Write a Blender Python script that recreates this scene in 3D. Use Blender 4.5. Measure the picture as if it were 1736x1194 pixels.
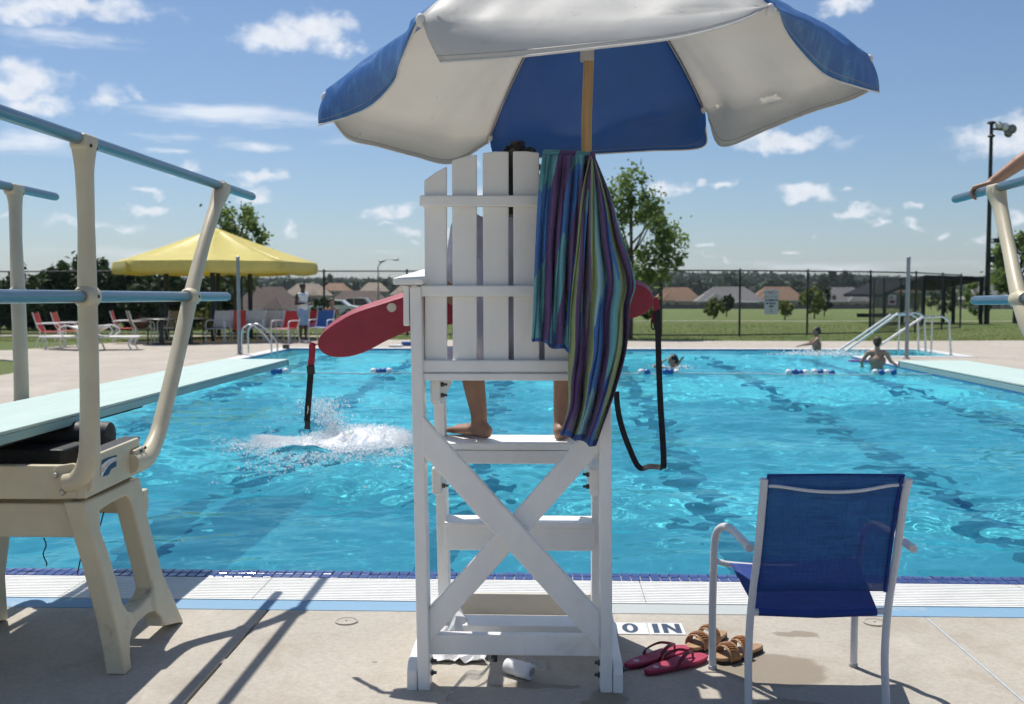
import bpy, bmesh, math, random
import numpy as np
from mathutils import Vector, Matrix

R = math.radians
random.seed(7)
rng = np.random.default_rng(11)
scene = bpy.context.scene
COL = scene.collection
for o in list(bpy.data.objects):
    bpy.data.objects.remove(o)

# ------------------------------------------------------------------ camera
CAM_H, YAW, PITCH = 1.45, R(2.0), R(3.215)
cam_data = bpy.data.cameras.new('camera')
cam = bpy.data.objects.new('camera', cam_data)
COL.objects.link(cam)
cam.location = (0, 0, CAM_H)
cam.rotation_euler = (R(90) - PITCH, 0, YAW)
cam_data.sensor_width = 36
cam_data.lens = 36.9
cam_data.clip_end = 6000
cam_data.clip_start = 0.05
cam_data.dof.use_dof = True
cam_data.dof.focus_distance = 3.9
cam_data.dof.aperture_fstop = 5.0
scene.camera = cam

# ------------------------------------------------------------------ sun + exposure
SUN_DIR = Vector((-0.29, 0.42, 1.0)).normalized()          # towards the sun
sun_data = bpy.data.lights.new('sun', 'SUN')
sun_data.energy = 4.1
sun_data.angle = R(0.53)
sun_data.color = (1.0, 0.955, 0.88)
sun = bpy.data.objects.new('sun', sun_data)
COL.objects.link(sun)
sun.rotation_euler = SUN_DIR.to_track_quat('Z', 'Y').to_euler()
sun.location = (-10, 15, 30)
scene.render.engine = 'CYCLES'
scene.view_settings.view_transform = 'Standard'
scene.view_settings.look = 'None'
scene.view_settings.exposure = 0.3
scene.view_settings.gamma = 1.0
scene.view_settings.use_curve_mapping = False
cy = scene.cycles
cy.use_denoising = True
cy.max_bounces = 6
cy.diffuse_bounces = 4
cy.glossy_bounces = 3
cy.use_adaptive_sampling = True
cy.adaptive_threshold = 0.035
cy.time_limit = 800
cy.transparent_max_bounces = 12
cy.transmission_bounces = 5
cy.caustics_reflective = False
cy.caustics_refractive = True
cy.sample_clamp_indirect = 6.0

# ------------------------------------------------------------------ world: sky + fair weather clouds
world = bpy.data.worlds.new('World')
scene.world = world
world.use_nodes = True
wt = world.node_tree
wt.nodes.clear()


def wn(kind, **kw):
    n = wt.nodes.new(kind)
    for k, v in kw.items():
        setattr(n, k, v)
    return n


def wl(a, b):
    wt.links.new(a, b)


def wmath(op, a, b=None, c=None):
    n = wn('ShaderNodeMath', operation=op)
    for i, x in enumerate((a, b, c)):
        if x is None:
            continue
        if isinstance(x, (int, float)):
            n.inputs[i].default_value = x
        else:
            wl(x, n.inputs[i])
    return n.outputs[0]


def wvec(op, a, b=None):
    n = wn('ShaderNodeVectorMath', operation=op)
    for i, x in enumerate((a, b)):
        if x is None:
            continue
        if isinstance(x, tuple):
            n.inputs[i].default_value = x
        else:
            wl(x, n.inputs[i])
    return n.outputs['Value'] if op in ('LENGTH', 'DOT_PRODUCT') else n.outputs['Vector']


SUN_EL = math.asin(SUN_DIR.z)
SUN_AZ = math.atan2(SUN_DIR.x, SUN_DIR.y)
sky = wn('ShaderNodeTexSky', sky_type='NISHITA')
sky.sun_disc = False
sky.sun_elevation = SUN_EL
sky.sun_rotation = SUN_AZ
sky.altitude = 200
sky.air_density = 1.0
sky.dust_density = 0.6
sky.ozone_density = 6.0
SKY_STRENGTH = 0.10
tc = wn('ShaderNodeTexCoord')
sep = wn('ShaderNodeSeparateXYZ')
wl(tc.outputs['Generated'], sep.inputs[0])
az = wmath('ARCTAN2', sep.outputs['X'], sep.outputs['Y'])
el = wmath('ARCSINE', sep.outputs['Z'])
comb = wn('ShaderNodeCombineXYZ')
wl(az, comb.inputs[0])
wl(el, comb.inputs[1])
ae = comb.outputs[0]
# puffy edge distortion
n1 = wn('ShaderNodeTexNoise', noise_dimensions='2D')
n1.inputs['Scale'].default_value = 34
n1.inputs['Detail'].default_value = 7
n1.inputs['Roughness'].default_value = 0.55
wl(wvec('MULTIPLY', ae, (1.0, 1.35, 1.0)), n1.inputs['Vector'])
dist = wvec('MULTIPLY', wvec('SUBTRACT', n1.outputs['Color'], (0.5, 0.5, 0.5)), (0.040, 0.026, 0.0))
aed = wvec('ADD', ae, dist)
F_PX = 1780.0


def px_dir(px, py):
    fw = Vector((-math.sin(YAW) * math.cos(PITCH), math.cos(YAW) * math.cos(PITCH), -math.sin(PITCH)))
    rt = Vector((math.cos(YAW), math.sin(YAW), 0))
    up = rt.cross(fw)
    return fw + rt * ((px - 868) / F_PX) - up * ((py - 597) / F_PX)


# (centre x, y, half width, half height, strength) of the cumulus and the thin streaks of this sky
CLOUDS = [(470, 62, 82, 27, 1), (535, 50, 78, 33, 1), (575, 78, 45, 18, .9), (50, 132, 66, 30, 1), (20, 150, 60, 20, 1),
          (60, 178, 90, 18, .75), (120, 8, 170, 22, .85), (40, 14, 90, 26, .9), (185, 165, 34, 24, .6), (232, 160, 18, 12, .45),
          (1340, 240, 105, 20, 1), (1300, 238, 60, 22, 1), (1700, 240, 90, 34, .95), (1735, 225, 50, 32, 1), (1425, 5, 56, 16, .95),
          (312, 286, 30, 15, .85), (428, 299, 44, 15, .95), (455, 298, 34, 12, .8), (430, 332, 44, 17, .8), (247, 326, 34, 7, .75),
          (250, 357, 38, 10, .9), (165, 378, 46, 9, .6), (215, 386, 46, 7, .6), (125, 378, 40, 7, .5), (490, 393, 16, 14, .8), (10, 370, 24, 8, .5),
          (640, 362, 40, 11, .85), (675, 357, 34, 13, .9), (697, 391, 24, 10, .7), (655, 381, 22, 7, .6), (710, 415, 14, 8, .6),
          (1132, 320, 42, 15, .85), (1160, 322, 20, 10, .6), (1190, 309, 15, 8, .7), (1222, 314, 20, 9, .8), (1245, 307, 14, 6, .4),
          (1372, 328, 44, 17, 1), (1355, 322, 26, 14, .9), (1455, 360, 42, 11, .95), (1452, 352, 22, 9, .8), (1490, 375, 14, 9, .8),
          (1545, 351, 20, 8, .75), (1547, 384, 25, 9, .85), (1440, 327, 17, 6, .5), (1385, 397, 12, 5, .5), (1350, 427, 18, 6, .65),
          (1200, 419, 14, 6, .6), (1232, 436, 16, 7, .65), (1188, 438, 16, 5, .5), (1460, 449, 14, 7, .5), (1590, 402, 12, 6, .5),
          (1730, 372, 24, 10, .7), (1665, 410, 14, 8, .5), (1560, 430, 12, 5, .4), (815, 330, 22, 10, .6), (812, 285, 14, 12, .5), (765, 400, 18, 8, .5)]
STREAKS = [(380, 196, 175, 17, .75), (90, 62, 120, 17, .6), (60, 240, 95, 24, .55), (470, 205, 95, 16, .5), (250, 230, 110, 10, .45),
           (440, 249, 55, 8, .5), (285, 256, 38, 6, .5), (620, 240, 80, 12, .4), (180, 66, 45, 10, .35), (1690, 455, 90, 8, .3),
           (1400, 455, 160, 8, .25), (200, 430, 160, 8, .25), (660, 425, 120, 7, .2)]


def blob_field(items, vec, squash):
    best = None
    for (cx, cy_, hw, hh, s) in items:
        d = px_dir(cx, cy_).normalized()
        a0, e0 = math.atan2(d.x, d.y), math.asin(d.z)
        sc_ = (F_PX / hw, F_PX / hh * squash, 0)
        q = wn('ShaderNodeVectorMath', operation='MULTIPLY_ADD')
        wl(vec, q.inputs[0])
        q.inputs[1].default_value = sc_
        q.inputs[2].default_value = (-a0 * sc_[0], -e0 * sc_[1], 0)
        ln = wvec('LENGTH', q.outputs[0])
        val = wmath('MULTIPLY_ADD', ln, -s, s)
        best = val if best is None else wmath('MAXIMUM', best, val)
    return best


cum = blob_field(CLOUDS, aed, 0.92)
# unseen clouds over the rest of the sky, cover raised to add fill light
far = wn('ShaderNodeTexNoise', noise_dimensions='3D')
far.inputs['Scale'].default_value = 4.5
far.inputs['Detail'].default_value = 6
far.inputs['Roughness'].default_value = 0.55
wl(wvec('MULTIPLY', tc.outputs['Generated'], (1, 1, 2.2)), far.inputs['Vector'])
farv = wmath('MULTIPLY_ADD', far.outputs[0], 3.0, -1.56)
out_az = wmath('GREATER_THAN', wmath('ABSOLUTE', wmath('ADD', az, YAW)), 0.50)
out_el = wmath('GREATER_THAN', el, 0.31)
outside = wmath('MAXIMUM', out_az, out_el)
farm = wmath('MULTIPLY_ADD', outside, 3.0, -3.0)
cum_all = wmath('MAXIMUM', cum, wmath('ADD', farv, farm))
n2 = wn('ShaderNodeTexNoise', noise_dimensions='2D')
n2.inputs['Scale'].default_value = 46
n2.inputs['Detail'].default_value = 8
n2.inputs['Roughness'].default_value = 0.54
wl(wvec('MULTIPLY', ae, (1.0, 1.5, 1.0)), n2.inputs['Vector'])
dens = wmath('ADD', cum_all, wmath('MULTIPLY_ADD', n2.outputs[0], 1.05, -0.56))
mr = wn('ShaderNodeMapRange', interpolation_type='SMOOTHSTEP')
mr.inputs['From Min'].default_value = -0.06
mr.inputs['From Max'].default_value = 0.85
wl(dens, mr.inputs['Value'])
n3 = wn('ShaderNodeTexNoise', noise_dimensions='2D')
n3.inputs['Scale'].default_value = 9
n3.inputs['Detail'].default_value = 7
n3.inputs['Roughness'].default_value = 0.6
wl(wvec('MULTIPLY', ae, (1.0, 6.5, 1.0)), n3.inputs['Vector'])
stk = blob_field(STREAKS, wvec('ADD', ae, wvec('MULTIPLY', dist, (1.4, 0.25, 0))), 0.9)
sdens = wmath('ADD', stk, wmath('MULTIPLY_ADD', n3.outputs[0], 1.5, -0.85))
mr2 = wn('ShaderNodeMapRange', interpolation_type='SMOOTHSTEP')
mr2.inputs['From Min'].default_value = -0.15
mr2.inputs['From Max'].default_value = 0.75
mr2.inputs['To Max'].default_value = 0.72
wl(sdens, mr2.inputs['Value'])
mask = wmath('MINIMUM', wmath('MAXIMUM', wmath('MULTIPLY', mr.outputs[0], 0.93), mr2.outputs[0]), 1.0)
above = wn('ShaderNodeMapRange')
above.inputs['From Min'].default_value = 0.0
above.inputs['From Max'].default_value = 0.02
wl(el, above.inputs['Value'])
mask = wmath('MULTIPLY', mask, above.outputs[0])
# the body of a cloud: bright tops, slightly grey thick middles
ramp = wn('ShaderNodeValToRGB')
ramp.color_ramp.elements[0].position = 0.15
ramp.color_ramp.elements[0].color = (7.9, 8.1, 8.5, 1)
ramp.color_ramp.elements[1].position = 0.85
ramp.color_ramp.elements[1].color = (6.4, 6.7, 7.2, 1)
n4 = wn('ShaderNodeTexNoise', noise_dimensions='2D')
n4.inputs['Scale'].default_value = 60
n4.inputs['Detail'].default_value = 5
wl(ae, n4.inputs['Vector'])
wl(wmath('ADD', wmath('MULTIPLY', dens, 0.6), wmath('MULTIPLY_ADD', n4.outputs[0], 0.9, -0.35)), ramp.inputs[0])
tint = wn('ShaderNodeMix', data_type='RGBA', blend_type='MULTIPLY')
tint.inputs['Factor'].default_value = 1.0
wl(sky.outputs[0], tint.inputs[6])
tint.inputs[7].default_value = (0.78, 0.79, 0.80, 1)
mixc = wn('ShaderNodeMix', data_type='RGBA')
wl(mask, mixc.inputs[0])
wl(tint.outputs[2], mixc.inputs[6])
wl(ramp.outputs[0], mixc.inputs[7])
bg = wn('ShaderNodeBackground')
bg.inputs['Strength'].default_value = SKY_STRENGTH
wl(mixc.outputs[2], bg.inputs['Color'])
wo = wn('ShaderNodeOutputWorld')
wl(bg.outputs[0], wo.inputs['Surface'])
world.cycles.sampling_method = 'MANUAL'
world.cycles.sample_map_resolution = 512

# ------------------------------------------------------------------ survey: where a sight line of the photograph meets a known distance or level
CAMV = Vector((0, 0, CAM_H))


def at(px, py, Y):
    d = px_dir(px, py)
    return CAMV + d * (Y / d.y)


def gnd(px, py, z=0.0):
    d = px_dir(px, py)
    return CAMV + d * ((z - CAM_H) / d.z)


def onx(px, py, X):
    d = px_dir(px, py)
    return CAMV + d * (X / d.x)


def onplane(px, py, p0, n):
    d = px_dir(px, py)
    return CAMV + d * ((Vector(p0) - CAMV).dot(n) / d.dot(n))

# ------------------------------------------------------------------ mesh building
ORIGIN = {}


def frame_of(d):
    d = d.normalized()
    a = Vector((0, 0, 1)) if abs(d.z) < 0.9 else Vector((1, 0, 0))
    u = d.cross(a).normalized()
    return u, d.cross(u).normalized()


class MB:
    def __init__(self):
        self.v, self.f, self.uv = [], [], None

    def add(self, vs, fs):
        b = len(self.v)
        self.v += [Vector(p) for p in vs]
        self.f += [tuple(i + b for i in q) for q in fs]
        return self

    def box(self, x0, x1, y0, y1, z0, z1):
        return self.add([(x0, y0, z0), (x1, y0, z0), (x1, y1, z0), (x0, y1, z0), (x0, y0, z1), (x1, y0, z1), (x1, y1, z1), (x0, y1, z1)],
                        [(0, 3, 2, 1), (4, 5, 6, 7), (0, 1, 5, 4), (1, 2, 6, 5), (2, 3, 7, 6), (3, 0, 4, 7)])

    def obox(self, c, ax, ay, az):
        c, ax, ay, az = map(Vector, (c, ax, ay, az))
        vs = [c + ax * i + ay * j + az * k for k in (-1, 1) for (i, j) in ((-1, -1), (1, -1), (1, 1), (-1, 1))]
        return self.add(vs, [(0, 3, 2, 1), (4, 5, 6, 7), (0, 1, 5, 4), (1, 2, 6, 5), (2, 3, 7, 6), (3, 0, 4, 7)])

    def beam(self, p, q, w, h, up=(0, 0, 1)):
        p, q = Vector(p), Vector(q)
        d = (q - p).normalized()
        s = d.cross(Vector(up)).normalized()
        u = s.cross(d)
        return self.obox((p + q) / 2, (q - p) / 2, s * w / 2, u * h / 2)

    def prism(self, poly, vec):
        poly = [Vector(p) for p in poly]
        vec = Vector(vec)
        n = len(poly)
        fs = [tuple(range(n)), tuple(range(2 * n - 1, n - 1, -1))]
        fs += [(i, i + n, (i + 1) % n + n, (i + 1) % n) for i in range(n)]
        return self.add(poly + [p + vec for p in poly], fs)

    def tube(self, pts, r, seg=12, caps=True, flat=1.0, ref=None):
        pts = [Vector(p) for p in pts]
        n = len(pts)
        rs = r if isinstance(r, (list, tuple)) else [r] * n
        d0 = (pts[1] - pts[0]).normalized()
        u, w = frame_of(d0)
        if ref is not None:
            u = (Vector(ref) - d0 * Vector(ref).dot(d0)).normalized()
        vs, fs = [], []
        for i, p in enumerate(pts):
            d = (pts[min(i + 1, n - 1)] - pts[max(i - 1, 0)]).normalized()
            u = (u - d * u.dot(d)).normalized()
            w = d.cross(u)
            for k in range(seg):
                t = 2 * math.pi * k / seg
                vs.append(p + u * math.cos(t) * rs[i] + w * math.sin(t) * rs[i] * flat)
        for i in range(n - 1):
            for k in range(seg):
                a, b = i * seg + k, i * seg + (k + 1) % seg
                fs.append((a, b, b + seg, a + seg))
        self.add(vs, fs)
        if caps:
            for (base, rev) in ((0, True), ((n - 1) * seg, False)):
                ring = [vs[base + k] for k in range(seg)]
                self.add(ring, [tuple(range(seg))[::-1] if rev else tuple(range(seg))])
        return self

    def ribbon(self, pts, width, thick, side):
        pts = [Vector(p) for p in pts]
        n = len(pts)
        sides = side if isinstance(side, list) else [Vector(side)] * n
        vs, fs = [], []
        for i, p in enumerate(pts):
            d = (pts[min(i + 1, n - 1)] - pts[max(i - 1, 0)]).normalized()
            s = Vector(sides[i])
            s = (s - d * s.dot(d)).normalized()
            nn = d.cross(s)
            for (a, b) in ((-1, -1), (1, -1), (1, 1), (-1, 1)):
                vs.append(p + s * a * width / 2 + nn * b * thick / 2)
        for i in range(n - 1):
            for k in range(4):
                a, b = i * 4 + k, i * 4 + (k + 1) % 4
                fs.append((a, b, b + 4, a + 4))
        fs += [(3, 2, 1, 0), tuple((n - 1) * 4 + k for k in range(4))]
        return self.add(vs, fs)

    def lathe(self, prof, c=(0, 0, 0), seg=16, axis='Z'):
        c = Vector(c)
        vs, fs = [], []
        for (r, z) in prof:
            for k in range(seg):
                t = 2 * math.pi * k / seg
                q = (r * math.cos(t), r * math.sin(t), z)
                if axis == 'X':
                    q = (q[2], q[0], q[1])
                elif axis == 'Y':
                    q = (q[1], q[2], q[0])
                vs.append(c + Vector(q))
        n = len(prof)
        for i in range(n - 1):
            for k in range(seg):
                a, b = i * seg + k, i * seg + (k + 1) % seg
                fs.append((a, b, b + seg, a + seg))
        fs += [tuple(range(seg))[::-1], tuple((n - 1) * seg + k for k in range(seg))]
        return self.add(vs, fs)

    def ell(self, c, r, seg=12, rings=8, rot=None):
        c = Vector(c)
        m = rot or Matrix.Identity(3)
        vs, fs = [c + m @ Vector((0, 0, -r[2]))], []
        for i in range(1, rings):
            ph = -math.pi / 2 + math.pi * i / rings
            for k in range(seg):
                t = 2 * math.pi * k / seg
                vs.append(c + m @ Vector((r[0] * math.cos(ph) * math.cos(t), r[1] * math.cos(ph) * math.sin(t), r[2] * math.sin(ph))))
        vs.append(c + m @ Vector((0, 0, r[2])))
        top = len(vs) - 1
        for k in range(seg):
            fs.append((0, 1 + (k + 1) % seg, 1 + k))
            fs.append((top, top - seg + k, top - seg + (k + 1) % seg))
        for i in range(rings - 2):
            for k in range(seg):
                a, b = 1 + i * seg + k, 1 + i * seg + (k + 1) % seg
                fs.append((a, b, b + seg, a + seg))
        return self.add(vs, fs)

    def cap(self, p, rp, q, rq, seg=12):
        """tapered capsule"""
        p, q = Vector(p), Vector(q)
        d = (q - p).normalized()
        pts, rs = [], []
        for k in range(4):
            a = math.pi / 2 * (1 - k / 4)
            pts.append(p - d * rp * math.sin(a)); rs.append(max(rp * math.cos(a), 1e-4))
        pts += [p, q]; rs += [rp, rq]
        for k in range(1, 5):
            a = math.pi / 2 * k / 4
            pts.append(q + d * rq * math.sin(a)); rs.append(max(rq * math.cos(a), 1e-4))
        return self.tube(pts, rs, seg)

    def grid(self, P, close=False):
        nu, nv = len(P), len(P[0])
        vs = [p for row in P for p in row]
        fs = []
        for i in range(nu - 1 if not close else nu):
            for j in range(nv - 1):
                i2 = (i + 1) % nu
                fs.append((i * nv + j, i2 * nv + j, i2 * nv + j + 1, i * nv + j + 1))
        return self.add(vs, fs)


def link(name, mesh, mat, parent=None):
    o = bpy.data.objects.new(name, mesh)
    COL.objects.link(o)
    if mat is not None and not mesh.materials:
        mesh.materials.append(mat)
    if parent is not None:
        o.parent = parent
    return o


def obj(name, mb, mat, parent=None, smooth=False, bevel=0.0, seg=2, solid=0.0, sub=0, local=False, normals=True, auto=None):
    """one mesh object; mb is in world coordinates (or local=True: in the parent's)"""
    me = bpy.data.meshes.new(name)
    off = Vector((0, 0, 0))
    if parent is not None and not local:
        off = ORIGIN.get(parent.name, Vector((0, 0, 0)))
    me.from_pydata([p - off for p in mb.v], [], mb.f)
    if mb.uv is not None:
        uvl = me.uv_layers.new(name='UVMap')
        for lp in me.loops:
            uvl.data[lp.index].uv = mb.uv[lp.vertex_index]
    if normals:
        b = bmesh.new()
        b.from_mesh(me)
        bmesh.ops.recalc_face_normals(b, faces=b.faces)
        b.to_mesh(me)
        b.free()
    if smooth:
        me.polygons.foreach_set('use_smooth', [True] * len(me.polygons))
        if auto:
            me.set_sharp_from_angle(angle=R(auto))
    o = link(name, me, mat, parent)
    if parent is not None:
        ORIGIN[o.name] = off
    if solid:
        m = o.modifiers.new('solid', 'SOLIDIFY'); m.thickness = solid; m.offset = 0
    if bevel:
        m = o.modifiers.new('bevel', 'BEVEL'); m.width = bevel; m.segments = seg; m.limit_method = 'ANGLE'; m.angle_limit = R(40)
        m.harden_normals = False
    if sub:
        m = o.modifiers.new('sub', 'SUBSURF'); m.levels = sub; m.render_levels = sub
    return o


def tag(o, label=None, cat=None, group=None, kind=None):
    if label: o['label'] = label
    if cat: o['category'] = cat
    if group: o['group'] = group
    if kind: o['kind'] = kind
    return o


def thing(name, label, cat, loc=(0, 0, 0), rotz=0.0, group=None):
    o = bpy.data.objects.new(name, None)
    COL.objects.link(o)
    o.location = loc
    o.rotation_euler = (0, 0, rotz)
    o.empty_display_size = 0.1
    ORIGIN[o.name] = Vector(loc)
    return tag(o, label, cat, group)


def struct(name, mb, mat, **kw):
    return tag(obj(name, mb, mat, **kw), kind='structure')


def copy_tree(o, parent=None):
    c = o.copy()
    COL.objects.link(c)
    if parent is not None:
        c.parent = parent
    for ch in list(o.children):
        copy_tree(ch, c)
    return c


def plate(outer, holes, vec):
    """flat plate with holes, thickened by vec"""
    b = bmesh.new()
    for loop in [outer] + holes:
        vs = [b.verts.new(p) for p in loop]
        for i in range(len(vs)):
            b.edges.new((vs[i], vs[(i + 1) % len(vs)]))
    bmesh.ops.triangle_fill(b, edges=b.edges[:], use_beauty=True, use_dissolve=False)
    ret = bmesh.ops.extrude_face_region(b, geom=b.faces[:])
    for e in ret['geom']:
        if isinstance(e, bmesh.types.BMVert):
            e.co += Vector(vec)
    b.verts.index_update()
    m = MB()
    m.add([v.co.copy() for v in b.verts], [tuple(v.index for v in f.verts) for f in b.faces])
    b.free()
    return m


def catmull(pts, n):
    """n points along a smooth curve through pts"""
    P = [Vector(p) for p in pts]
    out = []
    m = len(P) - 1
    for i in range(n):
        t = i / (n - 1) * m
        k = min(int(t), m - 1)
        u = t - k
        p1, p2 = P[k], P[k + 1]
        p0 = P[k - 1] if k > 0 else p1 * 2 - p2
        p3 = P[k + 2] if k + 2 <= m else p2 * 2 - p1
        out.append(0.5 * ((2 * p1) + (p2 - p0) * u + (2 * p0 - 5 * p1 + 4 * p2 - p3) * u * u + (3 * p1 - p0 - 3 * p2 + p3) * u ** 3))
    return out


# ------------------------------------------------------------------ materials
MATS = {}


class NT:
    def __init__(self, m):
        self.t = m.node_tree
        self.t.nodes.clear()
        self.out = self.n('ShaderNodeOutputMaterial')
        self._tc = None

    def n(self, kind, **kw):
        x = self.t.nodes.new(kind)
        for k, v in kw.items():
            setattr(x, k, v)
        return x

    def l(self, a, b):
        self.t.links.new(a, b)

    def obj_co(self):
        if self._tc is None:
            self._tc = self.n('ShaderNodeTexCoord')
        return self._tc.outputs['Object']

    def pos(self):
        return self.n('ShaderNodeNewGeometry').outputs['Position']

    def mapping(self, vec, scale=(1, 1, 1), rot=(0, 0, 0), loc=(0, 0, 0)):
        m = self.n('ShaderNodeMapping')
        m.inputs['Scale'].default_value = scale
        m.inputs['Rotation'].default_value = rot
        m.inputs['Location'].default_value = loc
        self.l(vec, m.inputs['Vector'])
        return m.outputs[0]

    def noise(self, vec, scale, detail=5, rough=0.55, dist=0.0):
        x = self.n('ShaderNodeTexNoise')
        x.inputs['Scale'].default_value = scale
        x.inputs['Detail'].default_value = detail
        x.inputs['Roughness'].default_value = rough
        x.inputs['Distortion'].default_value = dist
        self.l(vec, x.inputs['Vector'])
        return x.outputs[0]

    def ramp(self, fac, stops, interp='LINEAR'):
        x = self.n('ShaderNodeValToRGB')
        cr = x.color_ramp
        cr.interpolation = interp
        while len(cr.elements) < len(stops):
            cr.elements.new(0.5)
        for e, (p, c) in zip(cr.elements, stops):
            e.position = p
            e.color = (*c, 1) if len(c) == 3 else c
        self.l(fac, x.inputs[0])
        return x.outputs[0]

    def mix(self, fac, a, b, mode='MIX'):
        x = self.n('ShaderNodeMix', data_type='RGBA', blend_type=mode)
        for s, val in ((0, fac), (6, a), (7, b)):
            if isinstance(val, (int, float)):
                x.inputs[s].default_value = val
            elif isinstance(val, tuple):
                x.inputs[s].default_value = (*val, 1) if len(val) == 3 else val
            else:
                self.l(val, x.inputs[s])
        return x.outputs[2]

    def math(self, op, a, b=None, c=None):
        x = self.n('ShaderNodeMath', operation=op)
        for i, val in enumerate((a, b, c)):
            if val is None:
                continue
            if isinstance(val, (int, float)):
                x.inputs[i].default_value = val
            else:
                self.l(val, x.inputs[i])
        return x.outputs[0]

    def rng(self, v, a, b, c=0.0, d=1.0, smooth=True):
        x = self.n('ShaderNodeMapRange')
        if smooth:
            x.interpolation_type = 'SMOOTHSTEP'
        for k, val in zip(('From Min', 'From Max', 'To Min', 'To Max'), (a, b, c, d)):
            x.inputs[k].default_value = val
        self.l(v, x.inputs['Value'])
        return x.outputs[0]

    def bump(self, h, strength=0.3, dist=0.01):
        x = self.n('ShaderNodeBump')
        x.inputs['Strength'].default_value = strength
        x.inputs['Distance'].default_value = dist
        self.l(h, x.inputs['Height'])
        return x.outputs[0]

    def bsdf(self, color, rough=0.6, metal=0.0, normal=None, spec=0.5, **kw):
        p = self.n('ShaderNodeBsdfPrincipled')
        for key, val in (('Base Color', color), ('Roughness', rough), ('Metallic', metal), ('Specular IOR Level', spec)):
            if isinstance(val, (int, float)):
                p.inputs[key].default_value = val
            elif isinstance(val, tuple):
                p.inputs[key].default_value = (*val, 1) if len(val) == 3 else val
            else:
                self.l(val, p.inputs[key])
        for k, val in kw.items():
            p.inputs[k].default_value = val
        if normal is not None:
            self.l(normal, p.inputs['Normal'])
        return p.outputs[0]

    def end(self, s):
        self.l(s, self.out.inputs['Surface'])


def newmat(name):
    m = bpy.data.materials.new(name)
    m.use_nodes = True
    MATS[name] = m
    return m, NT(m)


def pm(name, col, rough=0.55, metal=0.0, var=0.12, scale=12.0, bump=0.0, bscale=120.0, dark=None, spec=0.5, stretch=(1, 1, 1)):
    """plain procedural: colour mottled by noise, roughness variation, fine relief; dark = (colour, threshold, softness) dirt"""
    m, t = newmat(name)
    co = t.obj_co()
    if stretch != (1, 1, 1):
        co = t.mapping(co, stretch)
    nz = t.noise(co, scale, 6, 0.6)
    lo = tuple(max(c * (1 - var), 0) for c in col)
    hi = tuple(min(c * (1 + var), 1) for c in col)
    c = t.ramp(nz, [(0.3, lo), (0.7, hi)])
    if dark:
        dn = t.noise(co, scale * 0.45, 8, 0.7, 0.6)
        c = t.mix(t.rng(dn, dark[1], dark[1] + dark[2]), c, dark[0])
    nrm = None
    if bump:
        nrm = t.bump(t.noise(co, bscale, 3, 0.6), bump, 0.004)
    rr = t.rng(t.noise(co, scale * 2.3, 3), 0.3, 0.7, rough * 0.85, min(rough * 1.15, 1), smooth=False)
    t.end(t.bsdf(c, rr, metal, nrm, spec))
    return m

# ------------------------------------------------------------------ materials of the setting
def mat_concrete(name, base, patches=()):
    m, t = newmat(name)
    p = t.pos()
    big = t.noise(p, 0.55, 6, 0.65, 0.5)
    mid = t.noise(p, 3.2, 8, 0.7, 0.3)
    fine = t.noise(p, 38, 8, 0.82)
    c = t.ramp(big, [(0.3, tuple(x * 0.86 for x in base)), (0.7, tuple(min(x * 1.10, 1) for x in base))])
    c = t.mix(t.rng(mid, 0.44, 0.70, 0, 0.72), c, tuple(x * y for x, y in zip(base, (0.74, 0.70, 0.64))))
    c = t.mix(t.rng(fine, 0.38, 0.66, 0, 0.55), c, tuple(x * 0.66 for x in base))
    c = t.mix(t.rng(t.noise(p, 130, 5, .8), .5, .7, 0, .45), c, tuple(min(x * 1.4, .85) for x in base))
    streak = t.noise(t.mapping(p, (2.2, 0.5, 1)), 1.4, 7, 0.7, 1.0)
    c = t.mix(t.rng(streak, 0.54, 0.74, 0, 0.38), c, tuple(min(x * 1.35, .8) for x in base))
    speck = t.noise(p, 210, 2, 0.5)
    c = t.mix(t.rng(speck, 0.66, 0.72, 0, 0.5), c, tuple(x * 0.5 for x in base))
    # dark pock marks and gum spots with a shape of their own
    vo = t.n('ShaderNodeTexVoronoi')
    vo.inputs['Scale'].default_value = 2.3
    t.l(p, vo.inputs['Vector'])
    c = t.mix(t.rng(vo.outputs['Distance'], 0.022, 0.034, 0.6, 0.0), c, tuple(x * 0.35 for x in base))
    rough = 0.85
    if patches:                                             # water spilt on the concrete: damp stains
        wet = None
        for (x, y, rx, ry) in patches:
            d = t.n('ShaderNodeVectorMath', operation='MULTIPLY')
            s = t.n('ShaderNodeVectorMath', operation='SUBTRACT')
            wob = t.n('ShaderNodeVectorMath', operation='MULTIPLY_ADD')
            nn = t.n('ShaderNodeTexNoise')
            nn.inputs['Scale'].default_value = 7
            nn.inputs['Detail'].default_value = 5
            t.l(p, nn.inputs['Vector'])
            t.l(nn.outputs['Color'], wob.inputs[0])
            wob.inputs[1].default_value = (0.16, 0.16, 0)
            t.l(p, wob.inputs[2])
            t.l(wob.outputs[0], s.inputs[0])
            s.inputs[1].default_value = (x + 0.08, y + 0.08, 0)
            t.l(s.outputs[0], d.inputs[0])
            d.inputs[1].default_value = (1 / rx, 1 / ry, 0)
            ln = t.n('ShaderNodeVectorMath', operation='LENGTH')
            t.l(d.outputs[0], ln.inputs[0])
            w = t.rng(ln.outputs['Value'], 0.86, 1.08, 1.0, 0.0)
            wet = w if wet is None else t.math('MAXIMUM', wet, w)
        c = t.mix(t.math('MULTIPLY', wet, 0.85), c, tuple(x * y for x, y in zip(base, (0.52, 0.47, 0.40))))
        rough = t.math('MULTIPLY_ADD', wet, -0.25, 0.85)
    h = t.math('ADD', t.math('MULTIPLY', fine, 0.5), t.math('MULTIPLY', speck, 0.5))
    t.end(t.bsdf(c, rough, 0, t.bump(h, 0.55, 0.006), 0.35))
    return m


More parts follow.
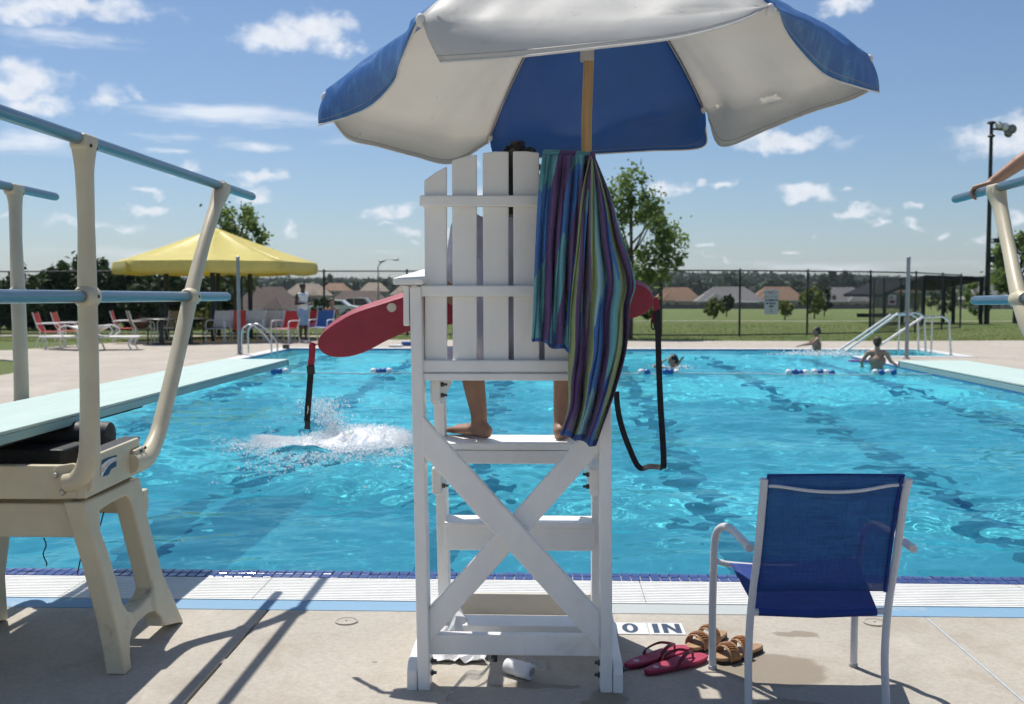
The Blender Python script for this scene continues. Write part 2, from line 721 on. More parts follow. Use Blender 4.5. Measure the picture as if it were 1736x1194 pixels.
CONC = (0.47, 0.43, 0.372)
M_slab = mat_concrete('deck_concrete', CONC, [(0.86, 3.99, 0.21, 0.19), (0.86, 3.64, 0.13, 0.07), (0.21, 3.62, 0.07, 0.16), (1.05, 4.42, 0.10, 0.05), (-0.05, 3.80, 0.16, 0.03)])
M_deck = mat_concrete('far_deck_concrete', (0.47, 0.42, 0.36))
M_white = pm('gutter_white', (0.74, 0.74, 0.72), 0.5, var=0.06, scale=6, dark=((0.5, 0.48, 0.42), 0.62, 0.2))
M_coping = pm('pale_coping', (0.66, 0.66, 0.64), 0.6, var=0.1, scale=5, bump=0.2)
M_bluestripe, t = newmat('blue_painted_concrete')
p = t.pos()
worn = t.rng(t.noise(p, 3.0, 8, 0.72, 0.6), 0.52, 0.68)
zone = t.n('ShaderNodeSeparateXYZ'); t.l(p, zone.inputs[0])
bare = t.math('MULTIPLY', t.rng(zone.outputs[0], -0.1, 0.25), t.rng(zone.outputs[0], 0.95, 1.55, 1, 0))
fac = t.math('MAXIMUM', t.math('MULTIPLY', worn, 0.45), t.math('MULTIPLY', bare, 0.85))
c = t.mix(fac, (0.19, 0.34, 0.49), (0.46, 0.47, 0.44))
t.end(t.bsdf(c, 0.7, 0, t.bump(t.noise(p, 90, 4), 0.3, 0.004)))
M_tile = pm('navy_glazed_tile', (0.05, 0.075, 0.235), 0.12, var=0.35, scale=9, spec=0.7)
M_grout = pm('tile_grout', (0.32, 0.33, 0.38), 0.8)
M_seal = pm('grey_joint_sealant', (0.42, 0.45, 0.47), 0.7, scale=20)
M_gap = pm('joint_dirt', (0.05, 0.048, 0.042), 0.95, scale=30)

# pool plaster and the racing lines on it
M_plaster, t = newmat('pool_plaster')
p = t.pos()
nz = t.noise(p, 0.7, 5, 0.6)
c = t.ramp(nz, [(0.3, (0.66, 0.90, 0.97)), (0.7, (0.78, 0.95, 0.985))])
t.end(t.bsdf(c, 0.8))
M_line = pm('dark_lane_tile', (0.02, 0.06, 0.19), 0.5, var=0.2, scale=4)

# water: a clear refracting surface (its sunlight reaches the floor as shadow caustics), a little scattering
M_water, t = newmat('pool_water')
TINT = (0.46, 0.915, 0.955, 1)
gs_ = t.n('ShaderNodeBsdfGlass'); gs_.inputs['IOR'].default_value = 1.33; gs_.inputs['Roughness'].default_value = 0.0
gs_.inputs['Color'].default_value = TINT
tr = t.n('ShaderNodeBsdfTransparent'); tr.inputs['Color'].default_value = TINT
df = t.n('ShaderNodeBsdfDiffuse'); df.inputs[0].default_value = (0.12, 0.74, 0.96, 1)
b1 = t.n('ShaderNodeMixShader'); b1.inputs[0].default_value = 0.62
t.l(tr.outputs[0], b1.inputs[1]); t.l(df.outputs[0], b1.inputs[2])
b2 = t.n('ShaderNodeMixShader'); b2.inputs[0].default_value = 0.16
t.l(gs_.outputs[0], b2.inputs[1]); t.l(b1.outputs[0], b2.inputs[2])
t.end(b2.outputs[0])

M_grass, t = newmat('lawn_grass')
p = t.pos()
g1 = t.noise(t.mapping(p, (1, .45, 1)), 0.11, 8, 0.7, .4)
g2 = t.noise(t.mapping(p, (1, 0.6, 1)), 1.1, 8, 0.75)
g3 = t.noise(p, 28, 4, 0.8)
c = t.ramp(g1, [(0.3, (0.085, 0.135, 0.034)), (0.52, (0.12, 0.16, 0.045)), (0.72, (0.185, 0.185, 0.075))])
c = t.mix(t.rng(g2, 0.4, 0.7, 0, 0.6), c, (0.075, 0.125, 0.03))
c = t.mix(t.rng(g3, 0.4, 0.7, 0, 0.5), c, (0.22, 0.25, 0.10))
t.end(t.bsdf(c, 0.9, 0, t.bump(t.math('ADD', g3, g2), 0.8, 0.05), 0.2))
M_path = mat_concrete('path_concrete', (0.46, 0.42, 0.36))

# ------------------------------------------------------------------ ground, falling away behind the fence
PX0, PX1, PY0, PY1 = -6.75, 6.95, 5.235, 27.2                 # water edges
BX1, BY0 = 9.4, 24.3                                          # stair bay


def ground_z(x, y):
    z = -0.03
    if y > 44:
        z -= min((y - 44) / 276.0, 1.0) * 3.2
    if y > 360:
        z += (1 - math.cos(min((y - 360) / 640.0, 1) * math.pi)) * 0.5 * (10.5 + 3.0 * math.sin(x * 0.006 + 0.8) + 1.6 * math.sin(x * 0.017))
    return z


xs = [-1500, -1000, -700, -500, -350, -240, -160, -100, -70, -45, -30, -20, -14, -9, 11, 16, 24, 34, 48, 70, 100, 160, 240, 350, 500, 700, 1000, 1500]
ys = [-60, -30, -6, 4.4, 29, 33, 37, 41, 44, 48, 54, 60, 70, 80, 95, 110, 130, 160, 200, 240, 280, 320, 360, 420, 480, 540, 600, 660, 720, 780, 840, 900, 960, 1000, 1200, 1600, 2400]
mb = MB()
mb.add([(x, y, ground_z(x, y)) for y in ys for x in xs], [])
nx = len(xs)
for j in range(len(ys) - 1):
    for i in range(nx - 1):
        if ys[j] >= 4.3 and ys[j + 1] <= 29.1 and xs[i] >= -9.1 and xs[i + 1] <= 11.1:
            continue                                          # the pool is dug in here
        mb.f.append((j * nx + i, j * nx + i + 1, (j + 1) * nx + i + 1, (j + 1) * nx + i))
struct('ground', mb, M_grass, smooth=True)

# ------------------------------------------------------------------ deck
deck_outer = [(-9.2, 4.0), (-9.7, 18.6), (-10.9, 21.6), (-11.9, 22.5), (-17, 23.6), (-17, 25.0), (-13.6, 26.2), (-13.2, 28.8), (-12.2, 31.2),
              (-10.4, 32.4), (-4, 32.5), (8, 31.9), (14, 32.6), (30, 33.4), (30, 4.0)]
deck_hole = [(-6.95, 4.05), (7.15, 4.05), (7.15, BY0 - .2), (BX1 + .2, BY0 - .2), (BX1 + .2, PY1 + .2), (-6.95, PY1 + .2)]
mb = plate([Vector((x, y, 0)) for x, y in deck_outer], [[Vector((x, y, 0)) for x, y in deck_hole]], (0, 0, -0.12))
deck = struct('pool_deck', mb, M_deck)
ORIGIN[deck.name] = Vector((0, 0, 0))
joints = [-22.1, -19.1, -16.1, -13.16, -10.19, -7.22, -4.25, -1.28, 1.69, 4.66, 7.63, 10.6, 13.6, 16.6, 19.6, 22.6]
slab_mesh = None
for i in range(len(joints) - 1):
    o = obj('slab', MB().box(joints[i] + .006, joints[i + 1] - .006, -24, 4.685, -0.10, 0.004), M_slab, deck, bevel=0.006)
for x in joints[1:-1]:
    good = x > 0
    obj('joint_filler', MB().box(x - .0058, x + .0058, -24, 4.68, -0.09, 0.0025 if good else -0.02), M_seal if good else M_gap, deck)
# far coping round the other three sides of the pool
cop = MB()
cop.box(-7.1, PX0, 5.41, PY1 + .35, -0.1, 0.012)
obj('coping', cop, M_coping, deck, bevel=0.008)
obj('coping', MB().box(PX0 + .003, 7.1, PY1, PY1 + .35, -0.1, 0.013), M_coping, deck, bevel=0.008)
obj('coping', MB().box(PX1, 7.3, 5.41, BY0, -0.1, 0.012), M_coping, deck, bevel=0.008)
obj('coping', MB().box(7.303, BX1 + .3, BY0 - .3, BY0, -0.1, 0.014), M_coping, deck, bevel=0.008)
obj('coping', MB().box(BX1, BX1 + .3, BY0 + .003, PY1 - .003, -0.1, 0.014), M_coping, deck, bevel=0.008)
obj('coping', MB().box(7.103, BX1 + .3, PY1, PY1 + .35, -0.1, 0.012), M_coping, deck, bevel=0.008)

# overflow gutter along the near edge: blue painted strip, white grating, navy tile lip
gut = struct('overflow_gutter', MB().box(-9, 9, 4.70, 5.40, -0.16, -0.035), M_gap)
ORIGIN[gut.name] = Vector((0, 0, 0))
obj('painted_strip', MB().box(-9, 9, 4.693, 4.838, -0.1, 0.003), M_bluestripe, gut, bevel=0.004)
gx = -6.05
for k in range(14):
    mb = MB()
    x0, x1 = gx + k * 0.93, gx + k * 0.93 + 0.926
    nb = 14
    for j in range(nb):
        y = 4.845 + j * (5.228 - 4.845) / nb
        mb.box(x0, x1, y, y + 0.0185, -0.02, 0.005)
    for j in range(4):
        x = x0 + 0.06 + j * 0.27
        mb.box(x, x + 0.012, 4.846, 5.226, -0.03, -0.004)
    tag(obj('grating_panel', mb, M_white, gut), kind='stuff')
# lip tiles: a flat row and a rounded row that dips into the water
obj('tile_bed', MB().add([(-9, 5.232, -.004), (9, 5.232, -.004), (9, 5.30, -.002), (-9, 5.30, -.002), (9, 5.415, -.020), (-9, 5.415, -.020), (9, 5.43, -.25), (-9, 5.43, -.25)],
                         [(0, 1, 2, 3), (3, 2, 4, 5), (5, 4, 6, 7)]), M_grout, gut)
tm = MB().box(-.0225, .0225, 0, .062, -.006, .004)
tile1 = obj('edge_tile', tm, M_tile, gut, local=True, bevel=0.004)
tm2 = MB()
prof = [(0, .004), (.03, .005), (.06, .004), (.088, -.002), (.108, -.016)]
tm2.add([(sx * .0225, y, z) for sx in (-1, 1) for (y, z) in prof] + [(sx * .0225, y, z - .008) for sx in (-1, 1) for (y, z) in prof],
        [(i, i + 1, i + 6, i + 5) for i in range(4)] + [(i + 10, i + 15, i + 16, i + 11) for i in range(4)] + [(0, 5, 15, 10), (4, 14, 19, 9)]
        + [(i, i + 10, i + 11, i + 1) for i in range(4)] + [(i + 5, i + 6, i + 16, i + 15) for i in range(4)])
tile2 = obj('edge_tile', tm2, M_tile, gut, local=True, bevel=0.003)
n = 0
for k in range(-58, 59):
    for (src, y) in ((tile1, 5.236), (tile2, 5.302)):
        o = src if n < 2 else src.copy()
        if n >= 2:
            COL.objects.link(o); o.parent = gut
        n += 1
        o.location = (k * 0.0495 + random.uniform(-.0006, .0006), y, random.uniform(-.0007, .0007))
        o.rotation_euler = (random.uniform(-.03, .03), random.uniform(-.03, .03), 0)

# ------------------------------------------------------------------ basin
mb = MB()
zf = lambda y: -2.0 if y < 12 else -2.0 + (y - 12) / 8 * 0.7 if y < 20 else -1.3 + (y - 20) / 7.2 * 0.2
yy = [5.43, 12, 16, 20, PY1]
for i in range(4):
    a, b = yy[i], yy[i + 1]
    mb.add([(PX0, a, zf(a)), (PX1, a, zf(a)), (PX1, b, zf(b)), (PX0, b, zf(b))], [(0, 1, 2, 3)])
    mb.add([(PX0, a, zf(a)), (PX0, b, zf(b)), (PX0, b, -.02), (PX0, a, -.02)], [(0, 1, 2, 3)])
    if b <= BY0:
        mb.add([(PX1, a, zf(a)), (PX1, b, zf(b)), (PX1, b, -.02), (PX1, a, -.02)], [(3, 2, 1, 0)])
mb.add([(PX1, 20, zf(20)), (PX1, BY0, zf(BY0)), (PX1, BY0, -.02), (PX1, 20, -.02)], [(3, 2, 1, 0)])
mb.add([(PX0, PY1, zf(PY1)), (PX1, PY1, zf(PY1)), (PX1, PY1, -.02), (PX0, PY1, -.02)], [(0, 1, 2, 3)])
mb.add([(PX0, 5.43, -2), (PX1, 5.43, -2), (PX1, 5.43, -.25), (PX0, 5.43, -.25)], [(0, 3, 2, 1)])
basin = struct('pool_basin', mb, M_plaster, normals=False)
ORIGIN[basin.name] = Vector((0, 0, 0))
for k in range(5):
    obj('stair_tread', MB().box(PX1 + k * .48, PX1 + k * .48 + .5 if k < 4 else BX1, BY0, PY1, -1.2, -1.0 + k * .21), M_plaster, basin)
for x in (-5.45, -3.15, -0.85, 1.45, 3.75, 6.05):
    mb = MB()
    for i in range(4):
        a, b = yy[i] + (.0 if i else .4), yy[i + 1] - (0 if i < 3 else 1.2)
        mb.add([(x - .15, a, zf(a) + .006), (x + .15, a, zf(a) + .006), (x + .15, b, zf(b) + .006), (x - .15, b, zf(b) + .006)], [(0, 1, 2, 3)])
    obj('lane_line', mb, M_line, basin)
M_band = pm('blue_waterline_tile', (0.05, 0.13, 0.33), 0.25, var=0.3, scale=5)
obj('waterline_tiles', MB().box(PX0 + .005, PX1, PY1 - .012, PY1 - .004, -.22, .0), M_band, basin)
obj('waterline_tiles', MB().box(PX0 + .004, PX0 + .012, 5.5, PY1 - .02, -.22, .0), M_band, basin)
obj('waterline_tiles', MB().box(PX1 - .012, PX1 - .004, 5.5, BY0 - .05, -.22, .0), M_band, basin)

# ------------------------------------------------------------------ water: a rippled surface
WZ = -0.028
SPL = (-2.05, 10.35)
ya = [5.37]
while ya[-1] < PY1 - .02:
    ya.append(min(ya[-1] + 0.020 + (ya[-1] - 5.3) * 0.0017, PY1 - .01))
ya = np.array(ya)
xa = np.arange(PX0, PX1 + 1e-6, 0.033)
Xg, Yg = np.meshgrid(xa, ya)
H = np.zeros_like(Xg)
for k in range(130):
    lam = 0.115 * (1.7 / 0.115) ** rng.random()
    th = rng.normal(math.pi / 2, 0.62) if rng.random() < .8 else rng.random() * math.tau
    kk = math.tau / lam
    amp = 0.0029 * lam ** 0.92
    ph = kk * (Xg * math.cos(th) + Yg * math.sin(th)) + rng.random() * math.tau
    H += amp * np.sin(ph + 0.8 * np.sin(ph * 0.31 + Xg * rng.normal() * .6 + Yg * rng.normal() * .6))
for k in range(22):                                          # longer swell
    lam = 1.1 + 2.6 * rng.random()
    th = rng.normal(math.pi / 2, 0.5)
    kk = math.tau / lam
    H += 0.0009 * lam * np.sin(kk * (Xg * math.cos(th) + Yg * math.sin(th)) + rng.random() * math.tau)
gust = np.zeros_like(Xg)                                     # calmer and rougher patches
for k in range(14):
    lam = 2.0 + 5.0 * rng.random()
    th = rng.random() * math.tau
    gust += np.sin(math.tau / lam * (Xg * math.cos(th) * .6 + Yg * math.sin(th)) + rng.random() * math.tau)
H *= np.clip(0.95 + 0.22 * gust, 0.35, 1.75)
rd = np.hypot(Xg - SPL[0], (Yg - SPL[1]) * 1.0)
H *= 1 + 0.5 * np.exp(-(rd / 2.2) ** 2)
H += 0.02 * np.sin(rd * 9.0) * np.exp(-((rd - 1.3) / 0.9) ** 2)
edge = np.clip((Yg - 5.36) / 0.5, 0, 1)
H *= 0.35 + 0.65 * edge
H *= np.clip(np.minimum(np.minimum(Xg - PX0, PX1 - Xg), PY1 - Yg) / 0.9, 0.12, 1)
ny_, nx_ = Xg.shape
co = np.stack([Xg, Yg, H + WZ], -1).reshape(-1, 3)
idx = np.arange(ny_ * nx_).reshape(ny_, nx_)
q = np.stack([idx[:-1, :-1], idx[:-1, 1:], idx[1:, 1:], idx[1:, :-1]], -1).reshape(-1, 4)
me = bpy.data.meshes.new('water')
me.vertices.add(len(co)); me.vertices.foreach_set('co', co.ravel())
me.loops.add(q.size); me.loops.foreach_set('vertex_index', q.ravel())
me.polygons.add(len(q)); me.polygons.foreach_set('loop_start', np.arange(len(q)) * 4)
me.polygons.foreach_set('use_smooth', np.ones(len(q), bool))
me.update(calc_edges=True)
wat = tag(link('water', me, M_water), kind='structure')
wat.cycles.is_caustics_caster = True
sun_data.cycles.is_caustics_light = True
for o in [basin] + list(basin.children):
    o.cycles.is_caustics_receiver = True
ORIGIN[wat.name] = Vector((0, 0, 0))
obj('bay_water', MB().add([(PX1, BY0, WZ), (BX1, BY0, WZ), (BX1, PY1 - .01, WZ), (PX1, PY1 - .01, WZ)], [(0, 1, 2, 3)]), M_water, wat)

# paths through the lawn
mb = MB().add([(-40, 35.0, .0), (-6, 34.6, .0), (-6, 35.3, .0), (-40, 35.9, .0)], [(0, 1, 2, 3)])
struct('path', mb, M_path)
mb = MB()
pp = [(-20, 66.0), (0, 64), (10, 62.5), (20, 62), (34, 63), (60, 66)]
P = catmull([Vector((x, y, 0)) for x, y in pp], 40)
rows = []
for v in P:
    rows.append([Vector((v.x, v.y - .7, ground_z(v.x, v.y - .7) + .05)), Vector((v.x, v.y + .7, ground_z(v.x, v.y + .7) + .05))])
mb.grid(rows)
struct('path', mb, M_path)

# ------------------------------------------------------------------ lifeguard chair
M_chair = pm('white_painted_lumber', (0.86, 0.845, 0.81), 0.42, var=0.07, scale=5, bump=0.16, bscale=60, dark=((0.52, 0.49, 0.43), 0.585, 0.14), stretch=(1, 1, .35))
M_worn = pm('worn_grey_white_lumber', (0.56, 0.53, 0.47), 0.6, var=0.16, scale=5, bump=0.2, dark=((0.20, 0.18, 0.15), 0.60, 0.10), stretch=(.4, 1, 1))
M_bolt = pm('dark_steel_bolt', (0.10, 0.10, 0.10), 0.4, 0.8)
YR = 3.74
chair = thing('lifeguard_chair', 'tall white wooden lifeguard chair with crossed back braces at the pool edge', 'lifeguard chair', (-0.12, 4.1, 0))


def pp_prism(pts, Y, depth):
    return MB().prism([at(x, y, Y) for x, y in pts], (0, depth, 0))


def floor_z(mb, z=0.0):
    zz = min(v.z for v in mb.v)
    for v in mb.v:
        if v.z < zz + .06:
            v.z = z
    return mb


obj('leg', floor_z(pp_prism([(694, 486), (713.5, 486), (728.5, 1187), (708, 1187)], YR, .09)), M_chair, chair, bevel=.005)
obj('leg', floor_z(pp_prism([(1016, 486), (1036, 486), (1038.5, 1187), (1018, 1187)], YR, .09)), M_chair, chair, bevel=.005)
obj('leg', floor_z(pp_prism([(730, 472), (748, 472), (763, 1075), (744, 1075)], 4.40, .09)), M_chair, chair, bevel=.005)
obj('leg', floor_z(pp_prism([(1004, 472), (1022, 472), (1019, 1075), (1003, 1075)], 4.40, .09)), M_chair, chair, bevel=.005)
xl0, xl1 = at(690, 1180, YR).x, at(708, 1180, YR).x - .002
xr0, xr1 = at(1038, 1180, YR).x + .003, at(1056, 1180, YR).x
for (a, b) in ((xl0, xl1), (xr0, xr1)):
    prof = [(YR - .005, 0), (YR - .005, .075), (YR + .03, .105), (4.56, .105), (4.60, .07), (4.60, 0)]
    obj('skid', MB().prism([(a, y, z) for y, z in prof], (b - a, 0, 0)), M_chair, chair, bevel=.006)
# crossed braces on the back
obj('brace', pp_prism([(715, 704), (1016, 1038), (1016, 1104), (715, 770)], YR - .004, .036), M_chair, chair, bevel=.005)
obj('brace', pp_prism([(1017, 706), (1017, 766), (727, 1092), (727, 1034)], YR + .034, .036), M_chair, chair, bevel=.005)
# rails between the legs near the ground
XA, XB = at(727, 1110, YR).x, at(1018, 1110, YR).x


def xrail(y0, y1, z0, z1, mat=None, a=XA, b=XB, name='rail'):
    return obj(name, MB().box(a, b, y0, y1, z0, z1), mat or M_chair, chair, bevel=.005)


xrail(3.79, 3.83, .118, .195, a=XA - .01, b=XB + .005)
xrail(4.15, 4.29, .075, .115)
xrail(4.56, 4.595, .03, .125, M_worn)
xrail(4.33, 4.398, .375, .475)
obj('step', MB().box(XA, XB, 4.31, 4.46, .477, .497), M_chair, chair, bevel=.004)
obj('footrest', MB().box(XA - .01, XB + .01, 4.235, 4.50, .812, .84), M_chair, chair, bevel=.006)
xrail(4.24, 4.275, .755, .810)
# side rails that carry the footrest and the seat
for (xx, s) in ((XA, 1), (XB, -1)):
    a, b = sorted((xx + s * .002, xx + s * .038))
    obj('side_rail', MB().box(a, b, 3.835, 4.46, .705, .806), M_chair, chair, bevel=.008)
    obj('side_rail', MB().prism([(a, 3.80, 1.05), (a, 3.80, 1.135), (a, 4.48, 1.185), (a, 4.48, 1.10), (a, 3.86, 1.035)], (b - a, 0, 0)), M_chair, chair, bevel=.008)
    for (y, z) in ((3.84, .78), (3.84, .735), (3.81, 1.115), (3.81, 1.075)):
        cx = b if s > 0 else a
        obj('bolt', MB().lathe([(.009, 0), (.009, .012 * s), (.005, .013 * s), (.005, .024 * s)], (cx, y + .02, z), 6, 'X'), M_bolt, chair)
for (x, s) in ((at(729, 1150, YR).x, 1), (at(1018, 1150, YR).x, -1), (xr1, 1)):
    for z in ((.055, .10) if s and x != xr1 else (.075,)):
        obj('bolt', MB().lathe([(.011, 0), (.011, .008 * s), (.006, .009 * s), (.006, .02 * s)], (x, YR + .04, z), 6, 'X'), M_bolt, chair)
# seat slats, rising to the front
for k in range(5):
    y0 = 3.80 + k * .128
    z0 = 1.150 + (y0 - 3.80) * .075
    obj('seat_slat', MB().obox(((XA + XB) / 2, y0 + .06, z0 + .016 + .004), ((XB - XA) / 2 + .012, 0, 0), (0, .06, .0045), (0, 0, .013)), M_chair, chair, bevel=.004)
obj('seat_rail', pp_prism([(713, 633.5), (1018, 633.5), (1018, 645.5), (713, 645.5)], 3.755, .034), M_chair, chair, bevel=.004)
# back: six slats and three rails
slats = [((719, 306), (757, 282), 757), ((766, 272), (808, 262), 808), ((818, 259.5), (862, 257), 862), ((869.5, 256.5), (914, 259), 914), ((922, 262), (964, 273), 964), ((973, 283), (1012, 305), 1012)]
for (a, b, _) in slats:
    lo, hi = a[0] + 1.5, b[0] + .5
    top = [Vector(at(a[0], a[1], 3.76)), Vector(at((a[0] + b[0]) / 2, (a[1] + b[1]) / 2 - 1.5, 3.76)), Vector(at(b[0], b[1], 3.76))]
    bl, br = Vector(at(lo, 618, 3.80)), Vector(at(hi, 618, 3.80))
    obj('back_slat', MB().prism([bl, br, top[2], top[1], top[0]], (0, .022, 0.0)), M_chair, chair, bevel=.004)
for (y0, y1, x0, Y) in ((331, 350, 711, 3.735), (484, 503, 713, 3.75), (611, 632, 714, 3.765)):
    obj('back_rail', pp_prism([(x0, y0), (1021, y0), (1021, y1), (x0, y1)], Y, .034), M_chair, chair, bevel=.006, seg=3)
# arms
for (x0, x1, s) in ((at(665.5, 478, 3.70).x, at(717, 478, 3.70).x, 1), (at(1016, 478, 3.70).x, at(1069, 478, 3.70).x, -1)):
    za, zb = at(690, 483, 3.70).z, at(690, 483, 3.70).z + .036
    poly = [(x0, 3.70, za), (x0, 3.70, za + .024), (x0, 4.56, zb + .038), (x0, 4.56, zb + .014)]
    obj('armrest', MB().prism(poly, (x1 - x0, 0, 0)), M_chair, chair, bevel=.006, seg=3)
    bx = (at(683, 500, YR).x, at(694, 500, YR).x - .002) if s > 0 else (at(1036.5, 500, YR).x + .002, at(1048, 500, YR).x)
    obj('arm_bracket', MB().box(bx[0], bx[1], 3.745, 3.83, at(690, 553, YR).z, za - .002), M_chair, chair, bevel=.005)

# ------------------------------------------------------------------ umbrella of the chair
M_pole = pm('varnished_pine_pole', (0.42, 0.27, 0.12), 0.45, var=0.3, scale=5, stretch=(18, 18, .6))


def mat_cloth(name, col, trans, tcol, dirt=None, wear_sheen=None, gloss=.5):
    m, t = newmat(name)
    co = t.obj_co()
    big = t.noise(co, 3.0, 6, 0.6, 0.4)
    c = t.ramp(big, [(0.3, tuple(x * .88 for x in col)), (0.7, tuple(min(1, x * 1.06) for x in col))])
    if dirt:
        c = t.mix(t.rng(t.noise(co, 14, 8, 0.75, .8), .62, .72, 0, .7), c, dirt)
        c = t.mix(t.rng(t.noise(co, 42, 3, 0.6, .3), .72, .76, 0, .8), c, tuple(x * .45 for x in dirt))
    if wear_sheen:
        c = t.mix(t.rng(t.noise(t.mapping(co, (4, 1, 1), (0, 0, .5)), 6, 8, 0.75, 1.2), .46, .70, 0, .75), c, wear_sheen)  # faded streaks that also carry the sunlit sheen, painted into the colour
    wr = t.noise(t.mapping(co, (1, 1, 1.6)), 5, 3, .5, .5)
    weave = t.noise(co, 420, 2, .5)
    nrm = t.bump(t.math('ADD', t.math('MULTIPLY', wr, .5), t.math('MULTIPLY', weave, .03)), .4, .02)
    d = t.bsdf(c, gloss, 0, nrm, 0.45)
    tr = t.n('ShaderNodeBsdfTranslucent')
    tr.inputs['Color'].default_value = (*tcol, 1)
    t.l(nrm, tr.inputs['Normal'])
    mx = t.n('ShaderNodeMixShader')
    mx.inputs[0].default_value = trans
    t.l(d, mx.inputs[1]); t.l(tr.outputs[0], mx.inputs[2])
    t.end(mx.outputs[0])
    return m


M_uwhite = mat_cloth('white_canvas', (0.76, 0.75, 0.72), 0.40, (0.80, 0.765, 0.70), dirt=(0.36, 0.27, 0.16))
M_ublue = mat_cloth('blue_canvas', (0.03, 0.13, 0.40), 0.20, (0.01, 0.12, 0.42), wear_sheen=(0.12, 0.34, 0.55), gloss=.33)
M_ublue_in = mat_cloth('unfaded_blue_canvas', (0.03, 0.13, 0.40), 0.20, (0.01, 0.12, 0.42), gloss=.4)
M_pipe = pm('white_piping', (0.70, 0.68, 0.64), 0.7, scale=30)
M_rib = pm('grey_umbrella_rib', (0.30, 0.29, 0.27), 0.4, 0.7)
umb = thing('parasol', 'blue and white panelled parasol on a wooden pole above the lifeguard chair', 'parasol', (0.135, 3.69, 0.0))
APEX = Vector((0.15, 3.70, 2.60))
pole_foot, pole_top = Vector((at(994, 900, 3.685).x, 3.685, 0.30)), APEX + Vector((0, 0, .03))
pole_mid = at(994.5, 200, 3.69)
d = (pole_top - pole_mid).normalized()
obj('pole', MB().tube([Vector((pole_mid.x - .006, 3.69, 1.02)), pole_mid, pole_top], .0185, 14), M_pole, umb, smooth=True, auto=40)
obj('pole_socket', MB().tube([Vector(at(995, 104, 3.69)), Vector(at(995.5, 80, 3.69))], .024, 14), M_uwhite, umb, smooth=True, auto=40)
tips = {'NL': at(713, 27, 2.88), 'NR': at(1306, 10, 2.88), 'L': at(551, 160, 3.68), 'R': at(1474, 96, 3.72), 'FL': at(830, 228, 4.52), 'FR': at(1193, 180, 4.54)}
panels = [
    ('NL', 'NR', M_uwhite, [(746, 106, 2.84), (860, 98, 2.80), (1000, 83, 2.78), (1150, 64, 2.79), (1250, 38, 2.82), (1302, 12, 2.875)], (1000, 25, 2.86), 'white sunlit panel facing the camera'),
    ('L', 'NL', M_ublue, [(540, 212, 3.66), (590, 198, 3.52), (632, 178, 3.34), (668, 140, 3.14), (680, 105, 3.02), (711, 32, 2.89)], (652, 80, 3.24), 'faded blue panel with painted sheen on the left'),
    ('FL', 'L', M_uwhite, [(828, 242, 4.50), (766, 277, 4.34), (700, 264, 4.14), (640, 248, 3.97), (592, 236, 3.82), (564, 205, 3.70)], (672, 215, 4.08), None),
    ('FL', 'FR', M_ublue_in, [(836, 262, 4.50), (900, 268, 4.53), (1000, 262, 4.55), (1100, 256, 4.55), (1190, 250, 4.54), (1197, 215, 4.54)], (1010, 215, 4.50), None),
    ('FR', 'R', M_uwhite, [(1201, 202, 4.52), (1224, 248, 4.42), (1300, 220, 4.22), (1370, 192, 4.02), (1440, 170, 3.84), (1471, 156, 3.74)], (1330, 160, 4.10), None),
    ('R', 'NR', M_ublue, [(1491, 157, 3.70), (1456, 148, 3.58), (1400, 128, 3.40), (1355, 85, 3.20), (1330, 50, 3.05), (1318, 18, 2.90)], (1392, 40, 3.28), 'dark blue panel on the right'),
]
def crease(q, s, r, k):
    """small slack folds in the canvas, strongest near the rib tips"""
    e = min(s, 1 - s)
    a = (math.sin(23 * s + 9 * r + 3 * q.x) + .6 * math.sin(41 * s - 5 * q.y)) * math.exp(-e * 6) * r ** 3 * .006
    b_ = (math.sin(q.x * 9 + q.y * 5 + 2.1 * math.sin(q.y * 7)) + math.sin(q.x * 17 - q.y * 11 + 1.3)) * .0038 * r * min(1, e * 8)
    c2 = math.sin(31 * (1 - r) + 6 * math.sin(5 * s + q.x)) * .0012 * (r > .6)
    d_ = q - APEX
    d_.z = 0
    d_ = d_.normalized() if d_.length > 1e-4 else Vector((1, 0, 0))
    if e < 1e-6:
        return Vector((0, 0, 0))
    return (Vector((0, 0, 1)) * .75 + d_ * .65) * (a + b_ + c2) * k * 1.6


for (a, b, mat, hem, mid, lab) in panels:
    A, B, Mid = Vector(tips[a]), Vector(tips[b]), Vector(at(*mid))
    NS = 41
    fold = []
    for i in range(NS):
        s = i / (NS - 1)
        q = A * (1 - s) + B * s
        q = q + (Mid - (A + B) / 2) * (4 * s * (1 - s)) * .9
        fold.append(q)
    hemc = catmull([at(*h) for h in hem], NS)
    rows = []
    for k in range(17):
        r = .03 + .97 * k / 16
        row = []
        for i in range(NS):
            s = i / (NS - 1)
            q = APEX + (fold[i] - APEX) * r
            q.z += .16 * r * (1 - r) * 2.2 - .05 * math.sin(math.pi * s) * math.sin(math.pi * r)
            row.append(q + crease(q, s, r, 1.0))
        rows.append(row)
    for k in range(1, 7):
        u = k / 6
        row = []
        for i in range(NS):
            q = fold[i].lerp(hemc[i], u)
            out = (fold[i] - APEX); out.z = 0; out.normalize()
            q = q + out * (.010 * math.sin(math.pi * u))
            row.append(q + crease(q, s, 1.0, 1.0 - .8 * u))
        rows.append(row)
    pn = obj('panel', MB().grid(rows), mat, umb, smooth=True, solid=.0012, normals=False)
    if lab: pn['label'] = lab
    obj('piping', MB().tube(rows[-1], .0032, 6), M_pipe, pn, smooth=True)
    obj('seam', MB().tube([rows[-1][i_].lerp(rows[-2][i_], .8) for i_ in range(NS)], .0013, 4), M_rib, pn)
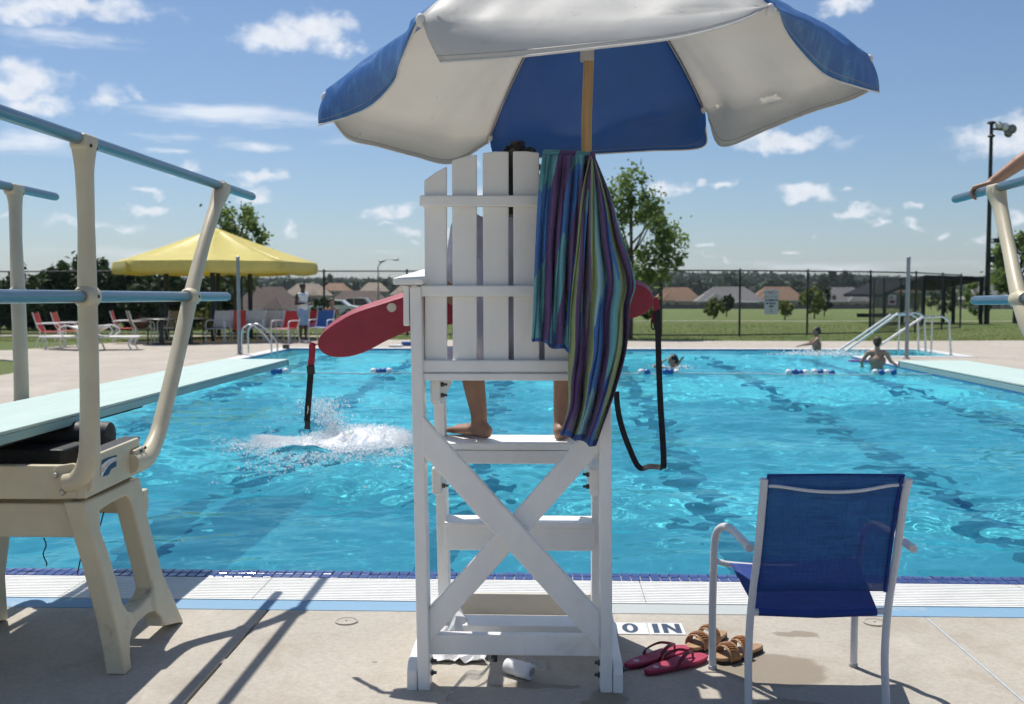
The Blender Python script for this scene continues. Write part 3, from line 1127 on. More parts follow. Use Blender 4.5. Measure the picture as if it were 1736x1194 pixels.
for k, tip in tips.items():
    tip = Vector(tip)
    pts = []
    for i in range(9):
        r = i / 8
        q = APEX + (tip - APEX) * r
        q.z += .16 * r * (1 - r) * 2.2 - .014
        pts.append(q)
    obj('rib', MB().tube(pts, .0045, 6), M_rib, umb, smooth=True)
    obj('rib_tip', MB().ell(tip + Vector((0, 0, -.012)), (.014, .014, .02), 8, 6), M_pipe, umb, smooth=True)
obj('hub', MB().lathe([(.03, -.05), (.035, -.02), (.035, .02), (.02, .05)], APEX - Vector((0, 0, .03)), 12), M_rib, umb, smooth=True, auto=40)

# ------------------------------------------------------------------ towel over the chair back
M_towel, t = newmat('striped_terry_towel')
uvn = t.n('ShaderNodeUVMap')
sp = t.n('ShaderNodeSeparateXYZ'); t.l(uvn.outputs[0], sp.inputs[0])
jag = t.noise(t.mapping(uvn.outputs[0], (70, 5.0, 1)), 1.0, 4, .7)
u = t.math('MULTIPLY_ADD', t.math('SUBTRACT', jag, .5), .012, sp.outputs[0])
PUR, TEA, BLU, LIM, GRY, LTE, NAV = (0.12, 0.06, 0.19), (0.12, 0.37, 0.42), (0.05, 0.17, 0.46), (0.28, 0.36, 0.16), (0.15, 0.13, 0.20), (0.25, 0.49, 0.54), (0.05, 0.06, 0.18)
seq = [TEA, PUR, TEA, PUR, BLU, TEA, LIM, PUR, GRY, LIM, LTE, PUR, BLU, LIM, PUR, NAV, GRY, LTE, GRY, PUR, TEA, PUR, LTE, LIM, TEA, PUR, LIM, LTE, PUR, TEA]
wts = [1.6, 1.8, 1.4, 1.5, 1.6, 2.2, 1.6, 1.6, 1.4, 1.2, 2.2, 1.5, .9, 1.3, 1.6, .9, 2.8, 1.8, 1.2, 1.6, 1.0, 1.4, 2.4, 1.8, 1.0, 1.2, 1.0, .9, 1.2, 1.2]
tot, acc, st1, st2 = sum(wts), 0, [], []
for c_, w_ in zip(seq, wts):
    st1.append((acc / tot, c_))
    alt = {TEA: BLU, LTE: BLU, GRY: PUR, BLU: TEA, LIM: LIM, PUR: PUR, NAV: TEA}[c_]
    st2.append((acc / tot, alt))
    acc += w_


def bigramp(stops):
    # ramps hold 32 stops
    return t.ramp(u, stops, 'CONSTANT')


blk = t.noise(t.mapping(uvn.outputs[0], (60, 3.5, 1)), 1.0, 3, .6)
vv = t.math('MULTIPLY_ADD', t.math('SUBTRACT', blk, .5), .36, sp.outputs[1])
sw = t.n('ShaderNodeMath', operation='PINGPONG'); t.l(t.math('MULTIPLY_ADD', sp.outputs[0], 1.7, vv), sw.inputs[0]); sw.inputs[1].default_value = .42
c = t.mix(t.rng(sw.outputs[0], .24, .245), bigramp(st1), bigramp(st2))
hemm = t.rng(sp.outputs[1], .972, .974)
c = t.mix(hemm, c, (0.03, 0.10, 0.34))
pile = t.noise(uvn.outputs[0], 260, 3, .7)
c = t.mix(t.rng(pile, .35, .7, 0, .35), c, t.mix(.4, c, (0.42, 0.46, 0.5)))
d = t.bsdf(c, 0.95, 0, t.bump(pile, .6, .004), .1, **{'Sheen Weight': .12})
t.end(d)
tow = thing('beach_towel', 'striped purple teal and green beach towel hung over the chair back', 'towel', (0.17, 3.6, 1.0))


def towel_sheet(name, left, right, Y, nv, folds, u0, u1, amp, slant=0.0):
    """left/right: (px, py) outlines from top to hem; folds: list of (phase, freq)"""
    L = catmull([Vector((x, y, 0)) for x, y in left], nv)
    Rr = catmull([Vector((x, y, 0)) for x, y in right], nv)
    nu = 61
    rows, uv = [], []
    for j in range(nv):
        v = j / (nv - 1)
        row = []
        for i in range(nu):
            s = i / (nu - 1)
            px, py = L[j].x * (1 - s) + Rr[j].x * s, L[j].y * (1 - s) + Rr[j].y * s
            dep = 0.0
            for (ph, fq, a) in folds:
                w_ = math.sin(ph + fq * s * math.tau + .9 * math.sin(v * 2.4 + ph * 2))
                dep += a * (1 - 2 * abs(w_) ** .6)
            dep *= amp * (0.75 + .5 * math.sin(v * 2.6))
            dep += .010 * math.sin(11 * s + 7 * v + 2 * math.sin(9 * v)) * math.sin(6.5 * v + 4 * s) + .006 * math.sin(23 * s - 13 * v)
            p = at(px + 6 * math.sin(fq * s * 5 + v * 3) * v * .4, py + 2.5 * math.sin(s * 14 + ph) * (v > .9), Y + dep - .02 * math.sin(math.pi * min(1, v * 1.5)))
            row.append(p)
            sn = s * (1 - slant * (1 - v)) + .035 * math.sin(4.5 * v + 5 * s + u0 * 9) * v
            uv.append((u0 + (u1 - u0) * sn, v))
        rows.append(row)
    m = MB().grid(rows)
    m.uv = uv
    return m


# part that goes over the top of the slats and hangs down in front
left_m = towel_sheet('left', [(919, 263), (912, 330), (906, 430), (903, 520), (901, 577)], [(1000, 262), (998, 330), (990, 430), (985, 520), (983, 604)], 3.655, 40,
                     [(.3, 2.0, 1.0), (1.7, 3.6, .6)], 0.0, .22, .028, .46)
right_m = towel_sheet('right', [(1000, 268), (986, 330), (976, 430), (966, 520), (965, 590), (962, 640), (962, 690), (949, 737)], [(1010, 270), (1038, 340), (1056, 405), (1078, 476), (1069, 520), (1064, 590), (1047, 655), (1031, 700), (1010, 759)], 3.648, 56,
                      [(1.1, 1.5, 1.0), (2.6, 3.2, .55)], .24, .50, .034, -.18)
hook_rows, uv = [], []
for j in range(9):
    a = math.pi * j / 8
    row = []
    for i in range(31):
        s = i / 30
        base = at(919 + (1004 - 919) * s, 264 + 4 * s, 3.70)
        row.append(Vector((base.x + .02 * j / 8, 3.72 - .065 * math.cos(a), base.z + .022 * math.sin(a) - (.1 if j == 8 else 0))))
        uv.append((.22 * .54 * s, .02 + .01 * j))
    hook_rows.append(row)
hk = MB().grid(hook_rows); hk.uv = uv
inner_m = towel_sheet('inner', [(955, 470), (962, 560), (962, 640), (963, 690), (950, 736)], [(1040, 470), (1040, 560), (1032, 640), (1026, 690), (1000, 748)], 3.685, 30,
                      [(.4, 2.0, 1.0)], .25, .62, .012)
for nm, m_ in (('hanging_fold', left_m), ('hanging_fold', right_m), ('hanging_fold', inner_m), ('top_fold', hk)):
    obj(nm, m_, M_towel, tow, smooth=True, solid=.004, normals=False, sub=1)

# ------------------------------------------------------------------ people: bodies are closed shells fused into one skin
M_skin = pm('fair_skin', (0.40, 0.22, 0.145), 0.55, var=0.12, scale=8, bump=0.08, bscale=90)  # palest of the three skin tones
M_skin_tan = pm('tanned_skin', (0.27, 0.155, 0.105), 0.55, var=0.2, scale=9, bump=0.1, bscale=120)
M_skin_dark = pm('dark_skin', (0.055, 0.03, 0.02), 0.5, var=0.12, scale=8)
M_hair = pm('black_hair', (0.012, 0.010, 0.009), 0.55, var=0.4, scale=50, bump=.8, bscale=80)
M_hairb = pm('brown_hair', (0.05, 0.03, 0.018), 0.6, var=0.4, scale=50, bump=.8, bscale=80)
M_eye = pm('dark_eye', (0.02, 0.015, 0.012), 0.2)
M_red = pm('red_swim_fabric', (0.42, 0.02, 0.03), 0.7, scale=15)
M_navy = pm('navy_swim_fabric', (0.02, 0.03, 0.09), 0.7, scale=15)
M_shirt = pm('pale_lilac_shirt', (0.45, 0.43, 0.52), 0.8, var=.15, scale=10, bump=.2, bscale=40)
M_wshirt = pm('white_cotton_shirt', (0.72, 0.72, 0.73), 0.85, var=.06, scale=10)
M_bshort = pm('blue_shorts', (0.22, 0.33, 0.50), 0.85, var=.15, scale=10)


def skin(name, mb, mat, parent, voxel=.008, smooth=6):
    o = obj(name, mb, mat, parent, normals=True)
    m = o.modifiers.new('fuse', 'REMESH'); m.mode = 'VOXEL'; m.voxel_size = voxel; m.use_smooth_shade = True
    if smooth:
        m = o.modifiers.new('soften', 'SMOOTH'); m.iterations = smooth; m.factor = .5
    return o


def head(mb, c, face, r=.088, up=Vector((0, 0, 1))):
    """head shell: skull, jaw, nose, ears, neck stub; face = unit vector the face looks along"""
    face = Vector(face).normalized()
    side = face.cross(up).normalized()
    c = Vector(c)
    rot = Matrix((side, face, up)).transposed()
    mb.ell(c + up * .02, (r * .86, r * 1.08, r * 1.05), 16, 10, rot)
    mb.ell(c - up * .05 + face * .02, (r * .66, r * .82, r * .82), 14, 8, rot)
    mb.ell(c - up * .028 + face * (r * 1.08), (.014, .02, .026), 8, 6, rot)
    for s in (-1, 1):
        mb.ell(c - up * .012 + side * s * r * .87 - face * .005, (.012, .022, .03), 8, 6, rot)
    mb.ell(c - up * .075 + face * (r * .78), (.026, .012, .010), 8, 6, rot)
    return c


def eyes(parent, c, face, r=.088):
    face = Vector(face).normalized(); side = face.cross(Vector((0, 0, 1))).normalized()
    for s in (-1, 1):
        obj('eye', MB().ell(Vector(c) + face * r * 1.0 + side * s * .032 + Vector((0, 0, .0)), (.012, .009, .007), 8, 6), M_eye, parent, smooth=True)


def foot(mb, ankle, toe_dir, z, L=.24, w=.044):
    t_ = Vector(toe_dir).normalized()
    s_ = t_.cross(Vector((0, 0, 1)))
    a = Vector(ankle)
    heel = Vector((a.x, a.y, z + .032)) - t_ * .045
    ball = Vector((a.x, a.y, z + .022)) + t_ * (L - .10)
    mb.cap(heel, .032, a - t_ * .005, .034)
    mb.cap(heel, .031, ball, .022)
    mb.cap(Vector(a) + t_ * .01 - Vector((0, 0, .015)), .030, ball, .022)
    for k in range(5):
        off = s_ * ((k - 2) * .0165)
        mb.cap(heel + t_ * .06 + off * .6, .020, ball + off - Vector((0, 0, .002)), .017)
        L_ = .046 - .006 * k
        mb.cap(ball + off, .013, ball + off + t_ * L_ - Vector((0, 0, .008)), .011 if k else .013)


def hand(mb, wrist, d, palm_n, curl, L=.18, spread=.02, thumb_side=1, sc=1.0):
    """d: direction of the fingers, palm_n: normal of the palm (palm faces +palm_n), curl: bend per joint in radians"""
    d = Vector(d).normalized(); pn = Vector(palm_n); pn = (pn - d * pn.dot(d)).normalized()
    sd = d.cross(pn).normalized() * thumb_side
    w = Vector(wrist)
    for k in range(4):
        o = sd * (.030 - .020 * k) * sc
        mb.cap(w + o * .6, .016 * sc, w + d * .085 * sc + o, .0125 * sc)
    lens = (.074, .084, .078, .060)
    for k in range(4):
        o = sd * (.034 - .0225 * k) * sc
        p = w + d * .088 * sc + o
        a = 0.0
        r_ = .0086 * sc
        for j, fr_ in enumerate((.46, .30, .24)):
            a += curl[j]
            dd = d * math.cos(a) + pn * math.sin(a)
            q = p + dd * lens[k] * fr_ * sc
            mb.cap(p, r_, q, r_ * .92)
            p = q; r_ *= .92
    p = w + d * .03 * sc + sd * .028 * sc
    dd = (sd * .75 + d * .55 + pn * .35).normalized()
    for j, l_ in enumerate((.038, .032, .026)):
        q = p + dd * l_ * sc
        mb.cap(p, (.013 - .0015 * j) * sc, q, (.0115 - .0015 * j) * sc)
        p = q
        dd = (dd + pn * .55 + d * .15).normalized()


# the lifeguard, seen from behind through the slats
lg = thing('person', 'seated lifeguard with dark hair and bare feet seen from behind in the tall chair', 'person', (-0.13, 4.05, 1.19))
b = MB()
hip = Vector((-0.13, 4.00, 1.29))
chest = Vector((-0.13, 3.985, 1.60))
neckb = Vector((-0.13, 3.99, 1.75))
hc = Vector((-0.115, 4.02, 1.878))
b.cap(hip + Vector((-.06, 0, 0)), .10, hip + Vector((.06, 0, 0)), .10)
b.cap(hip, .125, chest, .135)
b.cap(chest + Vector((-.09, 0, .03)), .095, chest + Vector((.09, 0, .03)), .095)
b.cap(chest + Vector((0, 0, .1)), .09, neckb, .058)
b.cap(neckb, .056, hc - Vector((0, 0, .05)), .056)
head(b, hc, (0.05, 1, -.05), r=.092)
ank_l, ank_r = at(812, 722, 4.385), at(952, 724, 4.385)
kn_l, kn_r = Vector((-.345, 4.40, 1.30)), Vector((.085, 4.42, 1.30))
for s, kn, an in ((-1, kn_l, ank_l), (1, kn_r, ank_r)):
    hp = hip + Vector((s * .09, .06, .0))
    b.cap(hp, .088, kn + Vector((0, 0, -.005)), .062)
    calf = kn.lerp(an, .36) + Vector((0, -.022, 0))
    b.cap(kn, .057, calf, .056)
    b.cap(calf, .055, an + Vector((0, 0, .05)), .036)
    b.cap(an + Vector((0, 0, .05)), .036, an, .034)
foot(b, ank_l, (-.62, .75, 0), .842, .25)
foot(b, ank_r, (.10, 1, 0), .842, .25)
for s in (-1, 1):
    sh = chest + Vector((s * .175, .0, .09))
    elb = chest + Vector((s * .235, .12, -.16))
    wr = Vector((-.13 + s * .16, 4.30, 1.46))
    b.cap(sh, .056, elb, .042)
    b.cap(elb, .042, wr, .029)
    hand(b, wr, (-s * .5, .75, -.35), (0, -.3, -1), (.3, .35, .3), thumb_side=s)
skin('body', b, M_skin_tan, lg, .0065, 5)
c_ = MB()
c_.cap(hip + Vector((0, -.02, -.01)), .150, chest, .152)
c_.cap(hip + Vector((-.07, -.03, -.0)), .118, hip + Vector((.07, -.03, -.0)), .118)
c_.cap(chest + Vector((-.10, 0, .035)), .106, chest + Vector((.10, 0, .035)), .106)
for s in (-1, 1):
    sh = chest + Vector((s * .175, .0, .09))
    c_.cap(sh, .070, sh.lerp(chest + Vector((s * .235, .12, -.16)), .62), .064)
skin('shirt', c_, M_shirt, lg, .009, 8)
c_ = MB()
for s, kn in ((-1, kn_l), (1, kn_r)):
    hp = hip + Vector((s * .09, .06, .0))
    c_.cap(hp + Vector((0, .04, -.015)), .100, hp.lerp(kn, .72), .082)
skin('shorts', c_, M_red, lg, .009, 6)
h_ = MB()
h_.ell(hc + Vector((0, -.012, .030)), (.078, .104, .096), 18, 12)
for k in range(70):
    th, ph = random.uniform(0, math.tau), random.uniform(-.1, 1.4)
    dv = Vector((math.cos(th) * math.cos(ph) * .080, math.sin(th) * math.cos(ph) * .104, math.sin(ph) * .10))
    if dv.y > .05 and dv.z < .03:
        continue
    h_.ell(hc + Vector((0, -.012, .037)) + dv, (.012, .012, .012), 7, 5)
h_.cap(hc + Vector((-.02, -.070, -.01)), .050, hc + Vector((-.02, -.055, -.12)), .045)
h_.cap(hc + Vector((.02, -.070, -.01)), .050, hc + Vector((.02, -.055, -.12)), .045)
skin('hair', h_, M_hair, lg, .006, 1)
eyes(lg, hc, (0.05, 1, 0), .092)

# ------------------------------------------------------------------ rescue tube across the lap
M_foam = pm('red_foam', (0.31, 0.022, 0.042), 0.5, var=0.10, scale=14, bump=.25, bscale=150)
M_redw = pm('red_webbing', (0.36, 0.02, 0.05), 0.7, bump=.4, bscale=300)
M_blackw = pm('black_webbing', (0.012, 0.012, 0.016), 0.75, bump=.4, bscale=300, var=.3)
M_plastic = pm('black_plastic', (0.018, 0.018, 0.02), 0.35)
M_plug = pm('cream_plug', (0.62, 0.57, 0.46), 0.6)
YT = 4.19
rt = thing('rescue_tube', 'red foam rescue tube lying across the lap of the lifeguard', 'rescue tube', (-0.2, 4.22, 1.3))
top = [(566, 550), (600, 531), (650, 514.5), (700, 499), (770, 484), (860, 473), (950, 470), (1030, 474), (1074, 482), (1095, 489), (1105, 499)]
bot = [(1108.5, 510), (1105, 521), (1093, 532), (1068, 541), (1020, 542), (950, 538), (860, 540), (770, 550), (700, 561), (660, 576), (622, 596), (594, 605), (566, 606), (547, 599), (538, 584), (546, 566)]
out = [at(x, y, YT) for x, y in top] + [at(x, y, YT) for x, y in bot]
outc = catmull(out + [out[0]], 90)[:-1]
obj('foam_body', MB().prism(outc, (0, .082, .024)), M_foam, rt, smooth=True, auto=40, bevel=.006, seg=3)
pl = at(664, 521.5, YT - .002)
obj('plug', MB().add([pl + Vector((math.cos(a) * r_, 0, math.sin(a) * r_)) for a, r_ in [(k * math.tau / 20, .0185 + .003 * math.sin(k * 2.1) * (k % 5 == 0)) for k in range(20)]], [tuple(range(20))]), M_plug, rt, solid=.002)
YS = YT + .04
obj('red_strap', MB().ribbon(catmull([at(545, 584, YS), at(530, 584.5, YS), at(529.5, 592, YS), at(528.5, 605, YS), at(527, 620, YS)], 16), .026, .003, [(0, 1, 0)] * 3 + [(1, .2, 0)] * 13), M_redw, rt, smooth=False)
obj('buckle', MB().obox(at(526.8, 627, YS), (.016, 0, 0), (0, .007, 0), (-.001, 0, .018)), M_plastic, rt, bevel=.004)
obj('black_strap', MB().ribbon([at(526.5, 634, YS), at(524.5, 660, YS), at(522, 690, YS), at(520.5, 714, YS)], .0245, .003, (1, .1, 0)), M_blackw, rt)
obj('strap_end', MB().prism([at(x, y, YS - .006) for x, y in ((515.5, 713), (526.5, 714), (525, 720), (525.5, 729), (515, 727.5), (516.5, 720))], (0, .012, 0)), M_plastic, rt, bevel=.002)
obj('strap_print', MB().prism([at(x, y, YS - .004) for x, y in ((521, 688), (522.5, 688), (523.5, 694), (521.5, 702), (520, 702), (521, 695))], (0, .001, 0)), M_plug, rt)
obj('red_strap', MB().ribbon(catmull([at(1105, 508, YS), at(1110.5, 508, YS), at(1113, 517, YS), at(1113.5, 527, YS)], 14), .026, .003, [(0, 1, 0)] * 3 + [(1, .25, 0)] * 11), M_redw, rt)
sp_ = catmull([at(1113.5, 525, YS), at(1115.5, 560, YS), at(1117, 620, YS), at(1120, 690, YS), at(1124.5, 760, YS), at(1124.5, 793, YS + .01), at(1118, 792, YS + .03), at(1102, 791, YS + .04), at(1083, 792, YS + .03), at(1065, 755, YS + .02), at(1053, 720, YS), at(1047, 690, YS), at(1045, 664, YS)], 60)
sides = [(1, .1 + .35 * math.sin(i * .16), 0.0) if i < 25 else (.55, .25, .7 * math.sin((i - 22) * .2)) for i in range(60)]
sides = [Vector((1, .25 * math.sin(i * .2), 0)) if i < 27 else (Vector((.25, .9, .9)) if i < 38 else Vector((.95, .45, .35))) for i in range(60)]
for k in range(3):
    sides = [(sides[max(i - 1, 0)] + sides[i] + sides[min(i + 1, 59)]) / 3 for i in range(60)]
obj('black_strap', MB().ribbon(sp_, .024, .003, sides), M_blackw, rt)
obj('red_strap', MB().ribbon([at(1109.5, 530, YS + .012), at(1108, 538, YS + .012), at(1107.5, 548, YS + .012)], .014, .003, (1, .2, 0)), M_redw, rt)
obj('snap_hook', MB().tube(catmull([at(1107.5, 547, YS + .01), at(1105, 542, YS + .01), at(1104.5, 550, YS + .01), at(1105.5, 557, YS + .01), at(1108.5, 559, YS + .01), at(1109.5, 553, YS + .01), at(1107.5, 547, YS + .01)], 20), .0032, 6), M_plastic, rt, smooth=True)

# ------------------------------------------------------------------ diving stands
M_cream = pm('cream_powder_coat', (0.57, 0.505, 0.36), 0.42, var=0.08, scale=6, bump=.12, bscale=160, dark=((0.34, 0.29, 0.20), 0.60, 0.12))
M_alu, t = newmat('tinted_aluminium_rail')
co = t.obj_co()
nz = t.noise(t.mapping(co, (30, 1.5, 30)), 6, 4, .6)
t.end(t.bsdf(t.ramp(nz, [(.3, (0.17, 0.25, 0.29)), (.7, (0.27, 0.36, 0.40))]), t.rng(nz, .3, .7, .28, .42), .9))
M_rubber = pm('black_rubber', (0.014, 0.015, 0.017), 0.6, var=.3, scale=20)
M_steel = pm('galvanised_bolt', (0.42, 0.40, 0.34), 0.4, .6)
M_cord = pm('black_cord', (0.012, 0.014, 0.02), 0.8)
M_decal_w = pm('white_decal', (0.72, 0.70, 0.68), 0.4)
M_decal_n = pm('navy_decal', (0.012, 0.025, 0.10), 0.4)
M_decal_r = pm('red_decal', (0.45, 0.06, 0.06), 0.4)
SX = -2.26
stand = thing('diving_stand', 'cream metal diving board stand with tubular rails beside the lifeguard chair', 'diving stand', (SX, 4.2, 0), group='diving board stands')
# cast leg frame, splayed outward towards the deck
p_top, p_bot = Vector((-1.73, 4.2, .62)), Vector((-1.60, 4.2, 0))
nrm_ = (p_bot - p_top).cross(Vector((0, 1, 0))).normalized()


def fr(px, py):
    return onplane(px, py, p_top, nrm_)


outer = [(140, 852), (175, 838), (237, 809), (246, 850), (255, 896), (278, 978), (296, 1018), (312, 1054), (276, 1062), (274, 1046), (264, 1036), (252, 1040), (236, 1054), (226, 1068), (221, 1088), (221, 1110), (224, 1130), (212, 1146),
         (206, 1105), (196, 1056), (182, 1001), (170, 955), (155, 905)]
hole = [(166, 868), (190, 853), (214, 841), (221, 845), (226, 862), (234, 893), (243, 928), (253, 968), (259, 996), (254, 1010), (240, 1026), (226, 1037), (217, 1036), (208, 1022), (198, 985), (184, 935), (168, 893), (163, 878)]
fo, fh = [fr(*q_) for q_ in outer], [fr(*q_) for q_ in hole]
for q_ in fo:
    if q_.z < .035:
        q_.z = 0.004
frame = plate(fo, [fh], (-.075, 0, 0))
lf = obj('leg_frame', frame, M_cream, stand, bevel=.008, seg=3, smooth=True, auto=50)
left = plate([q_ + Vector((-.66, 0, 0)) for q_ in fo], [[q_ + Vector((-.66, 0, 0)) for q_ in fh]], (-.075, 0, 0))
cx_ = -1.665 - .66
for v in left.v:                                            # mirrored splay
    v.x = 2 * (cx_ - .0375) - v.x
obj('leg_frame', left, M_cream, stand, bevel=.008, seg=3, smooth=True, auto=50)
# cross beams on the rear, side plates, box
zb0, zb1 = at(60, 911, 3.90).z, at(60, 853, 3.90).z
obj('cross_beam', MB().box(-3.0, -1.742, 3.895, 3.985, zb0, zb1), M_cream, stand, bevel=.008, seg=3)
obj('cross_beam', MB().box(-3.0, -1.742, 4.42, 4.48, .50, .60), M_cream, stand, bevel=.008, seg=3)
zc0, zc1 = at(60, 846, 3.87).z, at(60, 789, 3.87).z
obj('box_beam', MB().box(-2.95, -1.76, 3.86, 3.90, zc0, zc1), M_cream, stand, bevel=.006, seg=3)
side = [onx(146, 846, -1.725), onx(241, 800, -1.725), onx(236, 742, -1.725), onx(166, 770, -1.725), onx(147, 782, -1.725)]
obj('side_plate', MB().prism(side, (-.035, 0, 0)), M_cream, stand, bevel=.006, seg=3)
obj('side_plate', MB().prism([q_ + Vector((-1.06, 0, 0)) for q_ in side], (.035, 0, 0)), M_cream, stand, bevel=.006, seg=3)
obj('track_pad', MB().prism([onx(166, 768, -1.735), onx(237, 740, -1.735), onx(237, 746, -1.735), onx(166, 775, -1.735)], (-.07, 0, 0)), M_rubber, stand, bevel=.003)
obj('box_front', MB().box(-2.95, -1.77, 4.42, 4.45, zc0, zc1 + .02), M_cream, stand, bevel=.006)
obj('box_floor', MB().box(-2.76, -1.765, 3.91, 4.41, zc0 + .01, zc0 + .03), M_cream, stand)
ycen = 4.36
obj('fulcrum_roller', MB().lathe([(.02, -2.66), (.058, -2.65), (.062, -2.63), (.062, -1.87), (.058, -1.855), (.02, -1.85)], (0, ycen, .845), 20, 'X'), M_rubber, stand, smooth=True, auto=40)
obj('roller_cradle', MB().box(-2.6, -1.92, 4.06, 4.30, zc0 + .03, zc1 + .03), M_rubber, stand, bevel=.01)
obj('track', MB().box(-2.62, -2.56, 3.92, 4.41, zc1 - .06, zc1 + .0), M_cream, stand, bevel=.004)

# rail posts: cast, widening to a fork at the rail
ZR, ZM = 2.0, 1.44


def post(pathpts, radii):
    P = catmull(pathpts, 40)
    rr = []
    m_ = len(radii) - 1
    for i in range(40):
        t_ = i / 39 * m_
        k = min(int(t_), m_ - 1)
        rr.append(radii[k] + (radii[k + 1] - radii[k]) * (t_ - k))
    return MB().tube(P, rr, 16, True, .82, ref=(0, 1, 0))


near_p = [at(112, 818, 3.85), at(135, 812, 3.85), at(150, 780, 3.85), at(152, 720, 3.86), at(151, 620, 3.87), at(148, 503, 3.88), at(146, 380, 3.88), at(143, 290, 3.88), at(142, 243, 3.88)]
near_r = [.045, .050, .046, .042, .041, .042, .036, .040, .056]
far_p = [onx(222, 786, -1.72), onx(247, 776, -1.72), onx(264, 745, -1.72), onx(277, 700, -1.72), onx(300, 605, -1.72), onx(323, 503, -1.72), onx(346, 412, -1.72), onx(365, 352, -1.72), onx(376, 320, -1.72)]
far_r = [.040, .046, .042, .041, .041, .042, .036, .040, .056]
out_far = [Vector((-2.60, 4.50, .56)), Vector((-2.60, 4.80, .56)), Vector((-2.60, 5.02, .62)), Vector((-2.60, 5.07, .90)), Vector((-2.655, 5.18, 1.20)), Vector((-2.72, 5.30, 1.44)), Vector((-2.79, 5.43, 1.72)), Vector((-2.84, 5.53, 1.92)), Vector((-2.86, 5.56, 2.0))]
out_near = [p_ + Vector((-1.08, 0, 0)) for p_ in near_p]
def rail_set(npp, fpp, owner):
    for (pp_, rr_) in ((npp, near_r), (fpp, far_r)):
        po = obj('rail_post', post(pp_, rr_), M_cream, owner, smooth=True, auto=60)
        tp = pp_[-1]
        obj('rail_clamp', MB().obox(tp + Vector((0, 0, .002)), (.033, 0, 0), (0, .058, 0), (0, 0, .03)), M_cream, po, bevel=.014, seg=3)
        md = pp_[5]
        obj('rail_boss', MB().tube([md + Vector((0, -.055, 0)), md + Vector((0, -.03, 0)), md + Vector((0, .03, 0)), md + Vector((0, .055, 0))], [.032, .043, .043, .032], 14), M_cream, po, smooth=True, auto=50)
        for (yy_, zz) in ((-.024, -.012), (.022, -.016)):
            obj('bolt', MB().lathe([(.008, 0), (.008, .006), (.005, .008)], tp + Vector((.033, yy_, zz)), 8, 'X'), M_rubber, po)
        obj('bolt', MB().lathe([(.007, 0), (.007, .006), (.004, .008)], md + Vector((.038, 0, 0)), 8, 'X'), M_rubber, po)
    for (i_, ye, dz) in ((-1, 6.08, .012), (5, 5.57, 0.0)):
        A_, B_ = npp[i_], fpp[i_]
        def on(y):
            t_ = (y - A_.y) / (B_.y - A_.y)
            return Vector((A_.x + (B_.x - A_.x) * t_, y, A_.z + (B_.z - A_.z) * t_ + dz))
        obj('rail', MB().tube([on(1.6), on(ye - .03), on(ye - .008), on(ye)], [.0235, .0235, .020, .011], 18), M_alu, owner, smooth=True, auto=50)


rail_set(near_p, far_p, stand)
rail_set(out_near, out_far, stand)
obj('mount_flange', MB().prism([at(x, y, 3.842) for x, y in ((86, 800), (97, 790), (122, 786), (158, 800), (156, 830), (140, 846), (104, 846))], (0, .02, 0)), M_cream, stand, bevel=.006, seg=3)
fl = [onx(229, 764, -1.705), onx(243, 757, -1.705), (onx(249, 765, -1.705)), onx(249, 790, -1.705), onx(243, 800, -1.705), onx(233, 798, -1.705)]
obj('mount_flange', MB().prism(fl, (-.02, 0, 0)), M_cream, stand, bevel=.006)
for (px, py) in ((94, 806), (106, 835), (117, 872), (132, 900)):
    obj('bolt', MB().lathe([(.012, 0), (.012, -.006), (.008, -.011)], at(px, py, 3.842 if py < 850 else 3.894), 8, 'Y'), M_steel, stand)
for (px, py) in ((238, 764), (245, 759), (240, 789)):
    obj('bolt', MB().lathe([(.007, 0), (.007, .005), (.004, .007)], onx(px, py, -1.704), 8, 'X'), M_rubber, stand)
# the maker's emblem on the side plate: navy flag with a white sweep and red letters
XD = -1.7235


def dec(pts, mat, lift, nm):
    return obj(nm, MB().prism([onx(x, y, XD + lift) for x, y in pts], (-.0006, 0, 0)), mat, emb)


def S(zx, zy):
    return (160 + zx * 50 / 1194, 765 + zy * 50 / 1194)


emb = obj('emblem', MB().prism([onx(*S(x, y), XD) for x, y in ((290, 380), (520, 270), (905, 155), (890, 620), (680, 730), (570, 960), (310, 1050))], (-.0006, 0, 0)), M_decal_n, stand)
dec([S(x, y) for x, y in ((290, 580), (420, 450), (580, 340), (740, 270), (890, 240), (895, 385), (760, 450), (640, 530), (530, 650), (430, 800), (310, 1040), (270, 1040))], M_decal_w, .0012, 'emblem_sweep')
fnt_ch = 'DURAFLEX'
arc = catmull([Vector(S(x, y) + (0,)) for x, y in ((330, 800), (415, 690), (500, 590), (590, 510), (690, 440), (780, 385), (870, 330))], 40)


def glyph_mesh(ch, size):
    cu = bpy.data.curves.new('lettering', 'FONT')
    cu.body = ch
    cu.size = size
    cu.align_x = 'CENTER'
    cu.align_y = 'CENTER'
    ob = bpy.data.objects.new('lettering', cu)
    COL.objects.link(ob)
    dg = bpy.context.evaluated_depsgraph_get()
    me_ = bpy.data.meshes.new_from_object(ob.evaluated_get(dg))
    vs_ = [v.co.copy() for v in me_.vertices]
    fs_ = [tuple(p_.vertices) for p_ in me_.polygons]
    bpy.data.objects.remove(ob)
    bpy.data.curves.remove(cu)
    return vs_, fs_


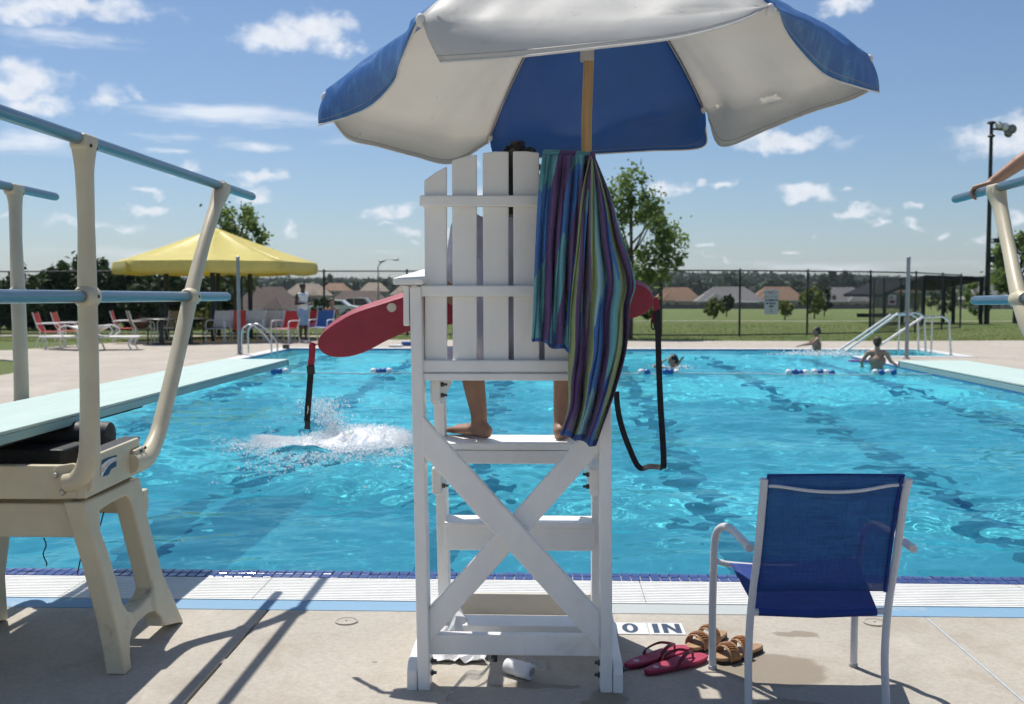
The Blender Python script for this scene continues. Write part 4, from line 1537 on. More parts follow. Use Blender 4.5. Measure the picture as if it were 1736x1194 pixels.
for k, ch in enumerate(fnt_ch):
    q_ = arc[int(2 + k * 36 / 7.4)]
    hgt = 9.5 - 4.6 * k / 7
    vs_, fs_ = glyph_mesh(ch, 1.0)
    lean = -.35 + .04 * k
    pts_ = [(q_.x + (v.x * .62 + v.y * lean * .3) * hgt * .62, q_.y - v.y * hgt * 1.1 - v.x * .42 * hgt * .6) for v in vs_]
    m_ = MB(); m_.add([onx(x, y, XD + .0024) for x, y in pts_], fs_)
    obj('emblem_letter', m_, M_decal_r, emb)
for (pts_) in ([(74, 912), (78, 925), (73, 940), (79, 955), (78, 960)], [(168, 868), (163, 885), (150, 905), (141, 930), (136, 950), (131, 974)], [(176, 868), (170, 890), (165, 900)]):
    obj('loose_cord', MB().tube(catmull([at(x, y, 4.25) for x, y in pts_], 16), .0028, 5), M_cord, stand, smooth=True)
obj('lever', MB().tube([(-1.80, 3.96, .66), (-1.78, 4.2, .70)], .006, 6), M_rubber, stand)



def mirror_tree(o, parent):
    """the same part handed the other way (x flipped), without rails or emblem"""
    for ch in list(o.children):
        if ch.name.split('.')[0] in ('rail', 'rail_post', 'emblem'):
            continue
        c = ch.copy()
        c.data = ch.data.copy()
        c.data.transform(Matrix.Scale(-1, 4, (1, 0, 0)))
        c.data.flip_normals()
        COL.objects.link(c)
        c.parent = parent
        mirror_tree(ch, c)


MX = 0.64
stand2 = thing('diving_stand', 'cream diving board stand gripped by a hand at the right edge', 'diving stand', (MX - SX, 4.2, 0), group='diving board stands')
mirror_tree(stand, stand2)
flipx = lambda P_: [Vector((MX - p_.x, p_.y, p_.z)) for p_ in P_]
right_far = [Vector((2.36, 4.40, .71)), Vector((2.37, 4.48, .77)), Vector((2.35, 4.58, .92)), Vector((2.32, 4.70, 1.06)), at(1757, 580, 4.87), at(1729, 508, 5.03), at(1711, 425, 5.28), at(1697, 355, 5.47), at(1689, 323, 5.53)]
right_near = [p_ + Vector((-.06, 0, 0)) for p_ in flipx(near_p)]
right_near[-1] = Vector((right_far[-1].x + .01, 3.88, near_p[-1].z))
right_near[5] = Vector((right_far[5].x, 3.88, near_p[5].z))
rail_set(right_near, right_far, stand2)
rail_set(flipx(out_near), flipx(out_far), stand2)

# ------------------------------------------------------------------ diving boards
M_board, t = newmat('aqua_grit_board')
p = t.obj_co()
g1 = t.noise(p, 260, 3, .7)
g2 = t.noise(t.mapping(p, (6, .7, 1)), 3, 6, .65)
c = t.ramp(g2, [(.3, (0.40, 0.53, 0.49)), (.7, (0.49, 0.61, 0.57))])
c = t.mix(t.rng(g1, .4, .65, 0, .35), c, (0.60, 0.69, 0.66))
t.end(t.bsdf(c, .8, 0, t.bump(g1, .5, .003), .3))
M_bside = pm('aqua_painted_aluminium', (0.27, 0.44, 0.44), .45, var=.1, scale=6, stretch=(1, .2, 1))
board = thing('diving_board', 'pale aqua diving board over the water at the left', 'diving board', (SX, 5.5, 0.9), group='diving boards')
bx0, bx1 = SX - .255, SX + .255
obj('board_deck', MB().box(bx0, bx1, 1.8, 8.02, .928, .942), M_board, board, bevel=.004)
obj('board_side', MB().box(bx1 - .02, bx1 - .001, 1.8, 8.0, .892, .927), M_bside, board, bevel=.003)
obj('board_side', MB().box(bx0 + .001, bx0 + .02, 1.8, 8.0, .892, .927), M_bside, board, bevel=.003)
obj('board_rib', MB().box(bx1 - .10, bx1 - .06, 1.9, 5.25, .868, .926), M_rubber, board, bevel=.003)  # stiffeners under the board, their shade put in as black colour
obj('board_rib', MB().box(bx0 + .06, bx0 + .10, 1.9, 5.25, .868, .926), M_rubber, board, bevel=.003)
obj('tip_cap', MB().box(bx0 + .004, bx1 - .004, 8.0, 8.04, .893, .938), M_rubber, board, bevel=.004)
board2 = copy_tree(board)
board2.location.x = 0.64 - SX
board2['label'] = 'pale aqua diving board over the water at the right edge'

# ------------------------------------------------------------------ bather on the right board, one hand on the rail
gr = thing('person', 'bather mostly out of frame at right gripping the diving board rail', 'person', (2.98, 5.42, 0.95))
b = MB()
def grip(y):
    A_, B_ = right_near[-1], right_far[-1]
    t_ = (y - A_.y) / (B_.y - A_.y)
    return Vector((A_.x + (B_.x - A_.x) * t_, y, A_.z + (B_.z - A_.z) * t_ + .012))


hold = grip(5.78)
wr = hold + Vector((.062, -.045, .052))
elb = at(1775, 243, 5.60)
sh = Vector((2.83, 5.46, 2.33))
b.cap(wr, .027, wr.lerp(elb, .55), .040)
b.cap(wr.lerp(elb, .5), .040, elb, .040)
b.cap(elb, .041, sh, .052)
ch_ = Vector((3.0, 5.42, 2.20))
hp_ = Vector((3.02, 5.40, 1.86))
b.cap(hp_, .125, ch_, .14); b.cap(ch_ + Vector((-.13, .03, .10)), .07, ch_ + Vector((.13, -.03, .10)), .07)
b.cap(ch_ + Vector((0, 0, .1)), .085, ch_ + Vector((0, 0, .22)), .060)
b.cap(ch_ + Vector((0, 0, .20)), .060, ch_ + Vector((-.01, .0, .36)), .056)
hd = ch_ + Vector((-.01, .01, .40))
head(b, hd, (0, 1, 0))
for s in (-1, 1):
    b.cap(hp_ + Vector((s * .085, 0, -.02)), .088, Vector((3.02 + s * .09, 5.44, 1.42)), .058)
    b.cap(Vector((3.02 + s * .09, 5.44, 1.42)), .056, Vector((3.02 + s * .09, 5.38, 1.04)), .036)
    foot(b, (3.02 + s * .09, 5.38, 1.02), (0, 1, 0), .945)
b.cap(ch_ + Vector((.16, -.03, .1)), .052, ch_ + Vector((.22, -.05, -.17)), .04)
b.cap(ch_ + Vector((.22, -.05, -.17)), .04, ch_ + Vector((.22, .02, -.40)), .028)
hand(b, ch_ + Vector((.22, .02, -.40)), (0, .1, -1), (-1, 0, 0), (.2, .2, .2), thumb_side=-1)
# the gripping hand: palm on the rail, fingers over the far side, thumb below
hand(b, wr, (hold + Vector((-.02, .012, .030))) - wr, (.1, .1, -1), (.75, .85, .75), thumb_side=-1, sc=.96)
skin('body', b, M_skin, gr, .0042, 3)
c_ = MB()
c_.cap(hp_ + Vector((-.03, 0, 0)), .14, hp_ + Vector((.03, 0, -.04)), .14)
for s in (-1, 1):
    c_.cap(hp_ + Vector((s * .085, 0, -.04)), .10, Vector((3.02 + s * .09, 5.44, 1.55)), .085)
skin('shorts', c_, M_navy, gr, .012, 5)
skin('hair', MB().ell(hd + Vector((0, -.012, .04)), (.092, .104, .088), 14, 10), M_hairb, gr, .01, 1)
eyes(gr, hd, (0, 1, 0))

# ------------------------------------------------------------------ patio chair
M_wtube = pm('white_powder_coat_tube', (0.66, 0.66, 0.68), 0.35, var=.05, scale=8)


def mat_sling(name, col, alpha):
    m, t = newmat(name)
    uvn = t.obj_co()
    wx = t.n('ShaderNodeTexWave', wave_type='BANDS', bands_direction='X'); wx.inputs['Scale'].default_value = 120; wx.inputs['Distortion'].default_value = .6
    wz = t.n('ShaderNodeTexWave', wave_type='BANDS', bands_direction='Z'); wz.inputs['Scale'].default_value = 120; wz.inputs['Distortion'].default_value = .6
    t.l(uvn, wx.inputs[0]); t.l(uvn, wz.inputs[0])
    nz = t.noise(t.mapping(uvn, (60, 60, 3)), 3, 4, .7)
    nz2 = t.noise(t.mapping(uvn, (3, 3, 60)), 3, 4, .7)
    k = t.math('ADD', t.math('MULTIPLY', nz, .5), t.math('MULTIPLY', nz2, .5))
    c = t.ramp(k, [(.35, tuple(x * .72 for x in col)), (.65, tuple(x * 1.3 for x in col))])
    d = t.bsdf(c, .6, 0, t.bump(t.math('MULTIPLY', wx.outputs[1], wz.outputs[1]), .4, .002), .35)
    tr = t.n('ShaderNodeBsdfTranslucent'); t.l(c, tr.inputs[0])
    m1 = t.n('ShaderNodeMixShader'); m1.inputs[0].default_value = .3
    t.l(d, m1.inputs[1]); t.l(tr.outputs[0], m1.inputs[2])
    tp = t.n('ShaderNodeBsdfTransparent')
    m2 = t.n('ShaderNodeMixShader')
    t.l(t.rng(k, .3, .7, alpha * .75, alpha * 1.25, False), m2.inputs[0])
    t.l(m1.outputs[0], m2.inputs[1]); t.l(tp.outputs[0], m2.inputs[2])
    t.end(m2.outputs[0])
    return m


M_sling = mat_sling('blue_mesh_sling', (0.035, 0.10, 0.34), .19)
M_slingseat = mat_sling('blue_mesh_seat', (0.028, 0.07, 0.33), .04)
M_glide = pm('grey_glide', (0.4, 0.4, 0.42), .6)
pc = thing('patio_chair', 'white tubular patio chair with blue mesh sling facing the pool', 'chair', (0.93, 3.82, 0))
YB = 3.60
lp = [at(1296, 812, YB - .10), at(1293, 850, YB - .085), at(1285, 935, YB - .05), at(1277, 1000, YB - .015), at(1272, 1050, YB), at(1269, 1110, YB - .01), at(1269, 1180, YB - .02)]
rp = [at(1541, 812, YB - .10), at(1532, 850, YB - .085), at(1521, 935, YB - .05), at(1510, 1000, YB - .015), at(1503, 1060, YB), at(1500, 1120, YB - .01), at(1502, 1180, YB - .02)]
for P_ in (lp, rp):
    e_ = P_[-1] + (P_[-1] - P_[-2]) * .4
    e_.z = 0.006
    P_.append(e_)
    obj('rear_post', MB().tube(catmull(P_, 40), .0135, 12), M_wtube, pc, smooth=True, auto=50)
    obj('glide', MB().lathe([(.016, .0), (.016, .012), (.013, .014)], (e_.x, e_.y, .0045), 10), M_glide, pc)
fl_ = [gnd(1208, 1136)]
fl_[0].z = .006
lf_pts = [fl_[0], at(1208, 1040, 4.02), at(1210, 960, 4.02), at(1212, 918, 4.01), at(1217, 900, 3.99), at(1228, 893, 3.96), at(1240, 898, 3.90), at(1256, 913, 3.74), at(1271, 930, 3.60)]
g_ = gnd(1447, 1132); g_.z = .006
rf_pts = [g_, at(1449, 1045, 4.03), at(1455, 960, 4.03), at(1459, 925, 4.02), at(1466, 902, 3.99), at(1481, 890, 3.96), at(1496, 894, 3.90), at(1520, 910, 3.74), at(1549, 931, 3.58)]
for P_ in (lf_pts, rf_pts):
    obj('front_leg_and_arm', MB().tube(catmull(P_, 56), .0145, 12), M_wtube, pc, smooth=True, auto=50)
    obj('glide', MB().lathe([(.017, .0), (.017, .012), (.013, .014)], (P_[0].x, P_[0].y, .0045), 10), M_glide, pc)
obj('seat_rail', MB().tube(catmull([at(1211, 950, 4.02), at(1240, 957, 4.01), at(1330, 962, 3.99), at(1420, 957, 4.01), at(1455, 948, 4.03)], 24), .011, 10), M_wtube, pc, smooth=True)
obj('seat_rail', MB().tube([at(1273, 1038, YB), at(1385, 1040, YB + .01), at(1503, 1036, YB)], .012, 10), M_wtube, pc, smooth=True)
obj('back_bar', MB().tube(catmull([at(1296, 824, YB - .094), at(1320, 825, YB - .094), at(1370, 832, YB - .105), at(1415, 834.5, YB - .108), at(1460, 832, YB - .105), at(1505, 824, YB - .094), at(1531, 822, YB - .094)], 30), .006, 8), M_wtube, pc, smooth=True)


def quad_sheet(tl, tr_, br, bl, sag, n=14):
    rows = []
    for j in range(n):
        v = j / (n - 1)
        row = []
        for i in range(n):
            s = i / (n - 1)
            q_ = (tl * (1 - s) + tr_ * s) * (1 - v) + (bl * (1 - s) + br * s) * v
            row.append(q_ + Vector(sag) * (math.sin(math.pi * s)) * (.4 + .6 * math.sin(math.pi * v)))
        rows.append(row)
    return MB().grid(rows)


obj('back_sling', quad_sheet(at(1301, 805, YB - .10), at(1534, 805, YB - .10), at(1500, 1003, YB - .02), at(1281, 1003, YB - .02), (0, .02, 0)), M_sling, pc, smooth=True, normals=False, solid=.0016)
obj('sling_hem', MB().tube([at(1301, 806, YB - .10), at(1418, 805, YB - .085), at(1534, 806, YB - .10)], .0045, 6), M_slingseat, pc, smooth=True)
obj('sling_hem', MB().tube([at(1303, 808, YB - .101), at(1293, 900, YB - .066), at(1283, 1002, YB - .018)], .0055, 6), M_slingseat, pc, smooth=True)
obj('sling_hem', MB().tube([at(1529, 808, YB - .101), at(1514, 900, YB - .066), at(1500, 1003, YB - .018)], .0065, 6), M_slingseat, pc, smooth=True)
obj('seat_sling', quad_sheet(at(1237, 953, 4.015), at(1452, 947, 4.02), at(1488, 1036, YB + .005), at(1282, 1036, YB + .005), (0, 0, -.012)), M_slingseat, pc, smooth=True, normals=False, solid=.002)
obj('seat_wrap', MB().tube([at(1286, 1037, YB - .003), at(1385, 1041, YB + .006), at(1486, 1037, YB - .003)], .0145, 10), M_slingseat, pc, smooth=True)

# ------------------------------------------------------------------ footwear
M_ff = pm('crimson_foam_sole', (0.36, 0.028, 0.075), .6, var=.1, scale=20, bump=.3, bscale=200)
M_ffs = pm('dark_red_strap', (0.16, 0.012, 0.03), .5)
M_logo = pm('pale_heel_print', (0.45, 0.42, 0.48), .6)
M_leather = pm('brown_woven_leather', (0.33, 0.15, 0.055), .38, var=.3, scale=30, bump=.8, bscale=140)
M_sole = pm('tan_footbed', (0.36, 0.22, 0.12), .55, var=.2, scale=15, bump=.2)
M_dsole = pm('black_outsole', (0.02, 0.018, 0.016), .7)


def sole_outline(n=36, L=.27, wt=.105, wh=.07):
    """toe at +x"""
    pts = []
    for k in range(n):
        a = math.tau * k / n
        x = math.cos(a) * L / 2
        w = (wh + (wt - wh) * (0.5 + 0.5 * math.sin((x / L) * math.pi))) / 2
        waist = 1 - .14 * math.exp(-((x + .02) / .05) ** 2)
        pts.append((x, math.copysign(abs(math.sin(a)) ** .75, math.sin(a)) * w * waist))
    return pts


def flip_flop(heel, toe, label, flipy):
    h_, t_ = Vector(heel), Vector(toe)
    d_ = t_ - h_
    ctr = (h_ + t_) / 2
    root = thing('flip_flop', label, 'flip flop', (ctr.x, ctr.y, .0045), math.atan2(d_.y, d_.x), 'pair of red flip flops')
    L = d_.length
    o2 = [(x, y * flipy) for x, y in sole_outline(L=L)]
    obj('outsole', MB().prism([(x * .99, y * .97, 0) for x, y in o2], (0, 0, .010)), M_ffs, root, local=True, bevel=.003)
    obj('sole', MB().prism([(x, y, .0105) for x, y in o2], (0, 0, .013)), M_ff, root, local=True, bevel=.004, seg=3)
    tp_ = Vector((L * .28, 0, .024))
    for s in (-1, 1):
        pts_ = catmull([Vector((-L * .10, s * .041, .018)), Vector((-L * .05, s * .040, .040)), Vector((L * .10, s * .026, .056)), Vector((L * .22, s * .010, .050)), tp_ + Vector((0, 0, .018))], 16)
        obj('strap', MB().ribbon(pts_, .014, .004, [Vector((1, 0, -.1 * s)) if i < 3 else Vector((.25, s * .5, -.6)) for i in range(16)]), M_ffs, root, local=True, smooth=False)
    obj('toe_post', MB().tube([tp_ + Vector((0, 0, .02)), tp_ - Vector((0, 0, .004))], .004, 8), M_ffs, root, local=True)
    obj('heel_print', MB().lathe([(.012, 0), (.012, .0006)], (-L * .33, 0, .0237), 14), M_logo, root, local=True)
    return root


flip_flop(gnd(1060, 1138), gnd(1166, 1106), 'red flip flop nearer the lifeguard chair, partly behind its pair', 1)
flip_flop(gnd(1094, 1148), gnd(1196, 1120), 'red flip flop nearer the patio chair leg, in front of its pair', -1)


def sandal(toe, heel, label):
    h_, t_ = Vector(heel), Vector(toe)
    d_ = t_ - h_
    ctr = (h_ + t_) / 2
    L = d_.length
    root = thing('sandal', label, 'sandal', (ctr.x, ctr.y, .0045), math.atan2(d_.y, d_.x), 'pair of brown leather sandals')
    o2 = sole_outline(L=L, wt=.10, wh=.072)
    obj('outsole', MB().prism([(x, y, 0) for x, y in o2], (0, 0, .012)), M_dsole, root, local=True, bevel=.003)
    obj('footbed', MB().prism([(x * .99, y * .98, .0125) for x, y in o2], (0, 0, .014)), M_sole, root, local=True, bevel=.004, seg=3)
    for (xc, hh, ww, wid) in ((L * .26, .052, .050, .048), (L * -.02, .062, .048, .046)):
        rows = []
        for i in range(5):
            x = xc + (i / 4 - .5) * wid
            row = []
            for j in range(15):
                a = math.pi * j / 14
                row.append(Vector((x + .008 * math.cos(a), math.cos(a) * ww, .014 + math.sin(a) ** .8 * hh * (1 - .10 * i / 4))))
            rows.append(row)
        obj('strap', MB().grid(rows), M_leather, root, local=True, smooth=True, solid=.004, normals=False)
        for e in range(2):
            row = rows[0 if e == 0 else -1]
            obj('strap_edge', MB().tube([p_ + Vector((0, 0, .001)) for p_ in row], .0032, 6), M_sole, root, local=True, smooth=True)
        # woven plaits
        for j in range(3, 12):
            a = math.pi * j / 14
            obj('plait', MB().tube([Vector((xc + s_ * wid * .36 + .008 * math.cos(a), math.cos(a + (s_ * .12)) * (ww + .001), .0165 + math.sin(a + s_ * .12) ** .8 * hh)) for s_ in (-1, -.4, 0, .4, 1)], [.002, .0042, .0048, .0042, .002], 6), M_leather, root, local=True, smooth=True)
    return root


sandal(gnd(1169, 1110), gnd(1229, 1081), 'brown leather sandal behind the front leg of the patio chair')
sandal(gnd(1214, 1128), gnd(1291, 1104), 'brown leather sandal standing under the patio chair seat')

# ------------------------------------------------------------------ litter under the lifeguard chair
M_paper = pm('white_paper', (0.76, 0.76, 0.77), .8, var=.05, scale=20)
bagp = gnd(772, 1112)
mb = MB()
nn_ = 11
rows = []
for i in range(nn_):
    row = []
    for j in range(nn_):
        u_, v_ = i / (nn_ - 1) - .5, j / (nn_ - 1) - .5
        z = .02 + .19 * max(0, 1 - 1.9 * math.hypot(u_ + .20, v_ - .12)) + .035 * max(0, 1 - 3 * abs(v_ - .15)) + random.uniform(0, .028)
        row.append(Vector((bagp.x + u_ * .26 + random.uniform(-.012, .012), bagp.y + .04 + v_ * .30 + random.uniform(-.012, .012), z)))
    rows.append(row)
mb.grid(rows)
o = obj('crumpled_paper', mb, M_paper, None, solid=.002, normals=False)
lo_ = min(v.z for v in mb.v)
o.location.z = .007 - lo_
tag(o, 'crumpled white paper bag under the lifeguard chair', 'paper')

rollp = gnd(880, 1150)
roll = thing('paper_roll', 'white paper roll in clear wrapping lying under the lifeguard chair', 'paper roll', (rollp.x, rollp.y, .005), R(-38))
prof = [(.004, -.062), (.020, -.062), (.0285, -.058), (.030, -.04), (.0285, -.02), (.031, .0), (.029, .02), (.0305, .04), (.029, .058), (.022, .062), (.004, .062)]
mb = MB().lathe(prof, (0, 0, .031), 22, 'X')
for v in mb.v:
    v.y += random.uniform(-.0012, .0012); v.z += random.uniform(-.0012, .0012)
obj('roll', mb, M_paper, roll, local=True, smooth=True)
obj('paper_layers', MB().lathe([(.012, .0625), (.0125, .0632), (.020, .0632), (.0205, .0625)], (0, 0, .031), 18, 'X'), M_worn, roll, local=True)
M_film, t = newmat('clear_plastic_film')
gl = t.n('ShaderNodeBsdfGlossy'); gl.inputs['Roughness'].default_value = .15
tp = t.n('ShaderNodeBsdfTransparent'); tp.inputs[0].default_value = (.98, .98, .98, 1)
df = t.n('ShaderNodeBsdfDiffuse'); df.inputs[0].default_value = (.7, .72, .74, 1)
lw = t.n('ShaderNodeLayerWeight'); lw.inputs[0].default_value = .2
m1 = t.n('ShaderNodeMixShader'); m1.inputs[0].default_value = .16; t.l(tp.outputs[0], m1.inputs[1]); t.l(df.outputs[0], m1.inputs[2])
m2 = t.n('ShaderNodeMixShader'); t.l(t.math('MULTIPLY', lw.outputs['Fresnel'], .35), m2.inputs[0]); t.l(m1.outputs[0], m2.inputs[1]); t.l(gl.outputs[0], m2.inputs[2])
t.end(m2.outputs[0])
rows = []
for i in range(12):
    row = []
    for j in range(9):
        row.append(Vector((-.02 + i * .011 + random.uniform(-.004, .004), .026 + j * .007, .012 + .045 * math.exp(-((j - 3) / 3.0) ** 2) + random.uniform(0, .022))))
    rows.append(row)
obj('plastic_wrap', MB().grid(rows), M_film, roll, local=True, normals=False)

st = [gnd(838, 1138), gnd(815, 1160), gnd(790, 1168), gnd(768, 1180), gnd(757, 1192)]
strip = thing('plastic_strap', 'clear plastic strap with a black clip lying beside the paper roll', 'plastic strap', st[2])
for q_, zz in zip(st, (.05, .03, .045, .022, .014)):
    q_.z = zz
obj('clear_band', MB().ribbon(catmull(st, 20), .022, .001, (.3, .3, 1)), M_film, strip)
obj('clear_band', MB().ribbon(catmull([q_ + Vector((.01, .02, .008)) for q_ in st], 20), .018, .001, (.3, .4, 1)), M_film, strip)
obj('clip', MB().obox(st[0] + Vector((0, 0, .004)), (.012, 0, 0), (0, .006, 0), (0, 0, .018)), M_plastic, strip, bevel=.003)

# ------------------------------------------------------------------ depth marker tiles, floor caps
M_marker = pm('white_ceramic_marker', (0.70, 0.70, 0.68), .35, var=.06, scale=8, dark=((.45, .43, .38), .64, .15))
M_ink = pm('navy_lettering', (0.035, 0.055, 0.10), .5, var=.5, scale=60)
c0, c1, c2 = gnd(1101, 1069), gnd(1163, 1079), gnd(1163, 1058)
tw = .155
yb_ = gnd(1130, 1079).y
x_r = gnd(1160, 1069).x
mk = thing('depth_marker', 'white tile depth marker reading 0 IN set in the deck', 'depth marker', (x_r - tw, yb_ + tw / 2, .004))
for k, txt in enumerate(('IN', '0')):
    xa_ = x_r - tw * (k + 1)
    tl_ = obj('marker_tile', MB().box(xa_ + .002, xa_ + tw - .002, yb_, yb_ + tw, .003, .0085), M_marker, mk, bevel=.0015)
    for ch in txt:
        def bl(x, y):
            return Vector((xa_ + tw * x, yb_ + tw * y, .0093))
        m_ = MB()
        if ch == 'I':
            m_.add([bl(.13, .10), bl(.29, .10), bl(.29, .90), bl(.13, .90)], [(0, 1, 2, 3)])
        elif ch == 'N':
            m_.add([bl(.40, .10), bl(.54, .10), bl(.54, .58), bl(.76, .10), bl(.90, .10), bl(.90, .90), bl(.76, .90), bl(.76, .42), bl(.54, .90), bl(.40, .90)], [(0, 1, 2, 8, 9), (2, 3, 4, 7, 8), (4, 5, 6, 7)])
        else:
            n_ = 28
            m_.add([bl(.5 + math.cos(k_ * math.tau / n_) * .22, .5 + math.sin(k_ * math.tau / n_) * .41) for k_ in range(n_)] + [bl(.5 + math.cos(k_ * math.tau / n_) * .085, .5 + math.sin(k_ * math.tau / n_) * .27) for k_ in range(n_)],
                   [(k_, (k_ + 1) % n_, (k_ + 1) % n_ + n_, k_ + n_) for k_ in range(n_)])
        obj('lettering', m_, M_ink, tl_, normals=False)
M_cap = pm('concrete_grey_cap', (0.40, 0.37, 0.32), .8, bump=.3, bscale=90)
for (px, py, lab) in ((590, 1052, 'round grey floor cap in the deck near the diving stand'), (1479, 1054, 'round grey floor cap in the deck behind the patio chair')):
    g_ = gnd(px, py)
    cp = thing('floor_cap', lab, 'floor cap', (g_.x, g_.y - .035, .004), 0, 'round deck caps')
    obj('rim', MB().lathe([(.050, 0), (.050, .006), (.043, .007), (.043, .003)], (0, 0, 0), 24), M_cap, cp, local=True)
    obj('lid', MB().lathe([(.041, 0), (.041, .0055)], (0, 0, 0), 24), M_cap, cp, local=True)
    obj('screw', MB().lathe([(.005, 0), (.005, .0065)], (0, 0, .0), 8), M_bolt, cp, local=True)

# ------------------------------------------------------------------ splash where someone has just dived in
M_foamw, t = newmat('white_water')
t.end(t.bsdf((0.95, 0.97, 0.98), .35, 0, None, .4, **{'Subsurface Weight': 1.0, 'Subsurface Radius': (.10, .12, .14), 'Subsurface Scale': .6}))
M_drop, t = newmat('spray_drops')
wd = t.bsdf((0.92, 0.95, 0.97), .25, 0, None, .5)
tl = t.n('ShaderNodeBsdfTranslucent'); tl.inputs[0].default_value = (0.95, 0.98, 1.0, 1)
mx = t.n('ShaderNodeMixShader'); mx.inputs[0].default_value = .5
t.l(wd, mx.inputs[1]); t.l(tl.outputs[0], mx.inputs[2]); t.end(mx.outputs[0])


def droplets(name, pts, sizes, mat, parent=None):
    """many small drops, each an octahedron stretched at random"""
    n_ = len(pts)
    base = np.array([(1, 0, 0), (-1, 0, 0), (0, 1, 0), (0, -1, 0), (0, 0, 1), (0, 0, -1)], float)
    tri = np.array([(0, 2, 4), (2, 1, 4), (1, 3, 4), (3, 0, 4), (2, 0, 5), (1, 2, 5), (3, 1, 5), (0, 3, 5)])
    pts, sizes = np.asarray(pts), np.asarray(sizes)
    st_ = 0.7 + rng.random((n_, 1, 3)) * .8
    vs_ = pts[:, None, :] + base[None] * sizes[:, None, None] * st_
    fs_ = tri[None] + (np.arange(n_) * 6)[:, None, None]
    me_ = bpy.data.meshes.new(name)
    me_.from_pydata(vs_.reshape(-1, 3).tolist(), [], fs_.reshape(-1, 3).tolist())
    me_.polygons.foreach_set('use_smooth', [True] * len(me_.polygons))
    o_ = link(name, me_, mat, parent)
    return o_


sp0 = gnd(430, 752, 0); sp1 = gnd(694, 752, 0)
fpts, fs_ = [], []
line = catmull([gnd(440, 744), gnd(465, 750), gnd(505, 757), gnd(560, 752), gnd(620, 747), gnd(668, 745), gnd(694, 752)], 60)
for k in range(22000):
    i = rng.random()
    w_ = .25 + .75 * math.exp(-((i - .62) / .30) ** 2)
    c_ = line[int(i * 59)]
    r1 = rng.normal() * .24 * w_
    hgt = .17 * w_ * math.exp(-(r1 / .26) ** 2) * rng.random() ** .8
    fpts.append((c_.x + rng.normal() * .06, c_.y + r1 + .12 * w_, WZ + .02 + hgt)); fs_.append(.0022 + .005 * rng.random() ** 3 * w_)
for k in range(6500):                                        # froth drifting in front
    i = rng.random()
    c_ = line[int(i * 59)]
    dy = -abs(rng.normal()) * (.75 if i > .3 else .35)
    fpts.append((c_.x + rng.normal() * .18, c_.y + dy, WZ + .02 + .03 * rng.random())); fs_.append(.003 + .007 * rng.random() ** 3)
jet = gnd(575, 748)
for k in range(1500):                                        # the jet thrown up
    u_ = rng.random() ** .8
    x_ = -0.20 * u_ + rng.normal() * (.03 + .10 * u_)
    fpts.append((jet.x + x_, jet.y + rng.normal() * .08, WZ + .06 + u_ * .38 + rng.normal() * .02)); fs_.append(.003 + .005 * rng.random() ** 2)
for k in range(420):                                         # scattered drops
    fpts.append((jet.x + rng.normal() * .8, jet.y + rng.normal() * .5, WZ + abs(rng.normal()) * .25)); fs_.append(.003 + .003 * rng.random())
splash = tag(droplets('water_splash', fpts, fs_, M_drop), 'white foaming splash in the water left of the lifeguard chair', 'splash', kind='stuff')

# the boiling crest under the drops
nz_ = rng.normal(size=(120, 26))
for _ in range(6):
    nz_ = (nz_ + np.roll(nz_, 1, 0) + np.roll(nz_, -1, 0) + np.roll(nz_, 1, 1) + np.roll(nz_, -1, 1)) / 5
crest = catmull([Vector(p_) for p_ in line[::6]] + [Vector(line[-1])], 120)
rows = []
for i in range(120):
    s_ = i / 119
    w_ = (.25 + .75 * math.exp(-((s_ - .62) / .30) ** 2)) * min(1, s_ * 8, (1 - s_) * 10 + .15)
    row = []
    for j in range(26):
        v_ = j / 25 * 2 - 1
        prof_ = max(0, 1 - v_ * v_) ** 1.4
        row.append(Vector((crest[i].x + .12 * nz_[i, (j * 7) % 26], crest[i].y + .12 * w_ + v_ * .55 * w_ + .1 * nz_[i, j], WZ - .012 + (.12 * w_ * prof_) * (1 + nz_[i, j] * 1.2) + .008 * nz_[i, j])))
    rows.append(row)
ORIGIN[splash.name] = Vector((0, 0, 0))
obj('foam_crest', MB().grid(rows), M_foamw, splash, smooth=True, normals=False)


# ------------------------------------------------------------------ float rope across the pool
M_bw = pm('white_float', (0.78, 0.77, 0.76), .4, scale=20)
M_bb = pm('blue_float', (0.02, 0.11, 0.36), .4, scale=20)
M_rope = pm('pale_rope', (0.62, 0.66, 0.68), .8)
YF = gnd(868, 633, -.01).y
fr_ = thing('float_rope', 'rope of blue and white floats strung across the pool', 'float rope', (0, YF, 0))
pts_ = [Vector((PX0 + (PX1 - PX0) * i / 40, YF + .1 * math.sin(i * .5), -.012 + .008 * math.sin(i * 1.7))) for i in range(41)]
obj('rope', MB().tube(pts_, .011, 6), M_rope, fr_, smooth=True)
for px, k in ((455, 'w'), (464, 'b'), (474, 'b'), (484, 'w'), (633, 'w'), (642.5, 'b'), (650.5, 'b'), (660, 'w'), (1087, 'w'), (1097, 'b'), (1128, 'b'), (1137, 'b'), (1147, 'w'),
              (1337, 'w'), (1347.5, 'b'), (1357, 'b'), (1366, 'w'), (1381, 'w'), (1391, 'b'), (1400, 'w'), (1410, 'b'), (1484, 'w'), (1494, 'b'), (1505, 'w'), (1515, 'b')):
    q_ = gnd(px, 632, .01)
    q_.y = YF; q_.x = (px - 930) / 1780 * YF * 1.0 + 0
    d_ = px_dir(px, 632); q_.x = d_.x / d_.y * YF
    obj('float', MB().lathe([(.012, -.062), (.035, -.052), (.052, -.03), (.058, 0), (.052, .03), (.035, .052), (.012, .062)], (q_.x, q_.y, .016 + random.uniform(-.006, .012)), 12, 'X'), M_bw if k == 'w' else M_bb, fr_, smooth=True)

